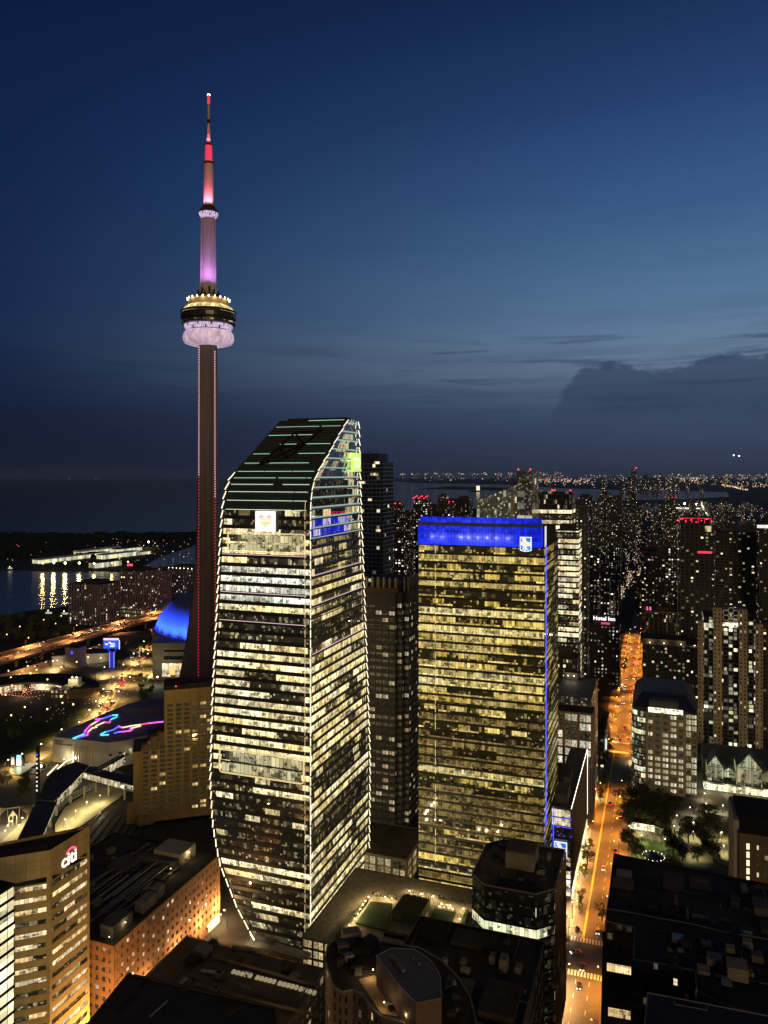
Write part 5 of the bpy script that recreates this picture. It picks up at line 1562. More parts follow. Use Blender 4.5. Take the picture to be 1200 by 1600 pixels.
def build_curved_block():
    rt = thing('curved_block', 'stone block with a rounded roofline and lamplit roof deck in front of the curved tower', 'building', (0, 0, 0), 0.0)
    z = 58.0
    g = lambda px, py, zz=z: gp(px, py, zz)
    outer = [g(*p) for p in ((508, 1500), (520, 1540), (535, 1552), (552, 1548), (566, 1556), (584, 1580), (596, 1590), (640, 1602), (700, 1660), (746, 1640), (744, 1600), (735, 1562), (715, 1528), (690, 1502), (655, 1482), (618, 1476), (560, 1468), (528, 1468), (512, 1478))]
    ar = sum(a[0] * b[1] - b[0] * a[1] for a, b in zip(outer, outer[1:] + outer[:1]))
    if ar < 0: outer = outer[::-1]
    wall = punched('curved_wall', (0.10, 0.065, 0.045), 3.6, 2.6, 0.10, WARM, CREAM, 0.7, (0.3, 0.7), (0.2, 0.8))
    MB().prism(outer, 0, z, 0, 1).build('body', [wall, MT['roof_dark']], rt)
    rim = MB(); n = len(outer)
    for a, b in zip(outer, outer[1:] + outer[:1]): rim.tube((*a, z + 0.35), (*b, z + 0.35), 0.28, n=5)
    rim.build('parapet_trim', plain('rim_grey', (0.14, 0.125, 0.11), 0.5), rt)
    zu = 67.0
    up = [g(*p, zu) for p in ((588, 1494), (612, 1482), (648, 1484), (674, 1502), (688, 1526), (690, 1560), (650, 1568), (628, 1545))]
    ar = sum(a[0] * b[1] - b[0] * a[1] for a, b in zip(up, up[1:] + up[:1]))
    if ar < 0: up = up[::-1]
    MB().prism(up, z + 0.01, zu, 0, 1).build('upper_storey', [MT['brown_stone'], plain('slate_roof', (0.035, 0.038, 0.05), 0.6, var=0.3)], rt)
    rim = MB()
    for a, b in zip(up, up[1:] + up[:1]): rim.tube((*a, zu + 0.1), (*b, zu + 0.1), 0.14, n=4)
    rim.build('upper_trim', MT['steel'], rt)
    a, b = g(608, 1494, zu), g(628, 1520, zu)
    hatch = MB(); d = Vector((b[0] - a[0], b[1] - a[1])); nn = Vector((-d.y, d.x)).normalized() * 1.2
    q = [(a[0], a[1]), (b[0], b[1]), (b[0] + nn.x, b[1] + nn.y), (a[0] + nn.x, a[1] + nn.y)]
    hatch.prism(q, zu, zu + 0.8); hatch.build('roof_hatch', MT['unit_grey'], rt)
    for px, py in ((646, 1499), (655, 1508)):
        c = g(px, py, zu); MB().tube((*c, zu), (*c, zu + 0.7), 0.35, n=10).build('roof_vent', MT['unit_grey'], rt)
    deck = [g(*p) for p in ((560, 1530), (585, 1524), (640, 1574), (620, 1588), (596, 1584), (575, 1552))]
    ar = sum(a[0] * b[1] - b[0] * a[1] for a, b in zip(deck, deck[1:] + deck[:1]))
    MB().prism(deck if ar > 0 else deck[::-1], z, z + 0.06).build('deck', plain('deck_brown', (0.30, 0.20, 0.11), 0.8), rt)
    for px, py, e in ((583, 1516, 420), (618, 1556, 420), (638, 1586, 420), (687, 1584, 300), (600, 1567, 200)):
        c = g(px, py, z + 2); MB().octa((*c, z + 2.2), 0.28).build('wall_light', MT['lamp_warm'], rt); lamp('wall_glow', 'POINT', e, (1, 0.70, 0.32), (c[0] - 0.8, c[1] - 0.9, z + 2.6), rt, 0.3)
    rnd = random.Random(4)
    for k, (px, py, w, h) in enumerate(((545, 1500, 3, 2), (556, 1512, 4, 1.5), (530, 1508, 2.4, 2.2), (540, 1482, 6, 2.4), (608, 1570, 3, 1.2), (614, 1577, 2.4, 0.9), (700, 1545, 2.4, 1.8), (703, 1536, 3.2, 1.4), (672, 1592, 3.2, 2.0), (560, 1490, 5, 3.0), (575, 1480, 6, 2.6), (712, 1580, 1.6, 1.2), (549, 1470, 6, 3.5))):
        c = g(px, py); MB().box(-w / 2, w / 2, -w / 3, w / 3, 0, h).build('roof_unit', [MT['unit_grey'], MT['roof_grey'], MT['dark_metal'], MT['black']][(k * 3) % 4], rt, (*c, z), rot=rnd.uniform(0, 1.5))


build_curved_block()
_cb = bpy.data.objects['curved_block']
clutter(_cb, (0, 1, 0, 1), 58.0, 16, 47, fn=lambda a, b: gp(*[(540, 1488), (552, 1500), (548, 1512), (560, 1520), (697, 1524), (706, 1540), (712, 1556), (716, 1572), (705, 1585), (571, 1486)][int(a * 9.99)], 58.0))


# ------------------------------------------------------------------ low roofs at the foot of the picture
def build_low_roofs():
    zt = 20.0
    P = nw(-150, 292)
    P = gp(512, 1508, zt)
    rt = thing('market_hall', 'low broad hall with rows of pale skylights in a brown roof', 'building', P)
    poly = rect(64, 42, 0, -44)
    gl = window_glass('hall_glass', 0.3, WARM, CREAM, 0.5, 141)
    facade_grid(rt, poly, 0, zt, 5.0, 1.6, 6.0, 1.6, gl, MT['brown_stone'], (1, 0), plain('hall_roof', (0.12, 0.085, 0.055), 0.9, var=0.35, scale=0.1), 30, 0.5, top=1.5)
    inv = lambda px, py, z=zt: (tonw(*gp(px, py, z))[0] - tonw(*P)[0], tonw(*gp(px, py, z))[1] - tonw(*P)[1])
    sk = glow('skylight_pane', (1.0, 0.86, 0.55), 0.22)
    for px, py in ([(365 + 6.5 * k, 1519 + 1.5 * k) for k in range(5)] + [(402 + 6.5 * k, 1528 + 1.6 * k) for k in range(5)] + [(437 + 6.5 * k, 1537 + 1.6 * k) for k in range(5)] + [(470 + 7 * k, 1546 + 2 * k) for k in range(4)]):
        c = inv(px, py); MB().box(c[0] - 0.6, c[0] + 0.6, c[1] - 0.9, c[1] + 0.9, zt - 0.2, zt + 0.5).build('skylight', sk, rt)
    for px, py in ((320, 1519), (330, 1520)):
        c = inv(px, py); MB().box(c[0] - 1.4, c[0] + 1.4, c[1] - 0.9, c[1] + 0.9, zt - 0.2, zt + 0.6).build('roof_hatch', MT['steel'], rt)
    for px0, py0, px1, py1, w in ((362, 1482, 418, 1492, 1.4), (425, 1484, 480, 1500, 3.2)):
        a, b = inv(px0, py0), inv(px1, py1); d = Vector((b[0] - a[0], b[1] - a[1])); n_ = Vector((-d.y, d.x)).normalized() * w
        MB().prism([a, b, (b[0] + n_.x, b[1] + n_.y), (a[0] + n_.x, a[1] + n_.y)], zt - 0.2, zt + 1.2).build('roof_monitor', plain('monitor', (0.35, 0.3, 0.2), 0.7), rt)
    wl = MB()
    for (a, b) in (((345, 1500), (420, 1521)), ((420, 1521), (500, 1545)), ((300, 1478), (345, 1500)), ((330, 1548), (500, 1590)), ((305, 1540), (330, 1548)), ((470, 1560), (500, 1520))):
        p, q = inv(*a), inv(*b); d = Vector((q[0] - p[0], q[1] - p[1])); n_ = Vector((-d.y, d.x)).normalized() * 0.35
        wl.prism([p, q, (q[0] + n_.x, q[1] + n_.y), (p[0] + n_.x, p[1] + n_.y)], zt - 0.2, zt + 1.0)
    wl.build('roof_edging', plain('kerb_brown', (0.2, 0.16, 0.11), 0.8), rt)
    for k, (px, py, w, h) in enumerate(((333, 1478, 3, 2), (337, 1497, 2, 1), (390, 1505, 5, 2.0), (448, 1515, 3.5, 2.4), (316, 1492, 6, 3), (375, 1500, 2, 3), (300, 1505, 4, 2), (460, 1528, 3, 1.5), (350, 1530, 2, 1.0), (290, 1560, 4, 1.4))):
        c = inv(px, py); MB().box(c[0] - w / 2, c[0] + w / 2, c[1] - w / 2, c[1] + w / 2, zt - 0.2, zt + h).build('roof_unit', [MT['dark_metal'], MT['unit_grey'], MT['roof_brown']][k % 3], rt)
    for px, py, e in ((297, 1432, 1500), (345, 1470, 1500), (392, 1472, 500), (250, 1490, 1200), (318, 1455, 1200)):
        c = inv(px, py, 8); 
    clutter(rt, (-60, -6, -40, -8), zt - 0.2, 24, 45)
    # black roof nearer still
    z2 = 46.0
    P2 = gp(432, 1602, z2)
    r2 = thing('black_roofed_block', 'near black flat roof with long narrow light wells', 'building', P2)
    q2 = [tonw(*gp(*p, z2)) for p in ((135, 1602), (200, 1522), (430, 1575), (440, 1660), (120, 1680))]
    n0, w0 = tonw(*P2); q2 = [(a - n0, b - w0) for a, b in q2]
    ar = sum(a[0] * b[1] - b[0] * a[1] for a, b in zip(q2, q2[1:] + q2[:1]))
    if ar < 0: q2 = q2[::-1]
    MB().prism(q2, 0, z2, 0, 1).build('body', [MT['brown_stone'], plain('tar_roof', (0.022, 0.022, 0.026), 0.8, var=0.35, scale=0.1)], r2)
    mb = MB(); parapet(mb, q2, z2 + 0.01, 0.5, 0.4); mb.build('parapet_trim', MT['dark_metal'], r2)
    for a, b, m in (((186, 1581), (215, 1555), MT['black']), ((222, 1543), (237, 1530), MT['black']), ((235, 1590), (262, 1565), MT['unit_grey']), ((345, 1572), (352, 1562), MT['black']), ((355, 1590), (372, 1578), MT['dark_metal']), ((284, 1552), (296, 1546), MT['dark_metal'])):
        p, q = (Vector(tonw(*gp(*t, z2))) - Vector((n0, w0)) for t in (a, b)); d = (q - p); n_ = Vector((-d.y, d.x)).normalized() * (0.5 if m is MT['unit_grey'] else 1.5)
        MB().prism([tuple(p), tuple(q), tuple(q + n_), tuple(p + n_)], z2, z2 + 0.35).build('light_well', m, r2)


build_low_roofs()

# ------------------------------------------------------------------ right of the street
def build_roof_near(label, corner_px, corner_py, z, pxr, Yn, seed):
    pass


def build_near_roofs():
    # far block with the plant-strewn roof
    n1 = -19.0; w1 = 345.0; z = 50.0
    P = nw(n1, 296)
    rt = thing('office_block', 'black roofed block beside the park, its roof strewn with plant', 'building', P)
    wall = punched('near_wall', (0.03, 0.022, 0.018), 4.0, 3.2, 0.06, WARM, CREAM, 0.7)
    poly = [(0, 0), (62, 0), (62, 44), (0, 49)]
    MB().prism(poly, 0, z, 0, 1).build('body', [wall, plain('tar_warm', (0.04, 0.033, 0.03), 0.9, var=0.4, scale=0.15)], rt)
    mb = MB(); parapet(mb, poly, z + 0.01, 0.9, 0.5); mb.build('parapet_trim', MT['black'], rt)
    ledge = plain('ledge_brown', (0.07, 0.055, 0.045), 0.8)
    for x0, x1, y0, y1, h, m in ((1, 9, 22, 28, 1.4, MT['roof_grey']), (2, 8, 30, 36, 1.2, MT['unit_grey']), (10, 20, 26, 34, 0.5, MT['black']), (20, 28, 28, 42, 0.4, ledge), (30, 38, 30, 42, 0.4, ledge), (28, 46, 24, 31, 0.6, MT['black']),
                                 (44, 47, 22, 28, 2.6, MT['dark_metal']), (52, 60, 20, 28, 3.0, MT['roof_grey']), (53, 56, 8, 14, 2, MT['dark_metal']), (20, 22, 12, 17, 2.6, MT['dark_metal']), (24, 25.5, 14, 19, 3, MT['roof_grey']), (30, 36, 10, 12, 0.8, MT['unit_grey']), (12, 14, 8, 20, 1.2, MT['black']), (0.6, 12, 38, 44, 0.9, MT['black']), (49, 51, 33, 39, 2, MT['unit_grey'])):
        MB().box(x0, x1, y0, y1, z, z + h).build('roof_unit', m, rt)
    clutter(rt, (3, 58, 5, 42), z, 26, 41)
    # nearer block with pale coping and notched corner
    P = nw(-20.5, 214); z = 55.0
    rt = thing('notched_block', 'black roofed block with thin pale coping and a notched street corner', 'building', P)
    inv = lambda px, py, zz=z: (tonw(*gp(px, py, zz))[0] + 20.5, tonw(*gp(px, py, zz))[1] - 214)
    outline = [(948, 1421), (990, 1427), (1033, 1436), (1080, 1444), (1127, 1456), (1210, 1470), (1215, 1620), (1180, 1585), (1120, 1566), (1090, 1548), (1086, 1518), (1036, 1507), (990, 1500), (992, 1450), (946, 1440)]
    pl = [inv(*p) for p in outline]
    ar = sum(a[0] * b[1] - b[0] * a[1] for a, b in zip(pl, pl[1:] + pl[:1]))
    pc = pl if ar > 0 else pl[::-1]
    MB().prism(pc, 30, z, 0, 1).build('upper_storey', [wall, plain('tar_cold', (0.022, 0.021, 0.021), 0.9, var=0.4, scale=0.15)], rt)
    cp = MB()
    for a, b in zip(pc, pc[1:] + pc[:1]): cp.tube((*a, z + 0.2), (*b, z + 0.2), 0.22, n=4)
    cp.build('coping_trim', plain('coping', (0.12, 0.105, 0.09), 0.7), rt)
    low = [inv(942, 1455, 38), inv(1100, 1480, 38), inv(1130, 1640, 38), inv(938, 1640, 38)]
    ar = sum(a[0] * b[1] - b[0] * a[1] for a, b in zip(low, low[1:] + low[:1]))
    MB().prism(low if ar > 0 else low[::-1], 0, 38, 0, 1).build('lower_storey', [wall, MT['black']], rt)
    wgl = office('notch_glass', 4, 0.9, 2.0, (1.0, 0.68, 0.26), WARM, 0.7, zone=9, blind=0.5, seed=151)
    for px0, px1, py, zz in ((948, 986, 1510, 47), (1000, 1012, 1537, 42), (996, 1010, 1553, 40), (950, 985, 1580, 40), (1062, 1082, 1550, 41), (1090, 1102, 1560, 41)):
        a, b = inv(px0, py, zz), inv(px1, py + (px1 - px0) * 0.18, zz); d = Vector((b[0] - a[0], b[1] - a[1])); nn = Vector((d.y, -d.x)).normalized() * 0.3
        MB().prism([(a[0] + nn.x, a[1] + nn.y), (b[0] + nn.x, b[1] + nn.y), b, a], zz - 1.3, zz + 1.3).build('window', wgl, rt)
    a = inv(1101, 1558, 44); b = inv(1134, 1565, 44)
    ang = math.atan2(b[1] - a[1], b[0] - a[0])
    sgn = bpy.data.objects.new('roof_sign', None); COL.objects.link(sgn); sgn.parent = rt; sgn.location = (a[0], a[1] - 0.5, 43.0); sgn.rotation_euler = (0, 0, ang)
    q = MB(); Ls = math.dist(a, b)
    q.box(-0.2, Ls + 0.2, 0.25, 0.55, -0.3, 2.6); q.build('sign_back', MT['black'], sgn)
    rnd = random.Random(2); q = MB(); x = 0.2
    while x < Ls - 0.6:      # too small to read in the photograph: a run of glowing letter shapes
        w = rnd.choice([0.7, 0.9, 1.1]); q.box(x, x + w, -0.02, 0.24, 0.2, 1.5 + rnd.choice([0, 0.45])); x += w + 0.12
    q.build('sign_letter', glow('roof_sign_white', (1, 0.98, 0.95), 2.0), sgn)
    for px, py, w, h, zz, m in ((1116, 1504, 4.5, 2.2, z, MT['unit_grey']), (1104, 1480, 3, 1.6, z, MT['roof_grey']), (1141, 1486, 2.6, 1.6, z, MT['unit_grey']), (1046, 1490, 1.4, 1.6, z, MT['unit_grey']), (1152, 1525, 6, 4, z, MT['unit_grey']), (1127, 1516, 2, 1, z, MT['dark_metal']), (1168, 1478, 3, 2, z, MT['unit_grey']), (1183, 1500, 3.5, 2.2, z, MT['roof_grey'])):
        c = inv(px, py); MB().box(c[0] - w / 2, c[0] + w / 2, c[1] - w / 2, c[1] + w / 2, zz, zz + h).build('roof_unit', m, rt)
    fr = MB(); pts = [inv(*p) for p in ((1027, 1455), (1100, 1468), (1098, 1493), (1025, 1482))]
    for a, b in zip(pts, pts[1:] + pts[:1]): fr.tube((*a, z + 0.3), (*b, z + 0.3), 0.12, n=4)
    fr.build('roof_edging', plain('edge_br', (0.06, 0.05, 0.045), 0.8), rt)
    clutter(rt, (0, 1, 0, 1), z, 24, 43, fn=lambda a, b: inv(1045 + 145 * a, 1468 + 85 * b * (0.5 + 0.5 * a)))
    # slate roof at the very bottom
    z = 62.0
    pl = [gp(*p, z) for p in ((1012, 1552), (1055, 1560), (1220, 1592), (1230, 1680), (1000, 1680))]
    ar = sum(a[0] * b[1] - b[0] * a[1] for a, b in zip(pl, pl[1:] + pl[:1]))
    rt = thing('slate_block', 'slate blue flat roof with grey coping at the bottom of the view', 'building', (0, 0, 0), 0.0)
    pc = pl if ar > 0 else pl[::-1]
    MB().prism(pc, 0, z, 0, 1).build('body', [wall, plain('slate_flat', (0.028, 0.03, 0.038), 0.8, var=0.3, scale=0.1)], rt)
    cp = MB()
    for a, b in zip(pc, pc[1:] + pc[:1]): cp.tube((*a, z + 0.15), (*b, z + 0.15), 0.2, n=4)
    for a, b in (((1054, 1562), (1054, 1570)), ((1054, 1570), (1104, 1579)), ((1104, 1579), (1106, 1572))): cp.tube((*gp(*a, z), z + 0.15), (*gp(*b, z), z + 0.15), 0.14, n=4)
    cp.build('coping_trim', plain('coping_grey', (0.16, 0.16, 0.17), 0.7), rt)


build_near_roofs()

# brown block at the right edge with the lit stair
def build_stair_block():
    P0 = at(1155, 352.0)
    rt = thing('brown_office', 'brown office block with a lit column of stair windows', 'office building', P0)
    zt = zof(1287, 352); W_ = 32.0; D_ = 30.0
    poly = [(0, 0), (W_, 0), (W_, D_), (0, D_)]
    gl = window_glass('stair_block_glass', 0.30, (1.0, 0.75, 0.42), CREAM, 0.9, 161)
    facade_grid(rt, [(4.8, 0), (W_, 0), (W_, D_), (4.8, D_)], 0, zt - 4, 4.0, 2.0, 4.2, 2.4, gl, MT['brown_stone'], (0,), None, 70, 0.35, top=0.6)
    mb = MB(); mb.box(0, 4.78, 0.0, D_, 0, zt - 4); mb.build('end_wall', MT['brown_stone'], rt)
    mb = MB(); mb.box(-2.2, -0.02, 1.0, D_ - 1, 0, zt + 1); mb.build('stone_fin_wall', MT['beige'], rt)
    mb = MB(); mb.face([(-0.4, -0.4, zt - 4), (W_, -0.4, zt - 4), (W_, 6, zt + 1.5), (-0.4, 6, zt + 1.5)]); mb.face([(-0.4, 6, zt + 1.5), (W_, 6, zt + 1.5), (W_, D_, zt + 1.5), (-0.4, D_, zt + 1.5)])
    mb.face([(-0.4, D_, zt - 4), (-0.4, -0.4, zt - 4), (-0.4, 6, zt + 1.5), (-0.4, D_, zt + 1.5)]); mb.build('roof', MT['black'], rt)
    lit = glow('stair_light', (1.0, 0.88, 0.56), 1.15)
    for k in range(13):
        z1 = zt - 8.5 - k * 3.75
        if z1 < 3: break
        MB().box(3.0, 4.3, -0.12, 0.02, z1 - 2.7, z1).build('stair_window', lit, rt)
    return rt


build_stair_block()


# beige office by the park with the dark mansard
def build_mansard():
    Y = 516.0
    SEp = at(1008, Y)
    Pne = at(1071, Y - 6)
    rt = thing('mansard_office', 'beige office with a dark mansard roof and curved glass corner by the street', 'office building', Pne)
    ws = south_to(Pne, 1009); dw = 70.0; zt = zof(1117, 512)
    clad = plain('mansard_stone', (0.36, 0.31, 0.23), 0.8, var=0.12)
    gl = window_glass('mansard_glass', 0.55, (1.0, 0.82, 0.5), (1.0, 0.93, 0.7), 1.15, 171)
    facade_grid(rt, rect(ws, dw), 0, zt, zt / 13.0, 1.7, 4.6, 1.5, gl, clad, (0, 1), MT['black'], 72, 0.4, top=1.0)
    # curved glass corner on the street side
    c = office('corner_glass', zt / 13, 1.4, 0.62, (1.0, 0.84, 0.46), (0.95, 1.0, 0.66), 0.95, zone=20, blind=0.6, seed=172)
    cx, cy_, r = -ws - 0.2, 9.0, 9.0
    arc = [(cx + r * math.cos(a) , cy_ + r * math.sin(a)) for a in [R(180 + 90 * k / 7) for k in range(8)]]
    n = 13; fh = zt / n; cl = MB()
    for i in range(n):
        mb = MB(); u = 0
        for p, q in zip(arc, arc[1:]):
            L = math.dist(p, q); mb.face([(*p, i * fh + 1.0), (*q, i * fh + 1.0), (*q, (i + 1) * fh), (*p, (i + 1) * fh)], 0, [(u, i * fh + 1.0), (u + L, i * fh + 1.0), (u + L, (i + 1) * fh), (u, (i + 1) * fh)]); u += L
        mb.build('window_band', c, rt)
        for p, q in zip(arc, arc[1:]):
            P_, Q_ = [(cx + (a - cx) * 1.03, cy_ + (b - cy_) * 1.03) for a, b in (p, q)]
            cl.face([(*P_, i * fh), (*Q_, i * fh), (*Q_, i * fh + 1.0), (*P_, i * fh + 1.0)]); cl.face([(*P_, i * fh + 1.0), (*Q_, i * fh + 1.0), (*q, i * fh + 1.0), (*p, i * fh + 1.0)])
    cl.box(cx - r, cx - 0.02, 9, dw, 0, zt)
    cl.build('corner_cladding', plain('corner_grey', (0.08, 0.07, 0.055), 0.6), rt)
    # the wing set back to the north
    wg = [(0.05, 5), (7.5, 5), (7.5, dw - 6), (0.05, dw - 6)]
    g2 = window_glass('wing_glass2', 0.6, (1.0, 0.85, 0.5), (0.98, 1.0, 0.7), 1.0, 173)
    facade_grid(rt, wg, 0, zt + 1, (zt + 1) / 13.0, 1.0, 3.7, 0.5, g2, clad, (0,), MT['black'], 26, 0.4, top=0.8)
    # roof
    z2, z3 = zt + 2.5, zt + 8.0
    A = [(-ws - 8.5, 1.5), (7.0, 1.5), (8.5, 20), (7.0, dw), (-ws - 8.5, dw)]
    B = [(-ws - 3, 22), (0, 22), (2, 28), (0, dw - 8), (-ws - 3, dw - 8)]
    mb = MB(); dark = plain('mansard_roof', (0.016, 0.018, 0.024), 0.55, var=0.3, scale=0.1)
    mb.prism([(x, max(y, 3.0)) for x, y in A], zt + 0.02, z2)
    for a, b, b2, a2 in zip(A, A[1:] + A[:1], B[1:] + B[:1], B): mb.face([(*a, z2), (*b, z2), (*b, z2), (*b2, z3), (*a2, z3)][:2] + [(*b2, z3), (*a2, z3)])
    mb.face([(*p, z3) for p in B]); mb.build('mansard', dark, rt)
    MB().box(-ws + 2, -4, 3.5, 12, z2 - 0.2, z2 + 5.0).build('roof_screen', plain('screen_dark', (0.03, 0.03, 0.028), 0.7), rt)
    for x0, x1 in ((-ws + 1.5, -ws * 0.52), (-ws * 0.5, -1.5)):
        MB().box(x0, x1, 0.3, 1.2, zt + 0.1, zt + 3.2).build('attic_window', office('attic%d' % int(-x0), 4, 1.4, 2.0, (1.0, 0.9, 0.56), (1, 0.95, 0.7), 1.3, blind=0.7), rt)


build_mansard()


# gabled glass pavilion across the square
def build_pavilion():
    Y = 522.0
    P = at(1100, Y)
    rt = thing('glass_pavilion', 'gabled glass hall lit from within across the square', 'building', P)
    k = Y / 1200
    X = lambda px: (px - 1100) * k / CT
    gl = office('pavilion_glass', 9, 1.6, 1.2, (1.0, 0.86, 0.48), (0.85, 0.95, 0.6), 0.36, zone=8, blind=0.4, seed=181)
    lobby = office('pavilion_lobby', 7, 1.8, 2.0, (1.0, 0.88, 0.52), (1.0, 0.93, 0.66), 1.15, zone=8, blind=0.6, seed=182)
    roof = plain('pavilion_roof', (0.035, 0.04, 0.035), 0.6, var=0.3)
    fr = plain('pavilion_frame', (0.22, 0.23, 0.19), 0.6)
    z = lambda py: zof(py, Y)
    bays = [(1104, 1126, 1178, 1196, 0.0), (1126, 1143, 1200, 1212, 4.0), (1143, 1176, 1168, 1190, -2.5), (1176, 1196, 1196, 1208, 4.0), (1196, 1222, 1178, 1196, 0.0)]
    zl = 7.0
    for px0, px1, ypk, yev, dy in bays:
        x0, x1 = X(px0), X(px1); zp, ze = max(z(ypk), zl + 9), max(z(yev), zl + 6)
        mb = MB(); xm = (x0 + x1) / 2
        mb.face([(x0, dy, zl), (x1, dy, zl), (x1, dy, ze), (xm, dy, zp), (x0, dy, ze)], 0, [(x0, zl), (x1, zl), (x1, ze), (xm, zp), (x0, ze)])
        mb.face([(x0, 14, zl), (x0, dy, zl), (x0, dy, ze), (x0, 14, ze)], 0, [(0, zl), (14, zl), (14, ze), (0, ze)]); mb.face([(x1, dy, zl), (x1, 14, zl), (x1, 14, ze), (x1, dy, ze)], 0, [(0, zl), (14, zl), (14, ze), (0, ze)])
        mb.build('glass_bay', gl, rt)
        mb = MB(); mb.face([(x0, dy - .4, ze), (xm, dy - .4, zp), (xm, 16, zp), (x0, 16, ze)]); mb.face([(xm, dy - .4, zp), (x1, dy - .4, ze), (x1, 16, ze), (xm, 16, zp)]); mb.build('gable_roof', roof, rt)
        mb = MB()
        for a, b in (((x0, ze), (xm, zp)), ((xm, zp), (x1, ze)), ((x0, zl), (x0, ze)), ((x1, zl), (x1, ze)), ((x0, ze), (x1, ze))): mb.tube((a[0], dy - .1, a[1]), (b[0], dy - .1, b[1]), 0.32, n=4)
        for q in range(1, 6): mb.tube((x0 + (x1 - x0) * q / 6, dy - .1, zl), (x0 + (x1 - x0) * q / 6, dy - .1, ze + (zp - ze) * (1 - abs(q / 3 - 1))), 0.1, n=4)
        mb.build('frame', fr, rt)
    mb = MB(); mb.box(X(1100), X(1222), 0.6, 30, 0.3, zl - 1.2); mb.build('lobby', lobby, rt)
    mb = MB(); mb.box(X(1098), X(1224), -3.0, 30, zl - 1.2, zl); mb.box(X(1100), X(1222), 14.02, 40, zl, zl + 12); mb.build('canopy_roof', roof, rt)
    for q in range(9):
        x = X(1104 + q * 13.5); mb = MB(); mb.tube((x, -2.6, 0), (x, -2.6, zl - 1.2), 0.22, n=6); mb.build('column', fr, rt)
        MB().octa((x, -1.6, zl - 1.5), 0.25).build('canopy_light', MT['lamp_warm'], rt)
        if q % 2 == 0: lamp('canopy_glow', 'POINT', 4000, (1, 0.85, 0.5), (x, -4.5, 4.6), rt, 0.4)
    return rt


build_pavilion()

# ------------------------------------------------------------------ condos and towers beyond the square
def condo_pier_tower():
    """beige condo with vertical piers and glazed bays between"""
    Y = 600.0
    P = at(1180, Y)
    rt = thing('condo_tower', 'beige condo tower with tall stone piers and a honeycomb emblem near its top', 'tower', P)
    ws = south_to(P, 1100); zt = zof(960, Y); dw = 32
    k = Y / 1200 / CT
    body = punched('pier_condo', (0.03, 0.028, 0.026), 3.1, 3.6, 0.34, (1.0, 0.84, 0.5), (0.95, 1.0, 0.7), 1.15, (0.04, 0.96), (0.15, 0.92), slab=(0.12, 0.1, 0.08), rough=0.4)
    MB().prism(rect(ws, dw), 0, zt - 4, 0, 1).build('body', [body, MT['roof_dark']], rt)
    stone = punched('pier_stone', (0.40, 0.33, 0.24), 3.1, 2.9, 0.14, (1.0, 0.86, 0.5), CREAM, 1.1, (0.28, 0.72), (0.25, 0.75))
    for px0, px1, top in ((1102, 1110, 975), (1123, 1135, 953), (1158, 1169, 953), (1180, 1190, 975)):
        x0, x1 = (px0 - 1180) * k, (px1 - 1180) * k
        mb = MB(); mb.box(x0, x1, -2.6 if top == 953 else -1.2, 4, 0, zof(top, Y)); mb.build('stone_pier', stone, rt)
    cr = MB(); x0, x1 = (1128 - 1180) * k, (1164 - 1180) * k
    zc = zof(953, Y); ap = zof(905, Y)
    fine = plain('crown_lattice', (0.05, 0.05, 0.05), 0.5)
    pts = [(x0, 2), (x1, 2), (x1, 18), (x0, 18)]
    for q in range(4):
        a, b = pts[q], pts[(q + 1) % 4]; cr.tube((*a, zc), (*b, zc), 0.4, n=4); cr.tube((*a, zc), ((x0 + x1) / 2, 10, ap), 0.35, n=4); cr.tube(((a[0] + b[0]) / 2, (a[1] + b[1]) / 2, zc), ((x0 + x1) / 2, 10, ap), 0.25, n=4)
        cr.tube((*a, zc - 8), (*a, zc), 0.5, n=4)
    cr.build('crown_frame', fine, rt)
    MB().box(x0, x1, 2, 18, zt - 4, zc - 2).build('penthouse', SK['glass_dark'], rt)
    # honeycomb emblem
    em = MB(); ec = ((1147 - 1180) * k, -2.2, zof(963, Y)); r = 2.3
    for hx, hz in [(0, 0)] + [(r * 1.75 * math.cos(R(60 * q + 30)), r * 1.75 * math.sin(R(60 * q + 30))) for q in range(6)]:
        v = [(ec[0] + hx + r * math.cos(R(60 * q)), ec[1], ec[2] + hz + r * math.sin(R(60 * q))) for q in range(6)]
        for a, b in zip(v, v[1:] + v[:1]): em.tube(a, b, 0.22, n=4)
    em.build('emblem_frame', glow('emblem_grey', (0.75, 0.72, 0.62), 0.16), rt)
    MB().box((1110 - 1180) * k, (1123 - 1180) * k, -0.3, 0.0, zof(985, Y), zof(978, Y)).build('window', office('crown_lit', 4, 1.4, 2, CREAM, WHITE_, 0.9, blind=.5, seed=9), rt)
    MB().box((1136 - 1180) * k, (1157 - 1180) * k, -0.3, 0.0, zof(981, Y), zof(975, Y)).build('window', office('crown_lit', 4, 1.4, 2, CREAM, WHITE_, 0.9, blind=.5, seed=10), rt)
    return rt


condo_pier_tower()
P = at(1232, 618.0)
skin_tower('condo_tower', 'beige condo tower cut by the picture edge beside the honeycomb emblem', 'tower', P, south_to(P, 1184), 30, zof(985, 618), SK['apart_brown'])

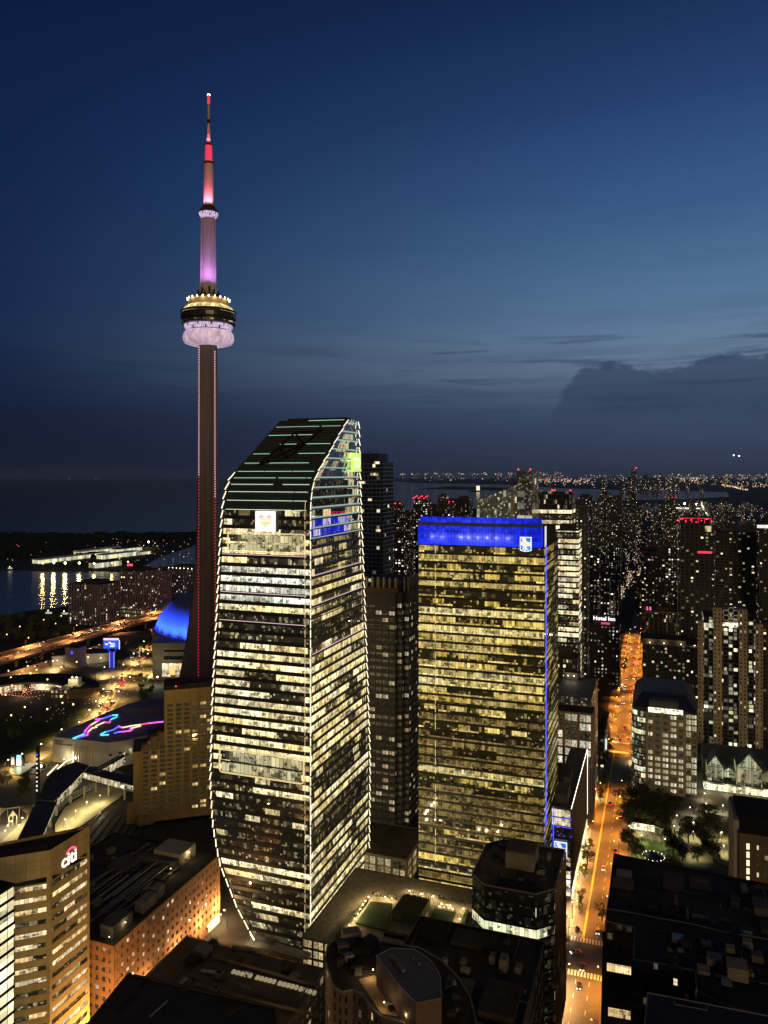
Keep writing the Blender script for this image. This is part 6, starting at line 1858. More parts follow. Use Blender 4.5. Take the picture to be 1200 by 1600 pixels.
P = at(1113, 700.0)
rt = skin_tower('condo_tower', 'black condo tower ringed with red lights along its top', 'tower', P, south_to(P, 1063), 26, zof(818, 700), SK['apart_dark'], beacons=0)
zt = zof(818, 700)
for k in range(14):
    x = -29 + k * 2.2; y = -0.3 if k % 2 else 24
    MB().octa((x, y, zt + 1.0 + (k * 5 % 7) * 0.5), 0.62).build('warning_light', MT['red_light'], rt)
cr = MB()
for k in range(6):
    cr.tube((-28 + k * 5.4, 1, zt), (-28 + k * 5.4, 1, zt + 4.5), 0.25, n=4)
cr.tube((-28, 1, zt + 4.5), (-1, 1, zt + 4.5), 0.25, n=4); cr.build('crown_frame', MT['red_dim'], rt)
MB().box(-12.4, -0.2, -0.4, -0.02, zof(863, 700) - 1.2, zof(863, 700) + 0.8).build('sky_lobby_light', MT['red_dim'], rt)
MB().box(-29.6, -29.1, -0.5, 0.0, 40, zt).build('corner_trim', plain('corner_trim', (0.2, 0.2, 0.22), 0.5), rt)
WL = office('big_window', 6, 1.5, 2.0, (1.0, 0.85, 0.42), CREAM, 0.9, blind=0.4, seed=77)
MB().box(-6.2, -1.0, -0.2, -0.02, zof(831, 700), zof(822, 700)).build('window', WL, rt)

P = at(1187, 790.0)
rt = skin_tower('apartment_tower', 'wide dark apartment slab with balconies and a pale roof box', 'tower', P, south_to(P, 1118), 26, zof(833, 790), SK['apart_dark'], pent=0)
MB().box(-19, -5, 4, 16, zof(833, 790) + 0.01, zof(816, 790)).build('penthouse', MT['beige'], rt)
bal = MB()
for k in range(46): bal.box(-46, -28, -1.3, 0, k * 3.1 + 0.3, k * 3.1 + 0.6)
bal.build('balcony_slab_edge', plain('bal_brown', (0.10, 0.085, 0.075), 0.7), rt)
P = at(1235, 760.0)
rt = skin_tower('office_tower', 'dark slab at the picture edge with a lit white top floor', 'tower', P, south_to(P, 1186), 24, zof(816, 760), SK['apart_grey'])
MB().box(-30, 0.0, -0.2, -0.02, zof(826, 760), zof(821, 760)).build('window', office('white_floor', 5, 2.0, 2, (0.95, 0.95, 0.9), WHITE_, 1.2, blind=0.9, seed=4), rt)
P = at(1092, 830.0)
skin_tower('apartment_tower', 'stepped pale apartment block behind the red-lit black tower', 'tower', P, south_to(P, 1063), 22, zof(828, 830), SK['apart_grey'])
P = at(1095, 668.0)
rt = skin_tower('brick_condo', 'brown brick condo block with a floodlit roof terrace', 'tower', P, south_to(P, 1004), 34, zof(1012, 668), SK['apart_brown'], pent=0)
zt = zof(1012, 668)
MB().box(-50, -12, 4, 28, zt + 0.01, zt + 4).build('penthouse', MT['roof_dark'], rt)
for x in (-42, -30, -16, -5):
    MB().octa((x, 1.5, zt + 1.2), 0.4).build('terrace_light', MT['lamp_warm'], rt); lamp('terrace_glow', 'POINT', 900, (1, 0.84, 0.5), (x, 1.2, zt + 2.2), rt, 0.4)
P = at(1064, 800.0)
rt = skin_tower('ribbed_office', 'brown office block with slim vertical ribs and a pink number on its roof', 'office building', P, south_to(P, 1008), 28, zof(958, 800), SK['glass_dark'], pent=0.3)
zt = zof(958, 800); rb = MB(); w_ = south_to(P, 1008)
for k in range(9): rb.box(-w_ + k * w_ / 8 - 0.35, -w_ + k * w_ / 8 + 0.35, -0.7, -0.02, 0, zt)
rb.box(-w_ - 0.3, 0.3, -0.8, 0.4, zt - 1.2, zt + 0.8); rb.build('rib', plain('rib_brown', (0.14, 0.105, 0.08), 0.7), rt)
pn = glow('pink_number', (1.0, 0.15, 0.4), 1.4)
for k in (0, 1): text_mesh('letter', '5', 5.0, pn, rt, (-w_ + 2.2 + k * 3.1, -0.9, zt + 1.4), FRONT, 0.2)

# ------------------------------------------------------------------ between the annex and the far end of the street
P = at(927, 470.0)
rt = thing('framed_office', 'low office block whose lit windows sit in a pale stone frame', 'office building', P)
zt = zof(1116, 470); ws = south_to(P, 858)
glf = office('framed_glass', 3.6, 1.5, 0.75, (1.0, 0.85, 0.55), (1.0, 0.93, 0.72), 1.0, zone=10, blind=0.25, seed=191)
cl = plain('framed_stone', (0.26, 0.19, 0.12), 0.8)
facade_grid(rt, rect(ws, 16), zof(1175, 470) - 10, zt, 5.4, 1.0, 8.6, 1.6, window_glass('framed_win', 0.75, (1.0, 0.85, 0.55), (1.0, 0.93, 0.72), 1.1, 192), cl, (0, 1), MT['roof_dark'], 60, 0.8, top=1.2)
MB().prism(rect(ws, 16), 0, zof(1175, 470) - 10.02, 0, 1).build('base_wall', [MT['brown_stone'], MT['roof_dark']], rt)
P = at(924, 489.0)
rt = thing('dark_glass_block', 'dark glass block with a broad black roof behind the framed office', 'office building', P)
zt = zof(1092, 489); ws = south_to(P, 866)
MB().prism(rect(ws, 52), 0, zt, 0, 1).build('body', [office('dgb', 4, 2, 0.05, CREAM, CREAM, 0.5, dim=0.12, seed=193), plain('dgb_roof', (0.02, 0.02, 0.024), 0.7, var=0.3, scale=0.1)], rt)
MB().box(-ws + 1, -ws + 9, -6, -0.02, 0, zt - 9).build('stone_wing', plain('stone_w', (0.10, 0.08, 0.06), 0.8), rt)
mb = MB(); mb.box(-22, -12, 42, 50, zt, zt + 5); mb.build('roof_unit', MT['roof_dark'], rt)
for x in (-19, -15):
    MB().octa((x, 41, zt + 3), 0.3).build('wall_light', MT['lamp_white'], rt); lamp('wall_glow', 'POINT', 500, (1, 0.9, 0.7), (x, 40, zt + 3.5), rt, 0.3)
P = at(944, 560.0)
rt = skin_tower('brick_shops', 'row of brick shopfronts along the street beyond the annex', 'building', P, 14, 60, 24.0, SK['apart_brown'])
sg = MB(); sg.box(0.02, 0.6, 14, 18, 9, 16); sg.build('blade_sign', glow('shop_sign', (0.7, 1.0, 1.0), 1.3), rt)
P = at(968, 740.0)
rt = skin_tower('hotel_block', 'dark hotel block with small square windows and a white roof sign over red letters', 'hotel', P, south_to(P, 905), 26, zof(978, 740), SK['dots'], pent=0)
zt = zof(978, 740)
sgn = MB().box(-24, -4.5, -0.6, 3, zt + 0.01, zt + 9.5).build('sign_wall', MT['roof_grey'], rt)
text_mesh('letter', 'Hotel Inn', 5.4, glow('hotel_white', (1, 0.98, 1), 1.6), rt, (-14.2, -0.8, zt + 4.6), FRONT, 0.15)
text_mesh('letter', 'suites', 3.6, glow('hotel_red', (1.0, 0.1, 0.28), 1.2), rt, (-13.0, -0.8, zt + 0.9), FRONT, 0.15)
MB().box(-38.5, -34, -0.5, -0.02, zt + 6, zt + 9.5).build('screen', glow('lilac_screen', (0.75, 0.72, 1.0), 1.2), rt)
P = at(906, 640.0)
skin_tower('stone_office', 'plain grey stone office with small scattered lit windows behind the blue tower', 'office building', P, 26, 40, zof(960, 640), SK['dots'])
P = at(902, 590.0)
skin_tower('stone_office', 'low grey office with a floodlit white roof ledge', 'office building', P, 30, 26, zof(1030, 590), SK['office_half'])

# ------------------------------------------------------------------ the old rail lands, left of the hotel
def build_aquarium():
    Y0 = 573.0; z = 18.5
    g = lambda px, py, zz=z: gp(px, py, zz)
    rt = thing('aquarium', 'white walled aquarium hall with two neon shark outlines on its dark roof', 'building', (0, 0, 0), 0.0)
    pts = [(82, 1151), (115, 1155), (139, 1157), (170, 1160.5), (196, 1157), (236, 1147), (262, 1140), (262, 1106), (238, 1096), (200, 1100), (165, 1114), (110, 1138)]
    pl = [g(*p) for p in pts]
    ar = sum(a[0] * b[1] - b[0] * a[1] for a, b in zip(pl, pl[1:] + pl[:1]))
    pc = pl if ar > 0 else pl[::-1]
    MB().prism(pc, 0, z, 0, 1).build('body', [plain('aqua_wall', (0.62, 0.57, 0.50), 0.8, var=0.08), plain('aqua_roof', (0.30, 0.27, 0.33), 0.9, spec=0.1, var=0.12, scale=0.05)], rt)
    up = [g(*p, z) for p in ((192, 1113), (228, 1099), (258, 1101), (262, 1118), (230, 1116))]
    ar = sum(a[0] * b[1] - b[0] * a[1] for a, b in zip(up, up[1:] + up[:1]))
    MB().prism(up if ar > 0 else up[::-1], z + 0.01, z + 4.5, 0, 1).build('raised_roof', [plain('aqua_up', (0.12, 0.11, 0.13), 0.8), plain('aqua_roof2', (0.22, 0.20, 0.25), 0.9)], rt)
    cyan, blu, vio, mag, crm, grn, redn = (glow('neon_' + n, c, 1.5) for n, c in (('cyan', (0.1, 0.75, 1.0)), ('blue', (0.1, 0.16, 1.0)), ('violet', (0.55, 0.12, 1.0)), ('magenta', (1.0, 0.12, 0.85)), ('cream', (1.0, 0.72, 0.45)), ('green', (0.1, 0.8, 0.35)), ('red', (1.0, 0.1, 0.2))))
    zoom = lambda x, y: (75 + x / 10, 1100 + y / 10)
    s1 = [((390, 548), cyan), ((560, 480), blu), ((580, 462), vio), ((568, 440), mag), ((660, 340), crm), ((760, 285), mag), ((805, 258), mag), ((735, 246), vio), ((860, 236), blu), ((1000, 185), cyan), ((1088, 178), cyan), ((1070, 212), cyan), ((980, 250), vio), ((962, 300), redn), ((880, 292), crm), ((745, 352), crm), ((760, 372), crm), ((690, 385), crm), ((620, 450), mag), ((618, 494), vio), ((540, 512), blu), ((440, 545), cyan), ((390, 548), cyan)]
    s2 = [((950, 490), cyan), ((830, 497), cyan), ((825, 482), cyan), ((900, 445), blu), ((1020, 415), blu), ((1105, 355), mag), ((1160, 378), crm), ((1300, 350), crm), ((1450, 330), redn), ((1560, 310), mag), ((1700, 295), mag), ((1800, 285), vio), ((1860, 280), blu)]
    s3 = [((1035, 468), blu), ((1100, 445), vio), ((1180, 440), mag), ((1290, 425), mag), ((1320, 408), mag), ((1280, 395), crm), ((1450, 350), redn)]
    for s, nm in ((s1, 'neon_shark'), (s2, 'neon_shark'), (s3, 'neon_fin')):
        mb = MB(); mats = [cyan, blu, vio, mag, crm, grn, redn]
        for (a, m), (b, _) in zip(s, s[1:]):
            p, q = g(*zoom(*a)), g(*zoom(*b)); mb.tube((*p, z + 0.5), (*q, z + 0.5), 0.5, n=5, mi=mats.index(m))
        mb.build(nm, mats, rt)
    # lettering on the end wall, louvred fins and the lit entrance
    a, b = Vector(g(82, 1151)), Vector(g(115, 1155)); ang = math.atan2((b - a).y, (b - a).x); d = (b - a).normalized(); nn = Vector((d.y, -d.x)) * 0.12
    bl = plain('sign_dark', (0.03, 0.03, 0.03), 0.7)
    p = a + d * 2.2 + nn
    text_mesh('letter', "RIPLEY'S", 1.9, bl, rt, (p.x, p.y, z - 3.4), (R(90), 0, ang), 0.08, 'LEFT')
    text_mesh('letter', 'AQUARIUM of CANADA', 1.45, bl, rt, (p.x, p.y, z - 5.2), (R(90), 0, ang), 0.08, 'LEFT')
    fin = plain('aqua_fin', (0.8, 0.75, 0.55), 0.7)
    a, b = Vector(g(115, 1155)), Vector(g(146, 1158)); d = (b - a).normalized(); nn = Vector((d.y, -d.x))
    for k in range(8):
        q = a + d * ((b - a).length * k / 7) + nn * (1.0 + 1.8 * math.sin(k / 7 * math.pi))
        MB().box(-0.28, 0.28, -0.9, 0.4, 0, z - 5.5 + 0.35 * k).build('entrance_fin', fin, rt, (q.x, q.y, 0), rot=ang)
    for px, py, zz, e in ((135, 1187, 4, 4200), (118, 1186, 4, 3000), (150, 1184, 5, 3000), (180, 1176, 6, 2600), (205, 1170, 6, 2600), (235, 1160, 5, 2000), (100, 1186, 5, 700)):
        c = g(px, py, zz); MB().octa((*c, zz), 0.35).build('flood_light', MT['lamp_warm'], rt); lamp('flood_glow', 'POINT', e * 2.2, (1, 0.86, 0.5), (*c, zz + 0.8), rt, 0.4)
    for px, py in ((183, 1166), (194, 1165), (173, 1178), (188, 1174)):
        c = g(px, py, 12); MB().box(-1.2, 1.2, -0.5, 0.1, 0, 1.2).build('window', bl, rt, (c[0], c[1] - 0.2, 10.5), rot=0.1)


build_aquarium()


def build_skywalk():
    rt = thing('covered_walkway', 'long dark covered walkway on stilts over the rail tracks', 'walkway', (0, 0, 0), 0.0)
    z = 13.0; dk = plain('walk_roof', (0.085, 0.08, 0.076), 0.9, var=0.3, scale=0.1, spec=0.1)
    gl = office('walk_glass', 4, 1.6, 0.5, (1.0, 0.85, 0.5), CREAM, 0.55, zone=8, dim=0.25, seed=201)
    def body(pts, z0, z1, nm, mats):
        q = [gp(*p, z1) for p in pts]
        ar = sum(a[0] * b[1] - b[0] * a[1] for a, b in zip(q, q[1:] + q[:1]))
        if ar < 0: q = q[::-1]
        return MB().prism(q, z0, z1, 0, 1).build(nm, mats, rt)
    body([(24, 1318), (58, 1250), (90, 1252), (62, 1318), (92, 1322), (60, 1334)], z - 1, z, 'walk_section', [gl, dk])
    body([(58, 1250), (72, 1218), (84, 1205), (118, 1190), (140, 1196), (112, 1226), (84, 1252)], z - 5, z + 0.02, 'walk_hub', [gl, dk])
    body([(118, 1192), (126, 1206), (215, 1230), (215, 1216)], z - 3.8, z - 0.05, 'walk_section', [office('bridge_glass', 4, 3.2, 0.8, (1.0, 0.8, 0.5), CREAM, 0.55, zone=6, dim=0.3, seed=202), dk])
    body([(136, 1208), (148, 1206), (206, 1168), (192, 1176)], z - 4, z + 0.04, 'walk_section', [gl, dk])
    body([(146, 1203), (150, 1208), (196, 1182), (192, 1178)], z - 5, z - 0.02, 'walk_section', [gl, dk])
    lit = MB()
    for a, b in (((148, 1207), (190, 1182)), ((90, 1202), (104, 1190)), ((74, 1212), (90, 1196)), ((104, 1190), (118, 1184))):
        p, q = gp(*a, z - 1), gp(*b, z - 1); lit.tube((*p, z - 0.6), (*q, z - 0.6), 0.45, n=5)
    lit.build('lit_roof_edge', glow('walk_lit', (1.0, 0.9, 0.6), 1.6), rt)
    for px, py in ((70, 1300), (78, 1282), (88, 1264), (110, 1246), (132, 1238), (150, 1230), (170, 1236), (195, 1240)):
        c = gp(px, py, 4); MB().box(-0.6, 0.6, -0.6, 0.6, 0, 8.5).build('pier_leg', MT['concrete'], rt, c)
    truss = MB()
    a, b = Vector((*gp(92, 1254, 10), 8)), Vector((*gp(150, 1224, 10), 8)); n = 12
    for k in range(n):
        p, q = a.lerp(b, k / n), a.lerp(b, (k + 1) / n); up = Vector((0, 0, 3.4))
        truss.tube(p, q, 0.2, n=4); truss.tube(p + up, q + up, 0.2, n=4); truss.tube(p, p + up, 0.16, n=4); truss.tube(p, q + up, 0.13, n=4)
    truss.build('truss_frame', plain('truss_iron', (0.12, 0.11, 0.09), 0.6), rt)


build_skywalk()
# platforms and tracks under it
road('platform', [(86, 1290), (100, 1264), (150, 1232), (192, 1228), (200, 1238), (162, 1266), (124, 1294), (86, 1316)], plain('platform_floor', (0.34, 0.30, 0.2), 0.85, var=0.2), 0.6)
road('platform', [(-10, 1345), (0, 1318), (30, 1290), (48, 1270), (50, 1300), (24, 1340), (0, 1360)], bpy.data.materials['platform_floor'], 0.6)
road('trackbed', [(60, 1345), (110, 1296), (160, 1262), (210, 1246), (210, 1290), (180, 1330), (120, 1345)], plain('ballast', (0.045, 0.04, 0.032), 0.95, var=0.4, scale=0.3), 0.03)
for k in range(9):
    a, b = Vector((*gp(70 + k * 16, 1345, 0.3), 0.3)), Vector((*gp(150 + k * 9, 1262 + k * 3, 0.3), 0.3))
    for o in (-0.75, 0.75):
        q = MB(); q.tube(a + Vector((o, 0, 0)), b + Vector((o, 0, 0)), 0.12, n=4); tag(q.build('rail_track', MT['steel']), 'steel rails running through the dark track bed below the walkway', 'rail', 'rails through the track bed')


def build_canopy():
    rt = thing('station_canopy', 'low station canopy with pale triangular tent roofs beside the covered walkway', 'canopy', (0, 0, 0), 0.0)
    pale = plain('tent_pale', (0.5, 0.42, 0.28), 0.8)
    for t in (((-2, 1276), (12, 1262), (0, 1262)), ((30, 1262), (53, 1258), (43, 1273)), ((14, 1276), (26, 1274), (20, 1266))):
        z = [6, 6, 9]; v = [(*gp(*p, zz), zz) for p, zz in zip(t, z)]
        mb = MB(); mb.face(v); mb.face(v[::-1]); 
        for a in v: mb.tube((a[0], a[1], 0), a, 0.2, n=5)
        mb.build('tent_roof', pale, rt)
    mb = MB(); q = [gp(*p, 7) for p in ((-20, 1262), (58, 1252), (60, 1256), (-20, 1267))]; ar = sum(a[0] * b[1] - b[0] * a[1] for a, b in zip(q, q[1:] + q[:1]))
    mb.prism(q if ar > 0 else q[::-1], 6.2, 7.0, bottom=True); mb.build('canopy_edge', MT['unit_grey'], rt)
    for px, py in ((35, 1278), (18, 1283), (12, 1290), (8, 1298), (30, 1290), (40, 1300)):
        c = gp(px, py, 4); MB().octa((*c, 4), 0.4).build('canopy_light', MT['lamp_warm'], rt); lamp('canopy_glow', 'POINT', 2000, (1, 0.85, 0.48), (*c, 5), rt, 0.4)
    for px, py in ((102, 1284), (118, 1270), (136, 1256), (156, 1246)):
        c = gp(px, py, 5); lamp('canopy_glow', 'POINT', 6000, (1, 0.84, 0.42), (*c, 5.4), rt, 0.3); mb = MB(); mb.tube((*c, 0.6), (*c, 6.2), 0.1, n=5); mb.octa((*c, 6.4), 0.3, 1); mb.build('platform_light', [MT['dark_metal'], MT['lamp_warm']], rt)
    for px, py in ((5, 1330), (20, 1318)):
        c = gp(px, py, 5); lamp('canopy_glow', 'POINT', 2500, (1, 0.84, 0.42), (*c, 5.4), rt, 0.3); mb = MB(); mb.tube((*c, 0.6), (*c, 6.2), 0.1, n=5); mb.octa((*c, 6.4), 0.3, 1); mb.build('platform_light', [MT['dark_metal'], MT['lamp_warm']], rt)


build_canopy()

# mast with dark screens, fountain basin, small screen kiosk
c = gp(59, 1250)
rt = thing('sign_mast', 'slender black sign mast standing between the plaza and the walkway', 'mast', c, 0.0)
h = zof(1168, c[1]); mb = MB(); mb.box(-0.9, 0.9, -0.9, 0.9, 0, h); mb.build('mast', MT['black'], rt)
rnd = random.Random(6)
for k in range(9):
    z = 6 + k * (h - 8) / 9; MB().box(-0.7, 0.4, -1.05, -0.92, z, z + rnd.uniform(0.6, 1.6)).build('screen', MT['blue_line'] if k == 8 else glow('mast_screen', (0.9, 0.85, 0.75), 0.7), rt)
c = gp(45, 1202)
rt = thing('fountain', 'shallow lit oval fountain basin on the plaza', 'fountain', c, 0.0)
MB().lathe([(12.5, 0), (12.5, 0.9), (11.6, 0.9), (11.5, 0.5)], 40).build('basin', MT['concrete'], rt)
MB().lathe([(0.1, 0.52), (11.5, 0.5)], 40).build('lit_water', office('fountain_water', 6, 2.0, 2.0, (1.0, 0.85, 0.42), CREAM, 0.6, blind=0.2, seed=211), rt)
c = gp(27, 1198)
rt = thing('video_kiosk', 'small kiosk with a bright cyan video screen by the fountain', 'kiosk', c, 0.0)
mb = MB(); mb.box(-5, 5, 0, 1, 0, 9); mb.build('body', MT['dark_metal'], rt)
MB().box(-0.5, 2.9, -0.2, -0.02, 1, 8.6).build('screen', glow('cyan_screen', (0.35, 0.85, 1.0), 1.1), rt); MB().box(-4.4, -2.2, -0.2, -0.02, 1.5, 7).build('screen', glow('grey_screen', (0.4, 0.6, 0.65), 0.6), rt)


def build_roundhouse():
    c = gp(36, 1105); c = (c[0] - 12, c[1] + 10)
    rt = thing('roundhouse', 'curved brick roundhouse with lit window arc and strings of fairy lights', 'building', c, 0.0)
    R1, R0 = 74, 46
    a0, a1, n = R(18), R(150), 30
    arc = lambda r, k: (r * math.cos(a0 + (a1 - a0) * k / n), r * math.sin(a0 + (a1 - a0) * k / n))
    win = office('round_glass', 5, 2.2, 1.4, (1.0, 0.75, 0.36), CREAM, 0.9, zone=9, blind=0.3, seed=221)
    w = MB(); wl = MB(); u = 0
    for k in range(n):
        p, q = arc(R0, k), arc(R0, k + 1); P_, Q_ = arc(R1, k), arc(R1, k + 1); L = math.dist(p, q)
        wl.face([(*q, 6.2), (*p, 6.2), (*p, 8), (*q, 8)]); w.face([(*q, 0.2), (*p, 0.2), (*p, 6.2), (*q, 6.2)], 0, [(u + L, 0), (u, 0), (u, 4.9), (u + L, 4.9)]); u += L
        wl.face([(*p, 8), (*q, 8), (*Q_, 9.5), (*P_, 9.5)][::-1], 1); wl.face([(*P_, 0), (*Q_, 0), (*Q_, 9.5), (*P_, 9.5)])
    for k in (0, n): p, q = arc(R0, k), arc(R1, k); wl.face([(*p, 0), (*q, 0), (*q, 9.5), (*p, 8)])
    wl.build('roof', [MT['brown_stone'], plain('round_roof', (0.02, 0.018, 0.017), 0.9, var=0.3)], rt); w.build('window_band', win, rt)
    fl = glow('fairy_light', (1.0, 0.36, 0.24), 1.1); mb = MB(); rnd = random.Random(8)
    for k in range(7):
        a, b = rnd.uniform(-30, 24), rnd.uniform(-30, 24)
        for t in range(14):
            mb.octa((a + (b - a) * t / 13, 10 + k * 4.0 + 3 * math.sin(t * .5), 5.5 - 1.5 * math.sin(t / 13 * math.pi)), 0.42)
    mb.build('fairy_light_string', fl, rt)
    for k in range(9):
        p = arc(41, 3 + k * 3); MB().octa((*p, 4), 0.3).build('wall_light', MT['lamp_warm'], rt)
    lamp('court_glow', 'POINT', 5000, (1.0, 0.6, 0.3), (-2, 20, 9), rt, 2.0)
    # brick wing and the pale water tank tower beside it
    x, y = Vector(gp(98, 1092)) - Vector(c)
    mb = MB(); mb.box(x - 12, x + 6, y, y + 10, 0, 9); mb.build('brick_wing', punched('round_wing', (0.12, 0.07, 0.05), 4.4, 4.2, 0.9, (1.0, 0.75, 0.4), CREAM, 1.0), rt)
    c2 = gp(117, 1086)
    t2 = thing('water_tank', 'floodlit pale square water tank tower on legs beside the roundhouse', 'water tower', c2, 0.0)
    pale = plain('tank_pale', (0.72, 0.66, 0.45), 0.7)
    MB().box(-5, 5, -4, 4, 11, 16.5).build('tank', pale, t2)
    MB().box(-7.5, 7.5, -6, 6, 10.3, 11).build('gallery', pale, t2)
    for x_ in (-5.2, -2.2, 2.2, 5.2): MB().box(x_ - 0.9, x_ + 0.9, -3, 3, 0, 10.3).build('leg', pale, t2)
    for x_ in (-7, 0, 7): lamp('tank_glow', 'POINT', 2200, (1, 0.85, 0.5), (x_, -9, 4), t2, 0.4); MB().octa((x_, -9, 1.2), 0.3).build('flood_light', MT['lamp_warm'], t2)
    for x_ in (-2, 2): MB().octa((x_, -1, 17.6), 0.7).build('tank_light', MT['lamp_white'], t2)
    lamp('tank_glow', 'POINT', 2200, (1, 0.9, 0.6), (0, -9, 17), t2, 0.4)


build_roundhouse()


def build_billboard():
    c = gp(178, 1043)
    rt = thing('digital_billboard', 'glowing blue digital billboard on a forked blue pylon', 'billboard', c, 0.0)
    k = c[1] / 1200; X = lambda px: (px - 178) * k; z = lambda py: zof(py, c[1])
    MB().box(X(161.5), X(187.5), -0.5, 2.5, z(1013.5), z(997)).build('screen_box', MT['black'], rt)
    blue = glow('screen_blue', (0.03, 0.12, 0.95), 0.95); lt = glow('screen_light', (0.75, 0.85, 1.0), 1.1); pk = glow('screen_pink', (1.0, 0.6, 0.9), 1.15)
    MB().box(X(162), X(183), -0.75, -0.52, z(1013), z(1000.2)).build('screen', blue, rt)
    MB().box(X(184), X(187), -0.75, -0.52, z(1013), z(1000.2)).build('screen', blue, rt)
    MB().box(X(162), X(186), -0.8, -0.52, z(1000), z(997)).build('screen_header', pk, rt)
    mb = MB()
    for x0, x1, y0, y1 in ((164.5, 169, 1005, 1007.6), (170, 174, 1003, 1005), (172, 179.5, 1004.6, 1006.2), (173, 180.5, 1007, 1008.4), (172, 179, 1009, 1010.6)): mb.box(X(x0), X(x1), -0.9, -0.76, z(y1), z(y0))
    mb.build('screen_text', lt, rt)
    MB().box(X(186.2), X(187.6), -0.9, -0.76, z(1014), z(1000)).build('screen_edge', lt, rt)
    leg = MB()
    for a, b in (((167.5, 1014), (172.5, 1020)), ((182, 1014), (177, 1020))): leg.tube((X(a[0]), 0.8, z(a[1])), (X(b[0]), 0.8, z(b[1])), 0.9, n=6)
    leg.box(X(171.5), X(178), 0, 1.8, 0, z(1019)); leg.build('pylon', glow('pylon_blue', (0.03, 0.04, 0.8), 0.5), rt)
    e = MB()
    for px in (171.3, 178.2): e.box(X(px) - 0.25, X(px) + 0.25, -0.3, 0.0, 0, z(1019))
    e.build('lit_edge', glow('pylon_edge', (0.35, 0.4, 1.0), 1.2), rt)


build_billboard()


def build_stadium():
    cx, cyy, r = -152.0, 905.0, 112.0
    rt = thing('domed_stadium', 'domed stadium with a blue-lit roof rising behind the tower shaft', 'stadium', (cx, cyy, 0), 0.0)
    m, nt, b = newmat('dome_skin')
    tc = nt.nodes.new('ShaderNodeTexCoord'); sp = nt.nodes.new('ShaderNodeSeparateXYZ'); nt.links.new(tc.outputs['Object'], sp.inputs[0])
    ang = mth(nt, 'ARCTAN2', V(nt, sp.outputs[1]), V(nt, sp.outputs[0]))
    ribm = ((ang * 26.0).fract() - 0.5).abs() > 0.46
    nt.links.new(mixc(nt, ribm, (0.20, 0.21, 0.24), (0.36, 0.36, 0.40)).s, b.inputs['Base Color']); b.inputs['Roughness'].default_value = 0.6
    prof = [(r, 40)] + [(r * math.cos(R(a)), 40 + 50 * math.sin(R(a))) for a in (4, 9, 16, 25, 36, 50, 65, 80, 89)]
    MB().lathe(prof, 72).build('dome_roof', m, rt, smooth=True)
    wall = plain('stadium_wall', (0.24, 0.19, 0.14), 0.85, var=0.15, scale=0.06)
    MB().lathe([(r + 4, 0), (r + 4, 38), (r - 2, 39.9)], 40).build('drum_wall', wall, rt)
    for q in range(30):
        a = R(172 + q * 3.2); x, y = (r + 1) * math.cos(a), (r + 1) * math.sin(a)
        MB().octa((x, y, 40.4), 0.55).build('rim_light', MT['blue_line'], rt)
        if q % 3 == 0: lamp('rim_glow', 'SPOT', 260000, (0.02, 0.07, 1.0), ((r + 15) * math.cos(a), (r + 15) * math.sin(a), 46), rt, 0.6, aim=(-math.cos(a) * 0.9, -math.sin(a) * 0.9, 0.42), cone=100, blend=0.9)
    # concrete corner block facing the avenue, with its tall lit foyer
    k = 803 / 1200
    bx, by = (238 - 600) * k - cx, 803 - cyy
    bl = MB(); bl.box(bx, bx + 42, by, by + 26, 0, 38); bl.build('corner_block', wall, rt)
    gl = office('foyer_glass', 5.5, 3.0, 0.8, (1.0, 0.66, 0.28), CREAM, 0.8, zone=6, dim=0.2, seed=231)
    MB().box(bx + 10, bx + 36, by - 0.25, by - 0.02, 3, 17).build('foyer_window', gl, rt)
    MB().box(bx + 18, bx + 24, by - 0.4, by - 0.26, 5, 15).build('foyer_lamp', glow('foyer_orange', (1.0, 0.6, 0.2), 0.9), rt)
    for z0, z1 in ((21, 24.5), (29, 31)): MB().box(bx + 12, bx + 36, by - 0.2, by - 0.02, z0, z1).build('slot_window', MT['black'], rt)
    lines = MB()
    for x_ in (9, 26): lines.box(bx + x_, bx + x_ + 0.3, by - 0.14, by - 0.01, 0, 38)
    for z_ in (19, 27, 34): lines.box(bx, bx + 42, by - 0.12, by - 0.02, z_, z_ + 0.3)
    lines.build('wall_joint', MT['brown_stone'], rt)
    for px, py in ((234, 1058), (246, 1058)):
        c = gp(px, py, 9); q = MB(); p = Vector((c[0] - cx, c[1] - cyy, 0)); q.tube(p, p + Vector((0, 0, 9)), 0.12, n=5); q.octa((p.x, p.y, 9.2), 0.6, 1); q.build('flood_light', [MT['dark_metal'], MT['lamp_white']], rt)
        lamp('flood_glow', 'POINT', 6000, (0.95, 1.0, 0.7), (p.x, p.y - 1, 9.6), rt, 0.4)


build_stadium()

# low halls and a lilac-walled block by the avenue
P = at(140, 905)
rt = skin_tower('exhibition_hall', 'long low grey hall behind the blue billboard', 'building', at(178, 878), 66, 26, 11, plain('hall_grey', (0.20, 0.18, 0.17), 0.8), pent=0, rot=R(16))
for x in (-60, -46, -30, -14): lamp('wall_glow', 'POINT', 2600, (1, 0.85, 0.5), (x, -6, 6), rt, 0.4); MB().octa((x, -0.6, 6), 0.4).build('wall_light', MT['lamp_warm'], rt)
rt = skin_tower('pump_house', 'lilac square block with a small blue square light by the expressway', 'building', at(121, 850), 17, 14, 22, plain('lilac_wall', (0.16, 0.13, 0.18), 0.8), pent=0)
MB().box(-9, -6.6, -0.2, -0.02, 15, 18).build('blue_window', MT['blue_line'], rt)
rt = skin_tower('parking_deck', 'low dark deck roof between the billboard and the stadium', 'building', at(236, 1000), 60, 24, 7, MT['roof_grey'], pent=0, rot=R(18))

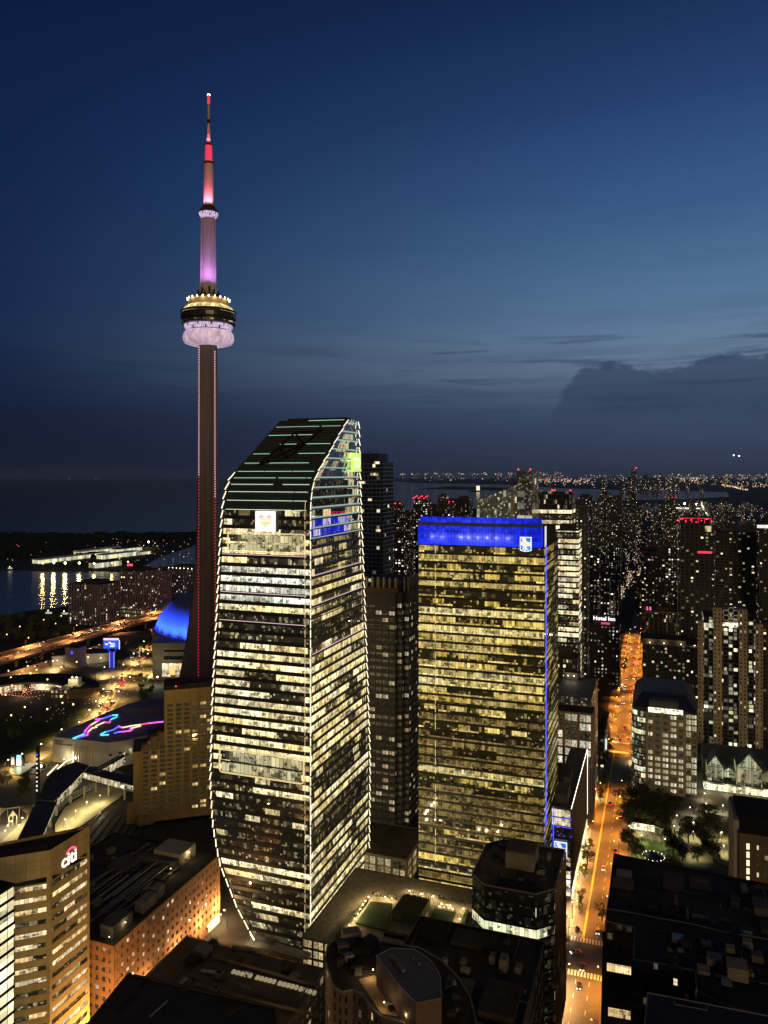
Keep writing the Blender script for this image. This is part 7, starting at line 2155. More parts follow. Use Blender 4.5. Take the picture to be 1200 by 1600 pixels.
# waterfront condo blocks
for pxl, pxr, Y, top, dw, lab in ((108, 157, 1085, 914, 44, 'pale gridded waterfront condo block nearest the expressway bend'), (188, 224, 1150, 893, 46, 'waterfront condo block with a lit podium beside the pale gridded one'),
                                  (240, 251, 1190, 893, 30, 'narrow lilac waterfront slab with a blank end wall'), (258, 312, 1320, 890, 40, 'waterfront condo block with a row of lamps along its roof')):
    P = at(pxr, Y); ws = south_to(P, pxl)
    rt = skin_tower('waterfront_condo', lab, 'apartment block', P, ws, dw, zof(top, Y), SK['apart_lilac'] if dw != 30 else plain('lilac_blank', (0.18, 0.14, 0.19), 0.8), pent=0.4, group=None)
    q = MB(); n = max(2, int(ws / 4.4)); zt = zof(top, Y)
    if dw != 30:
        for k in range(n + 1): q.box(-ws + k * ws / n - 0.3, -ws + k * ws / n + 0.3, -0.8, -0.02, 0, zt)
        for k in range(9): q.box(0.02, 0.8, k * dw / 8.2, k * dw / 8.2 + 0.5, 0, zt)
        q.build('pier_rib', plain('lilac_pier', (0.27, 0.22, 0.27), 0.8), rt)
    if dw == 46: MB().box(-ws - 4, 2, -8, -0.9, 0, 14).build('podium', punched('podium_skin', (0.2, 0.14, 0.13), 6, 4, 0.95, (1.0, 0.7, 0.36), CREAM, 1.2, (0.12, 0.88), (0.3, 0.85)), rt)
    if dw == 40:
        for k in range(10): MB().octa((-ws + k * ws / 9, -0.5, zt + 1), 0.8).build('roof_light', MT['lamp_warm'], rt)
# boats and harbour sheds
def boat(px, py, label):
    c = gp(px, py, -2.5)
    t = thing('harbour_boat', label, 'boat', (c[0], c[1], -2.5), R(70))
    mb = MB(); hull = [(-2.6, -9), (2.6, -9), (2.8, 4), (0.4, 11), (-0.4, 11), (-2.8, 4)]
    mb.prism(hull, -0.4, 2.0); mb.build('hull', MT['white'], t)
    MB().box(-2.0, 2.0, -6, 3, 2.0, 4.6).build('cabin', glow('boat_cabin', (0.9, 0.9, 0.7), 0.5), t)
    MB().octa((0, 0, 7), 0.8).build('mast_light', MT['lamp_warm'], t); MB().tube((0, 0, 4.6), (0, 0, 7), 0.12, n=5).build('mast', MT['steel'], t)
boat(75, 961, 'white tour boat moored below the waterfront trees'); boat(100, 962, 'white tour boat moored nearest the waterfront condo blocks'); boat(15, 890, 'ferry with mast lights crossing the dark harbour')
c = gp(742, 768, -2.5)
t = thing('freighter', 'distant lit ship out on the bay before the far shore', 'ship', (c[0], c[1], -2.5), 1.2)
MB().prism([(-14, -70), (14, -70), (14, 50), (0, 80), (-14, 50)], -1, 16).build('hull', MT['dark_metal'], t); MB().box(-16, 16, -60, -24, 16, 74).build('superstructure', glow('ship_light', (1.0, 0.85, 0.55), 1.4), t)

# island airport
def airport():
    spec = [(62, 172, 881, 12, 'long low lit airport terminal at the island shore'), (126, 188, 871, 20, 'pale airport terminal wing with a sloping bright roof'), (150, 190, 888, 16, 'dark hangar with a bright window band at the shore'), (162, 218, 874, 14, 'lit ferry hall on the island'), (186, 222, 866, 18, 'white hangar at the far end of the airport'), (212, 236, 868, 10, 'small bright shed near the island point')]
    for k, (a, b, py, h, lab) in enumerate(spec):
        A, B_ = gp(a, py), gp(b, py - (b - a) * 0.12); d = Vector(B_) - Vector(A); ang = math.atan2(d.y, d.x)
        t = thing('airport_building', lab, 'airport building', A, ang)
        bright = k in (0, 1, 3, 5)
        sk = office('terminal_glass%d' % k, h, 7, 1.6, (1.0, 0.92, 0.5), (0.95, 1.0, 0.7), 0.75 if bright else 0.5, zone=30, blind=0.55, seed=240 + k)
        MB().prism([(0, 0), (d.length, 0), (d.length, 26), (0, 26)], 0, h * 0.7, 0, 1).build('hall', [sk, MT['unit_grey'] if k != 2 else MT['black']], t)
        mb = MB(); mb.box(-1, d.length + 1, -1.2, 27, h * 0.7 + 0.02, h * 0.85); mb.build('roof', MT['white'] if bright else MT['roof_dark'], t)
    for px, py, s, e in ((67, 884, 2.6, 60000), (84, 883, 2.8, 90000), (102, 884, 3.2, 110000), (124, 884, 3.0, 90000), (147, 885, 2.4, 60000), (232, 850, 3.6, 60000), (200, 882, 1.6, 20000), (175, 884, 1.4, 20000)):
        c = gp(px, py, 8)
        t = thing('airport_floodlight', 'tall floodlight pole on the airport apron by the harbour', 'floodlight', c, 0.0, 'floodlights on the island airport')
        mb = MB(); mb.tube((0, 0, 0), (0, 0, 13), 0.3, n=5); mb.octa((0, 0, 14.2), s, 1); mb.build('pole_head', [MT['steel'], glow('flood_yellow', (1.0, 0.85, 0.40), 11)], t)
        lamp('flood_glow', 'SPOT', e * 0.45, (1, 0.76, 0.26), (0, -3, 16), t, 2.5, aim=(0, -1, -0.12), cone=110, blend=0.7)
    c = gp(203, 886, 0)
    t = thing('harbour_beacon', 'red neon marker at the ferry slip', 'beacon', c, 0.0); MB().box(-6, 6, -1, 1, 3, 7).build('red_sign', MT['red_light'], t); MB().tube((0, 0, 0), (0, 0, 3), 0.3, n=5).build('post', MT['steel'], t)


airport()

# ------------------------------------------------------------------ elevated expressway
def build_expressway():
    P = nw(-690, 380)
    rt = thing('elevated_expressway', 'elevated expressway deck curving out of sight past the waterfront condos', 'expressway', P)
    mb = MB(); mb.box(-20, 20, 0, 1250, 8.2, 10, 0)
    mb.build('deck', plain('deck_asphalt', (0.11, 0.095, 0.08), 0.8, var=0.2), rt)
    mb = MB()
    for x in (-20, -0.2, 19.6): mb.box(x, x + 0.4, 0, 1250, 10.01, 10.9)
    mb.build('barrier_edging', MT['concrete'], rt)
    for k in range(32):
        y = 20 + k * 38
        q = MB(); q.box(-18, 18, y - 1, y + 1, 6.6, 8.18); q.box(-16, -13.5, y - 1, y + 1, 0, 6.6); q.box(13.5, 16, y - 1, y + 1, 0, 6.6); q.build('pier_bent', MT['concrete'], rt)
    mk = MB()
    for x in (-17, -11, -5.6, 5.6, 11, 17):
        for k in range(90): mk.face([(x - .1, k * 13, 10.02), (x + .1, k * 13, 10.02), (x + .1, k * 13 + 5, 10.02), (x - .1, k * 13 + 5, 10.02)])
    mk.build('lane_marking', MT['paint'], rt)


build_expressway()
sheet('lakeside_avenue', strip(-650, 14, 380, 1500), 0.024, MT['asphalt'])

# ------------------------------------------------------------------ street lamps that really light their ground
LAMPS = {}
def street_lamp(kind, h, power, col, arm, label, name, group, bulb, r=0.35):
    if kind in LAMPS: return LAMPS[kind]
    t = thing(name, label, 'street lamp', (0, 0, -500), 0.0, group)
    mb = MB(); mb.tube((0, 0, 0), (0, 0, h), 0.14, 0.09, 6); mb.tube((0, 0, h), (arm, 0, h + 0.4), 0.07, n=5) if arm else None
    mb.build('pole', MT['dark_metal'], t)
    mb = MB(); mb.octa((arm, 0, h + 0.2), r); mb.build('lamp_head', bulb, t)
    if power: lamp('lamp_glow', 'SPOT', power, col, (arm, 0, h - 0.5), t, 0.4, aim=(0.12 if arm else 0, 0, -1), cone=150 if kind == 'street' else 162, blend=0.6)
    LAMPS[kind] = [tree_of(t), True]
    return LAMPS[kind]


def put_lamp(L, x, y, z, rot, label=None):
    if L[1]: o = L[0][0]; L[1] = False
    else: o = copy_tree(L[0])
    o.location = (x, y, z); o.rotation_euler.z = rot
    if label: o['label'] = label
    return o


LO = street_lamp('street', 9.0, 23000, (1.0, 0.33, 0.04), 2.4, 'orange cobra-head street lamp on a kerb of the avenue running away', 'street_lamp', 'street lamps along the orange avenue', MT['lamp_orange'])
w = 232.0; k = 0
while w < 1090:
    if not (347 < w < 356):
        for s in (-1, 1):
            if 556 < w < 616: continue
            x, y = nw(NC + s * 9.0, w + (9 if s > 0 else 0)); put_lamp(LO, x, y, 0.1, -TH + (math.pi if s > 0 else 0))
    w += 27 + (k % 3) * 3; k += 1
LH = street_lamp('shop', 5.0, 6500, (1.0, 0.80, 0.42), 0.0, 'pale post lamp on the pavement beside the annex shopfronts', 'post_lamp', 'pale post lamps by the annex', MT['lamp_warm'], 0.3)
for w in (300, 312, 326, 371, 384, 398, 412, 426, 440, 455, 470, 528, 610, 646):
    x, y = nw(NC - 9.6, w); put_lamp(LH, x, y, 0.1, 0)
for n, w in ((-19.5, 600), (-16, 640), (-15, 660)):
    x, y = nw(n, w); put_lamp(LH, x, y, 0.1, 0)
LN = street_lamp('plaza', 7.0, 6500, (1.0, 0.70, 0.28), 1.2, 'yellow lamp on the plaza kerb at the foot of the brown block', 'street_lamp', 'yellow plaza kerb lamps', MT['lamp_warm'])
for n, w in ((-37.5, 284), (-37.5, 300), (-37.5, 318), (-37.5, 332)):
    x, y = nw(n, w); put_lamp(LN, x, y, 0.1, -TH)
LE = street_lamp('express', 11.0, 95000, (1.0, 0.42, 0.12), 4.5, 'tall orange lamp standing along the expressway deck', 'expressway_lamp', 'lamps along the expressway', MT['lamp_orange'], 0.7)
for k in range(24):
    x, y = nw(-690 + (20.5 if k % 2 else -20.5), 395 + k * 40); put_lamp(LE, x, y, 9.5, -TH + (math.pi if k % 2 else 0))
LA = street_lamp('avenue', 9.0, 42000, (1.0, 0.62, 0.18), 2.0, 'amber street lamp along the boulevard through the rail lands', 'street_lamp', 'amber lamps along the boulevard', MT['lamp_warm'], 0.55)
for px, py in ((146, 1112), (172, 1112), (158, 1092), (182, 1096), (174, 1072), (200, 1072), (190, 1052), (212, 1052), (206, 1034), (228, 1034), (222, 1014), (246, 1014), (160, 1056), (236, 1052), (120, 1146), (92, 1158), (60, 1182), (30, 1198), (8, 1208), (40, 1054), (80, 1046), (10, 1062), (136, 1126)):
    x, y = gp(px, py); put_lamp(LA, x, y, 0.0, 0.4)
LW = street_lamp('lakeside', 9.0, 0, (1, .5, .2), 2.0, 'small amber lamp below the expressway near the water', 'street_lamp', 'small amber lamps near the water', MT['lamp_orange'], 0.8)
for px, py in ((12, 1002), (30, 990), (52, 985), (70, 978), (88, 985), (98, 972), (20, 1072), (45, 1066), (60, 1060), (75, 1075), (84, 1062), (20, 1085), (110, 1030), (96, 1055), (120, 1048), (135, 1040), (10, 1100), (40, 1120), (20, 1135), (70, 1125), (95, 1115), (118, 1116)):
    x, y = gp(px, py); put_lamp(LW, x, y, 0.0, rnd.uniform(0, 6))
LP = street_lamp('park', 4.6, 5500, (1.0, 0.86, 0.48), 0.0, 'white globe lamp on a post', 'park_lamp', None, MT['lamp_white'], 0.36)
PK = [((790, 183), 'globe park lamp in front of the mansard office corner'), ((933, 150), 'globe lamp on the open square, the middle one of three'), ((1083, 165), 'globe lamp on the open square closest to the brown office'), ((920, 58), 'globe lamp on the open square nearest the glass pavilion'), ((820, 317), 'bright globe lamp beside the path north of the ring pergola'), ((820, 400), 'small globe lamp among the middle park trees'), ((1072, 405), 'bright globe lamp on the lawn next to the brown office'), ((1090, 525), 'bright globe lamp just above the curved ramp'),
      ((650, 347), 'globe lamp on the path behind the ring pergola'), ((568, 463), 'globe lamp touching the ring pergola'), ((357, 433), 'globe lamp by the lit kiosk in the park'), ((350, 545), 'globe lamp between the round skylight and the street trees'), ((830, 557), 'globe lamp under the trees above the black roof'), ((672, 255), 'globe lamp half hidden under the big dark trees'), ((247, 347), 'globe lamp at the street edge of the park')]
for (zx, zy), lab in PK:
    x, y = gp(940 + zx / 5.714, 1230 + zy / 5.714, 4.6); put_lamp(LP, x, y, 0, 0, lab)
# lamps in the lanes round the brick block and the bank: they wash those walls from below
LB = street_lamp('lane', 8.0, 0, (1.0, 0.42, 0.07), 1.6, 'orange lamp in the lane between the brick block and the hall', 'lane_lamp', 'orange lamps in the lane by the brick block', MT['lamp_orange'])
for w, e in ((240, 1800), (262, 4200), (284, 8000), (302, 13000), (316, 17000)):
    x, y = nw(-192.5, w); o = put_lamp(LB, x, y, 0.0, -TH + math.pi); lamp('lamp_glow', 'POINT', e, (1.0, 0.58, 0.25), (1.6, 0, 9.0), o, 0.4)
for px, py in ((345, 1446), (392, 1478)):
    x, y = gp(px, py); put_lamp(LH, x, y, 0.0, 0)
for n, w, e in ((-184, 214, 24000), (-184, 228, 60000), (-183, 242, 90000)):
    x, y = nw(n, w); o = put_lamp(LB, x, y, 0.0, -TH + math.pi, 'orange lamp in the street beside the sandy bank block'); o['group'] = 'orange lamps in the street by the bank'; lamp('lamp_glow', 'POINT', e, (1.0, 0.50, 0.15), (1.6, 0, 9.0), o, 0.4)

# ------------------------------------------------------------------ cars
def make_car(name, label, paint, group):
    t = thing(name, label, 'car', (0, 0, -300), 0.0, group)
    prof = [(-2.2, 0.35), (2.2, 0.35), (2.3, 0.7), (2.2, 0.92), (1.2, 1.0), (0.5, 1.48), (-1.2, 1.5), (-1.95, 1.02), (-2.3, 0.95), (-2.3, 0.6)]
    mb = MB(); w = 0.88
    mb.face([(-w, y, z) for y, z in prof][::-1]); mb.face([(w, y, z) for y, z in prof])
    for (a, b), (c, d) in zip(prof, prof[1:] + prof[:1]): mb.face([(-w, a, b), (-w, c, d), (w, c, d), (w, a, b)])
    mb.build('body', paint, t)
    mb = MB(); mb.face([(-.75, 1.18, 1.03), (.75, 1.18, 1.03), (.70, .56, 1.46), (-.70, .56, 1.46)]); mb.face([(.75, -1.9, 1.07), (-.75, -1.9, 1.07), (-.7, -1.24, 1.5), (.7, -1.24, 1.5)])
    for s in (-1, 1): mb.face([(s * .89, 1.0, 1.02), (s * .89, -1.7, 1.04), (s * .89, -1.1, 1.42), (s * .89, .5, 1.4)])
    mb.build('window_glass', MT['black'], t)
    for sx in (-.8, .8):
        for y in (-1.4, 1.4): MB().tube((sx - .1, y, .34), (sx + .1, y, .34), .34, n=10).build('wheel', MT['black'], t)
    for sx in (-.62, .62):
        MB().box(sx - .24, sx + .24, 2.2, 2.36, .62, .86).build('headlight', MT['head_light'], t); MB().box(sx - .26, sx + .26, -2.4, -2.28, .68, .95).build('tail_light', MT['tail_light'], t)
    return tree_of(t)


CARS = [make_car('parked_car', 'dark car', plain('car_dark', (0.02, 0.02, 0.025), 0.25), None), make_car('parked_car', 'silver car', plain('car_silver', (0.4, 0.4, 0.42), 0.3, metal=0.5), None), make_car('parked_car', 'red car', plain('car_red', (0.3, 0.02, 0.02), 0.3), None)]
cuse = [True, True, True]
def car(k, x, y, z, rot, label, group=None):
    if cuse[k]: o = CARS[k][0]; cuse[k] = False
    else: o = copy_tree(CARS[k])
    o.name = 'car'; o.location = (x, y, z); o.rotation_euler.z = rot; o['label'] = label
    if group: o['group'] = group
    return o


for px, py, k, back, lab in ((953, 1256, 0, 1, 'dark car braking in the lane beside the annex roof tip'), (970, 1271, 2, 1, 'red car with lit tail lights beside the dark park trees'), (969, 1279, 0, 1, 'dark car close behind the red one by the park trees'), (961, 1330, 0, 1, 'dark car with red lights at the corner of the plant-strewn roof'),
                             (934, 1456, 1, 0, 'silver car with headlights on, waiting short of the zebra crossing'), (899, 1488, 1, 2, 'silver car turning across the junction'), (910, 1512, 0, 0, 'dark car crossing the lower zebra stripes'), (905, 1541, 0, 0, 'dark car below the junction nearest the camera'), (943, 1357, 1, 0, 'silver car alone against the near kerb'),
                             (969, 1157, 0, 1, 'dark car with tail lights short of the far crossing'), (974, 1150, 2, 1, 'red car stopped at the far crossing'), (982, 1156, 0, 1, 'dark car in the kerb lane near the far crossing'), (984, 1070, 1, 1, 'silver car on the orange street beyond the far crossing'), (990, 1060, 0, 0, 'dark car angled across the orange street far along'),
                             (975, 1098, 1, 0, 'silver car on the bright patch past the far crossing'), (980, 1022, 0, 1, 'dark car under the red signals far up the street'), (991, 1028, 2, 1, 'red car under the signals far up the street')):
    x, y = gp(px, py, 0.5); car(k, x, y, 0.05, -TH + (0 if back == 1 else math.pi if back == 0 else 2.2), lab)
# traffic on the expressway and beyond: too small to tell apart
rnd = random.Random(21)
for k in range(96):
    s = rnd.choice([-1, 1]); lane = rnd.choice([2.8, 7.3, 12, 16.5]); w = 395 + rnd.random() ** 1.15 * 760
    x, y = nw(-690 + s * lane, w); car(rnd.choice([0, 1, 1]), x, y, 10.03, -TH + (0 if s > 0 else math.pi), 'car with lit lamps in the traffic stream on the elevated expressway', 'cars on the expressway')
for k in range(46):
    t = rnd.random(); e = rnd.random()
    a = Vector(gp(144 + 24 * e, 1118)).lerp(Vector(gp(169 + 26 * e, 1070)), t * 2) if t < .5 else Vector(gp(169 + 26 * e, 1070)).lerp(Vector(gp(228 + 20 * e, 1004)), t * 2 - 1)
    car(rnd.choice([0, 1, 2]), a.x, a.y, 0.04, -0.25 + (0 if e > .5 else math.pi), 'car in the evening traffic of the amber boulevard', 'cars on the boulevard')
for k in range(34):
    w = 395 + rnd.random() * 520; s = rnd.choice([-1, 1]); x, y = nw(-652 + s * rnd.choice([3, 7, 11]), w)
    car(rnd.choice([0, 1]), x, y, 0.05, -TH + (0 if s > 0 else math.pi), 'car on the avenue under the shadow side of the expressway', 'cars on the lakeside avenue')
for k in range(20):
    w = 650 + rnd.random() * 240; s = rnd.choice([-1, 1]); x, y = nw(NC + s * rnd.choice([2.5, 5.8]), w)
    car(rnd.choice([0, 1, 2]), x, y, 0.05, -TH + (0 if s > 0 else math.pi), 'car in the orange glow between the far crossing and the signals far up', 'cars beyond the far crossing')
for k in range(44):
    w = 900 + rnd.random() * 1300; s = rnd.choice([-1, 1]); x, y = nw(NC + s * rnd.choice([2.5, 5.8]), w)
    car(rnd.choice([0, 1, 2]), x, y, 0.05, -TH + (0 if s > 0 else math.pi), 'car far along the street where it narrows to a thread of lights', 'cars far along the street')

# ------------------------------------------------------------------ trees
def leaf_mesh(seed, r, h, n, size):
    rd = random.Random(seed); mb = MB()
    blobs = [(rd.uniform(-r, r) * .6, rd.uniform(-r, r) * .6, rd.uniform(-.35, .45) * h, rd.uniform(.35, .6) * r) for _ in range(11)]
    for _ in range(n):
        bx, by, bz, br = rd.choice(blobs)
        d = Vector((rd.gauss(0, 1), rd.gauss(0, 1), rd.gauss(0, 1))).normalized() * br * rd.uniform(.55, 1.08)
        p = Vector((bx + d.x, by + d.y, bz + d.z * .8)); s = size * rd.uniform(.5, 1.2)
        a, b = Vector((rd.uniform(-1, 1), rd.uniform(-1, 1), rd.uniform(-.6, .6))).normalized() * s, Vector((rd.uniform(-1, 1), rd.uniform(-1, 1), rd.uniform(-.6, .6))).normalized() * s
        mb.face([p - a, p - b * .6, p + a, p + b * .6])
    return mb
def make_tree(seed, r, h, n, size, name='park_tree', label='tree', cat='tree', group=None):
    t = thing(name, label, cat, (0, 0, -300), 0.0, group)
    leaf_mesh(seed, r, h, n, size).build('crown', MT['foliage'], t, (0, 0, h * .75))
    mb = MB(); mb.tube((0, 0, 0), (0.1, 0, h * .55), 0.35 * r / 5, 0.2 * r / 5, 7); rd = random.Random(seed)
    for k in range(5):
        a = k * 1.3; mb.tube((0, 0, h * (.3 + .05 * k)), (r * .5 * math.cos(a), r * .5 * math.sin(a), h * (.6 + .05 * k)), 0.12 * r / 5, 0.05, 5)
    mb.build('trunk', MT['bark'], t)
    return [tree_of(t), True]
TREES = [make_tree(s, 5.2, 9.0, 1500, .55) for s in (1, 2, 3)]
SMALL = [make_tree(s + 10, 2.8, 6.0, 700, .4, 'street_tree') for s in (1, 2)]
def plant(T, x, y, z, sc, label, group=None, cat='tree'):
    if T[1]: o = T[0][0]; T[1] = False
    else: o = copy_tree(T[0])
    o.location = (x, y, z); o.scale = (sc, sc, sc * random.uniform(.9, 1.15)); o.rotation_euler.z = random.uniform(0, 6.28); o['label'] = label
    if group: o['group'] = group
    return o
for k, (zx, zy, s) in enumerate(((190, 130, 1.1), (270, 90, 1.2), (350, 60, 1.1), (420, 110, 1.2), (300, 200, 1.2), (390, 220, 1.2), (220, 230, 1.0), (480, 170, 1.2), (560, 120, 1.1), (500, 260, 1.1), (590, 220, 1.0), (650, 150, .9), (420, 300, 1.0), (560, 330, .9), (240, 320, 1.0))):
    x, y = gp(940 + zx / 5.714, 1230 + (zy + 70) / 5.714); plant(TREES[k % 3], x, y, 0, s, 'big dark tree in the dense grove before the mansard office', 'trees of the grove before the mansard office')
for k, (zx, zy, s, lab) in enumerate(((250, 520, 1.15, 'broad tree at the street edge below the ring pergola'), (310, 600, .9, 'tree tucked between the round skylight and the street'), (640, 560, 1.2, 'spreading tree to the north of the round skylight'), (720, 610, .9, 'tree right behind the black roof edge by the skylight'), (775, 450, 1.05, 'tree standing in the middle of the park path'), (940, 290, 1.2, 'tree at the edge of the open square'), (960, 400, 1.25, 'tall tree beside the lit lawn'), (900, 470, 1.1, 'tree half way down the lit lawn'), (960, 540, 1.1, 'tree beside the two brightest globe lamps'), (860, 610, .9, 'low tree above the black roof'), (1000, 610, .7, 'small tree by the curved ramp'))):
    x, y = gp(940 + zx / 5.714, 1230 + (zy + 50) / 5.714); plant(TREES[(k + 1) % 3], x, y, 0, s, lab)
for k, (px, py, s) in enumerate(((949, 1185, 1.2), (952, 1176, 1.2), (953, 1166, 1.1), (946, 1195, 1.2), (942, 1236, 1.1), (945, 1222, 1.0), (938, 1252, 1.0), (922, 1326, .8), (918, 1352, 1.4), (914, 1372, 1.1), (908, 1412, .9), (906, 1428, .8), (941, 1440, 1.1), (975, 1048, 1.3), (978, 1040, 1.2), (903, 1462, .6))):
    x, y = gp(px, py); plant(SMALL[k % 2], x, y, 0, s, 'street tree on the pavement along the orange avenue', 'street trees along the orange avenue')
rnd = random.Random(33)
for k in range(26):
    px, py = rnd.choice([(rnd.uniform(0, 40), rnd.uniform(1215, 1255)), (rnd.uniform(0, 110), rnd.uniform(1105, 1160)), (rnd.uniform(205, 240), rnd.uniform(1062, 1100)), (rnd.uniform(190, 240), rnd.uniform(1008, 1030))])
    x, y = gp(px, py)
    plant(TREES[k % 3], x, y, 0, rnd.uniform(.5, .9), 'dark tree scattered over the lawns of the old rail lands', 'trees on the old rail lands')
for k in range(34):
    px = rnd.uniform(0, 108); py = 965 + rnd.uniform(4, 46) - px * 0.06
    x, y = gp(px, py); plant(TREES[k % 3], x, y, 0, rnd.uniform(.8, 1.3), 'dark waterfront tree between the lake and the expressway', 'trees along the waterfront')
# island woods: one dark mass
mb = MB(); rd = random.Random(5)
for k in range(1500):
    t = rd.random(); px = -60 + 420 * t; py = rd.uniform(836, 872) if px < 150 else rd.uniform(835.5, 846)
    x, y = gp(px, py); r = rd.uniform(8, 17); hh = rd.uniform(5, 13)
    n = 6; pr = [(x + r * math.cos(6.283 * j / n + k), y + r * math.sin(6.283 * j / n + k)) for j in range(n)]
    for j in range(n):
        a, b = pr[j], pr[(j + 1) % n]; mb.face([(*a, -.5), (*b, -.5), (x + (b[0] - x) * .7, y + (b[1] - y) * .7, hh), (x + (a[0] - x) * .7, y + (a[1] - y) * .7, hh)])
    mb.face([(x + (p[0] - x) * .7, y + (p[1] - y) * .7, hh) for p in pr])
tag(mb.build('island_woods', plain('woods_dark', (0.014, 0.017, 0.010), 0.95, var=0.5, scale=0.02)), kind='stuff')

# pergola ring, kiosk, round skylight, curved ramp
c = gp(1021, 1309)
rt = thing('ring_pergola', 'white open ring pergola on slim columns in the park', 'pergola', c, 0.0)
mb = MB(); rr = 5.4
for k in range(24):
    a, b = 2 * math.pi * k / 24, 2 * math.pi * (k + 1) / 24; mb.tube((rr * math.cos(a), rr * math.sin(a), 4.2), (rr * math.cos(b), rr * math.sin(b), 4.2), 0.28, n=5)
mb.build('ring_beam', plain('pergola_white', (0.55, 0.5, 0.42), 0.7), rt)
for k in range(8):
    a = 2 * math.pi * (k + .4) / 8; MB().tube((rr * math.cos(a), rr * math.sin(a), 0), (rr * math.cos(a), rr * math.sin(a), 4.1), 0.26, n=7).build('column', bpy.data.materials['pergola_white'], rt)
for s in (-1, 1): MB().octa((s * rr, 0, 4.9), .22).build('column_light', MT['lamp_warm'], rt)
lamp('pergola_glow', 'POINT', 900, (1, .85, .5), (0, 0, 3.4), rt, .4)
c = gp(1003, 1297)
rt = thing('park_kiosk', 'lit park kiosk with glowing pale walls behind the ring pergola', 'kiosk', c, -TH)
MB().box(-7, 7, 0, 5, 0, 4).build('glass_wall', office('kiosk_glass', 4, 2, 2, (1, .88, .52), CREAM, 1.1, blind=.6), rt); MB().box(-7.6, 7.6, -.6, 5.6, 4.02, 4.4).build('roof', MT['roof_dark'], rt)
lamp('kiosk_glow', 'POINT', 2400, (1, .86, .5), (0, -3, 3), rt, .4)
c = gp(1021, 1340)
rt = thing('round_skylight', 'round dark glass skylight with a rim of small lights', 'skylight', c, 0.0)
MB().lathe([(5.6, 0), (5.6, .9), (4.8, 1.2), (2.5, 2.4), (.05, 2.8)], 28).build('glass_dome', MT['curtain_dark'], rt)
mb = MB()
for k in range(16): a = k * .3927; mb.octa((5.9 * math.cos(a), 5.9 * math.sin(a), 1.0), .2 if k % 2 else .12)
mb.build('rim_light_trim', MT['lamp_warm'], rt)
c = gp(1136, 1338)
rt = thing('curved_ramp', 'curved low wall sweeping round the corner of the park', 'ramp', c, 0.0)
mb = MB(); 
for k in range(12):
    a, b = R(110 + k * 11), R(110 + (k + 1) * 11); r = 16
    p, q = (r * math.cos(a) + 8, r * math.sin(a)), (r * math.cos(b) + 8, r * math.sin(b)); P_, Q_ = ((r - 1.2) * math.cos(a) + 8, (r - 1.2) * math.sin(a)), ((r - 1.2) * math.cos(b) + 8, (r - 1.2) * math.sin(b))
    mb.face([(*q, 0), (*p, 0), (*p, 1.6), (*q, 1.6)]); mb.face([(*p, 1.6), (*P_, 1.6), (*Q_, 1.6), (*q, 1.6)]); mb.face([(*P_, 0), (*Q_, 0), (*Q_, 1.6), (*P_, 1.6)])
mb.build('wall', MT['concrete'], rt)

# traffic signals at the near and far crossing
def signal(n, w, lab):
    x, y = nw(n, w); t = thing('traffic_signal', lab, 'traffic signal', (x, y, 0), -TH)
    MB().tube((0, 0, 0), (0, 0, 5.6), .1, n=6).build('pole', MT['dark_metal'], t); MB().tube((0, 0, 5.4), (3.4, 0, 5.6), .07, n=5).build('arm', MT['dark_metal'], t)
    MB().box(3.2, 3.6, -.2, .2, 4.6, 5.7).build('signal_head', MT['black'], t); MB().octa((3.4, -.25, 5.4), .2).build('red_lens', MT['red_light'], t)
signal(NC - 9, 362, 'traffic signal on the annex corner of the near crossing'); signal(NC - 9, 641, 'traffic signal at the far crossing'); signal(NC - 9, 830, 'traffic signal far up the orange street, annex side'); signal(NC + 3, 840, 'traffic signal far up the orange street, park side')

# ------------------------------------------------------------------ the city beyond
rnd = random.Random(101)
occ = set()
def cell(x, y, s=44.0): return (int(x // s), int(y // s))
def block(x, y, r=0):
    for i in range(-r, r + 1):
        for j in range(-r, r + 1): occ.add((cell(x, y)[0] + i, cell(x, y)[1] + j))
protos = {}
def proto(key, ws, dw, h, skin, pent):
    if key not in protos:
        o = thing('apartment_block', 'x', 'apartment block', (0, 0, -900)); mb = MB(); mb.prism(rect(ws, dw), 0, h, 0, 1)
        if pent: mb.box(-ws * .75, -ws * .25, dw * .25, dw * .75, h + .01, h + 5, 1)
        mb.build('body', [SK[skin], MT['roof_dark']], o); protos[key] = [tree_of(o), True]
    return protos[key]
made = 0; skins = ['far_block', 'apart_dark', 'dots', 'apart_grey', 'far_bright', 'apart_brown']
KINDLAB = {'far_block': 'dark', 'apart_dark': 'near black', 'dots': 'dotted dark', 'apart_grey': 'grey', 'far_bright': 'brightly windowed', 'apart_brown': 'brown'}
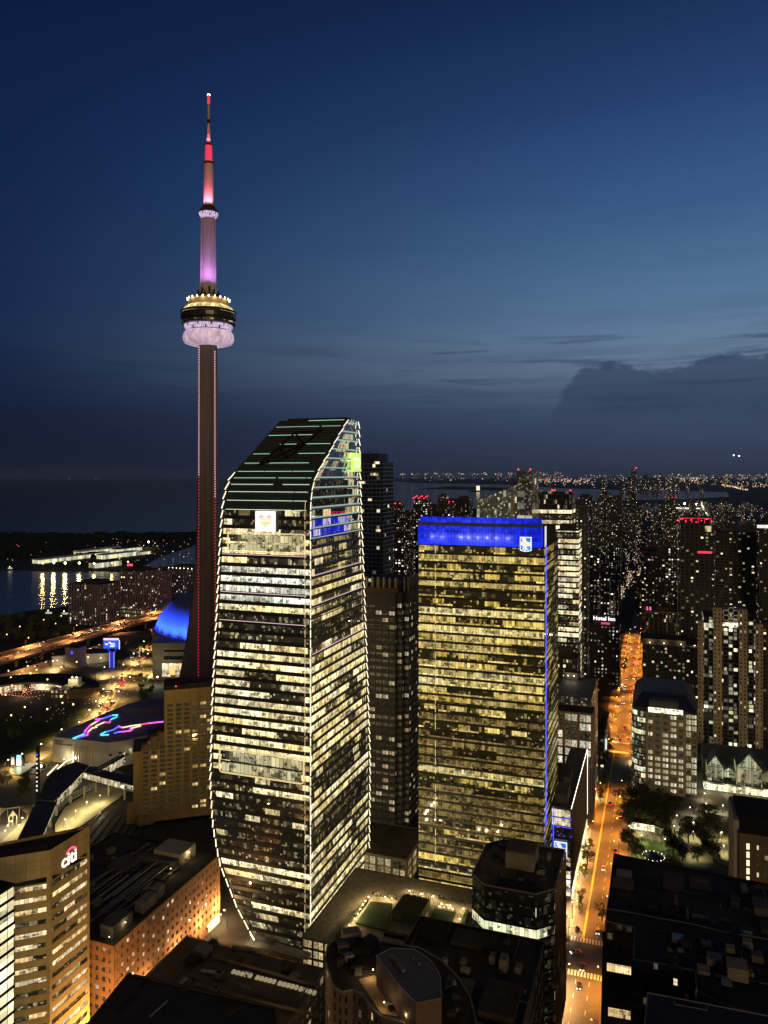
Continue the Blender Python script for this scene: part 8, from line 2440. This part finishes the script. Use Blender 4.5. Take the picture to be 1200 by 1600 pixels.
def city(n, pxa, pxb, ya, yb, hfun, where):
    global made
    tries = 0; got = 0
    while got < n and tries < n * 40:
        tries += 1
        px = rnd.uniform(pxa, pxb); Y = math.exp(rnd.uniform(math.log(ya), math.log(yb))); x, y = at(px, Y); nn, ww = tonw(x, y)
        if -58 < nn < -6 and Y < 4000: continue
        if cell(x, y) in occ: continue
        h = hfun(px, Y, rnd)
        if h is None: continue
        # must not rise above the skyline of the photograph here
        occ.add(cell(x, y))
        tall = h > 62
        skin = rnd.choice(skins); wq = rnd.choice([18, 24, 30]) if tall else rnd.choice([26, 36, 48]); hq = 12 * max(1, round(h / 12))
        P_ = proto((skin, wq, hq), wq, rnd.choice([18, 24, 30]), hq, skin, tall)
        if P_[1]: o = P_[0][0]; P_[1] = False
        else: o = copy_tree(P_[0])
        kd = 'tower' if tall else 'low block'
        o.location = (x, y, 0); lab = f"{KINDLAB[skin]} {'high-rise' if tall else 'low apartment'} block {where}"
        o['label'] = lab; o['group'] = f"{KINDLAB[skin]} {'high-rises' if tall else 'low blocks'} {where}"; got += 1; made += 1


for x, y in [nw(a, b) for a, b in ((-31, 700), (-31, 900))]: block(x, y)
def h_mid(px, Y, r):
    lim = CAMH - (r.uniform(775, 850) - 742) / 1200 * Y
    return None if lim < 20 else min(lim, 170)
city(34, 602, 748, 1000, 2400, h_mid, 'between the blue condo and the sloping glass tower')
def h_right(px, Y, r):
    top = r.uniform(792, 880) if r.random() < .4 else r.uniform(850, 935)
    lim = CAMH - (top - 742) / 1200 * Y
    return None if lim < 14 else min(lim, 110 if r.random() < .4 else 45)
city(90, 906, 1064, 950, 2900, h_right, 'up the orange street')
def h_low(px, Y, r):
    return r.choice([9, 12, 16, 20, 30, 45]) if r.random() < .8 else r.uniform(50, 95)
city(95, 1040, 1200, 1000, 2900, h_low, 'beyond the black condo tower')
def h_far(px, Y, r):
    top = r.uniform(780, 800); lim = CAMH - (top - 742) / 1200 * Y
    return None if lim < 12 else min(lim, 120 if r.random() < .25 else 36)
city(90, 850, 1200, 2600, 5600, h_far, 'out toward the bay')
for px, py, Y, w in ((925, 775, 1500, 26), (955, 771, 1650, 28), (972, 778, 1500, 20), (994, 772, 1900, 26), (1056, 778, 2300, 30), (625, 788, 1250, 24), (668, 780, 1350, 26), (708, 785, 1450, 22), (640, 803, 1200, 20)):
    x, y = at(px, Y); h = zof(py, Y); c = (px * 7) % 3
    rt = skin_tower('high_rise', {925: 'dark flat-topped high-rise nearest the ivory lit offices', 955: 'high-rise with a lighter cap, tallest of the skyline before the bay', 972: 'narrower high-rise just past the capped one', 994: 'dotted high-rise last in the row before the bay', 1056: 'high-rise with red roof lights above the black condo tower', 625: 'high-rise with red roof lights close to the blue condo tower', 668: 'high-rise crowned with pinkish red lamps over the blue band', 708: 'high-rise with a blue-lit band near its top', 640: 'lower dark high-rise between the two red-lit ones'}[px], 'tower', (x, y), w, 22, h, SK[['apart_grey', 'dots', 'far_bright'][c]], pent=0.5)
    if px in (625, 668, 708, 1056):
        for q in range(4 if px != 668 else 9): MB().octa((-w + q * w / (3 if px != 668 else 8), -.5, h + 1.5 + (q % 3) * (2 if px == 668 else 0)), 1.2).build('warning_light', MT['red_light'], rt)
    if px == 708: MB().box(-w - .2, .2, -.4, -.02, h - 22, h - 16).build('blue_band', glow('far_blue', (.3, .45, 1.0), .9), rt)
# the cluster on the far shore
rnd = random.Random(55)
for k, (px, top) in enumerate(((986, 745), (994, 733), (1003, 748), (1012, 742), (1022, 747), (1028, 744), (1036, 740), (1046, 746), (1062, 747), (976, 748), (1054, 746), (1078, 748), (945, 750), (1100, 749))):
    x, y = at(px, 9400); h = zof(top, 9400); w = rnd.uniform(38, 62)
    m = SK['far_block']
    skin_tower('high_rise', 'hazy high-rise in the cluster on the far shore of the bay', 'tower', (x, y), w, 40, h, bpy.data.materials.get('skin_shore') or punched('skin_shore', (0.03, 0.035, 0.045), 14, 13, 0.26, (1.0, 0.72, 0.42), WHITE_, 1.6, (.25, .75), (.25, .75)), pent=0, group='high-rises on the far shore')
MB_ = MB().octa((at(994, 9380)[0], 9380, zof(731, 9380)), 10); tag(MB_.build('aviation_beacon', MT['red_light']), 'red beacon over the tallest far shore high-rise', 'beacon')

# ------------------------------------------------------------------ lights of the far city: uncountable
LM = [glow('spark_warm', (1.0, 0.72, 0.38), 1.0), glow('spark_white', (1.0, 0.93, 0.82), 1.1), glow('spark_orange', (1.0, 0.48, 0.16), 1.0), glow('spark_red', (1.0, 0.10, 0.14), 1.4), glow('spark_hot', (1.0, 0.85, 0.6), 3.2)]
def sparks(name, n, seed, fn, z=(4, 18), size=.55):
    r = random.Random(seed); mb = MB()
    for _ in range(n):
        px, py = fn(r); zz = r.uniform(*z)
        if py <= 743.5: Y = r.uniform(15000, 26000); x, y = at(px, Y); zz = zof(py, Y)
        else: x, y = gp(px, py, zz); Y = y
        s = 0.72 * size * (Y / 768) * r.uniform(.55, 1.25)
        mb.octa((x, y, zz), s, r.choices(range(5), (40, 26, 22, 4, 6))[0])
    tag(mb.build(name, LM), kind='stuff')
def clump(r, a, b, n=9): c = a + (b - a) * ((int(r.random() * n) + r.gauss(.5, .22)) / n); return c
sparks('far_shore_lights', 220, 1, lambda r: (clump(r, 620, 880, 14), r.choice([r.gauss(740.5, 1.2), r.gauss(747, 2.0)])), size=.5)
sparks('far_city_lights', 420, 2, lambda r: (clump(r, 830, 1210, 18), 742 + abs(r.gauss(6, 6))), size=.55)
sparks('far_city_lights', 170, 3, lambda r: (r.uniform(835, 925), r.gauss(751, 2.2)), size=.6)
sparks('far_city_lights', 160, 4, lambda r: (r.gauss(1075, 22), r.gauss(748, 3)), size=.7)
sparks('far_city_lights', 150, 5, lambda r: (r.uniform(1130, 1210), r.gauss(745 if r.random() < .6 else 759, 2)), size=.6)
sparks('town_lights', 3200, 6, lambda r: (clump(r, 860, 1215, 22), 786 + r.random() ** .8 * 130), z=(3, 24), size=.42)
sparks('town_lights', 300, 7, lambda r: (r.uniform(600, 750), r.uniform(805, 890)), z=(3, 24), size=.42)
sparks('island_lights', 120, 8, lambda r: (r.uniform(0, 305), 838 + r.random() ** 1.4 * 40), z=(3, 10), size=.5)
sparks('expressway_ramp_lights', 110, 9, lambda r: (lambda t: (1128 + 42 * t + r.gauss(0, 1), 757 + 9 * t + r.gauss(0, .7)))(r.random()), size=.6)
sparks('avenue_lights', 80, 10, lambda r: (lambda t: (1096 + 16 * t * t + r.gauss(0, .8), 783 + 27 * t))(r.random()), size=.7)
sparks('avenue_lights', 150, 11, lambda r: (lambda t: (1034 - 44 * t + r.gauss(0, 1.2), 835 + 75 * t))(r.random()), z=(1, 6), size=.5)
sparks('avenue_lights', 150, 12, lambda r: (lambda t: (986 - 18 * t + r.gauss(0, 3), 892 + 44 * t))(r.random()), z=(1, 6), size=.5)
sparks('rail_land_lights', 200, 13, lambda r: (r.uniform(0, 240), r.uniform(1010, 1130)), z=(2, 6), size=.4)
sparks('horizon_lights', 16, 14, lambda r: (r.uniform(0, 310), r.gauss(748, 1.2)), size=.4)
c = gp(1078, 792, 10); t = thing('sports_ground', 'floodlit sports ground glowing beyond the black condo tower', 'sports ground', c, -TH)
MB().box(-110, 60, 0, 110, 0, .4).build('pitch', plain('pitch_pale', (.4, .38, .34), .9), t)
for x in (-90, -30, 40): MB().tube((x, 60, 0), (x, 60, 26), .6, n=5).build('light_mast', MT['steel'], t); MB().octa((x, 60, 28), 7 if x == -30 else 4).build('floodlight', MT['lamp_white'], t); lamp('flood_glow', 'POINT', 500000, (1, .92, .75), (x, 55, 32), t, 2)

# two airliners coming in over the bay
def airliner(px, py, Y, lab):
    x, y = at(px, Y); t = thing('airliner', lab, 'airliner', (x, y, zof(py, Y)), 2.6)
    MB().lathe([(.1, -19), (1.9, -15), (1.9, 12), (.4, 19)], 12).build('fuselage', MT['white'], t).rotation_euler = (R(90), 0, 0)
    mb = MB(); mb.face([(-17, -4, 0), (0, 4, 0), (17, -4, 0), (17, -6, 0), (0, -3, 0), (-17, -6, 0)]); mb.face([(-6, 16, 1), (6, 16, 1), (0, 19, 1)]); mb.build('wing', MT['steel'], t)
    MB().octa((0, -18, -2), 7).build('landing_light', MT['lamp_white'], t)
airliner(1146, 711, 7000, 'airliner with its landing light on, leading the pair over the bay'); airliner(1154.5, 712, 7300, 'second airliner with a landing light, following close behind the first')

# ------------------------------------------------------------------ the evening air
hz = MB().box(-33000, 33000, -3500, 66000, -8.0, 620.0).build('haze', None); hz.data.materials.clear()
hm = bpy.data.materials.new('haze'); hm.use_nodes = True; hn = hm.node_tree; hn.nodes.clear()
ho = hn.nodes.new('ShaderNodeOutputMaterial'); hv = hn.nodes.new('ShaderNodeVolumePrincipled'); hn.links.new(hv.outputs[0], ho.inputs['Volume'])
hv.inputs['Color'].default_value = (0.62, 0.76, 1.0, 1); hv.inputs['Density'].default_value = 0.000013; hv.inputs['Anisotropy'].default_value = 0.2
hz.data.materials.append(hm); tag(hz, kind='stuff')
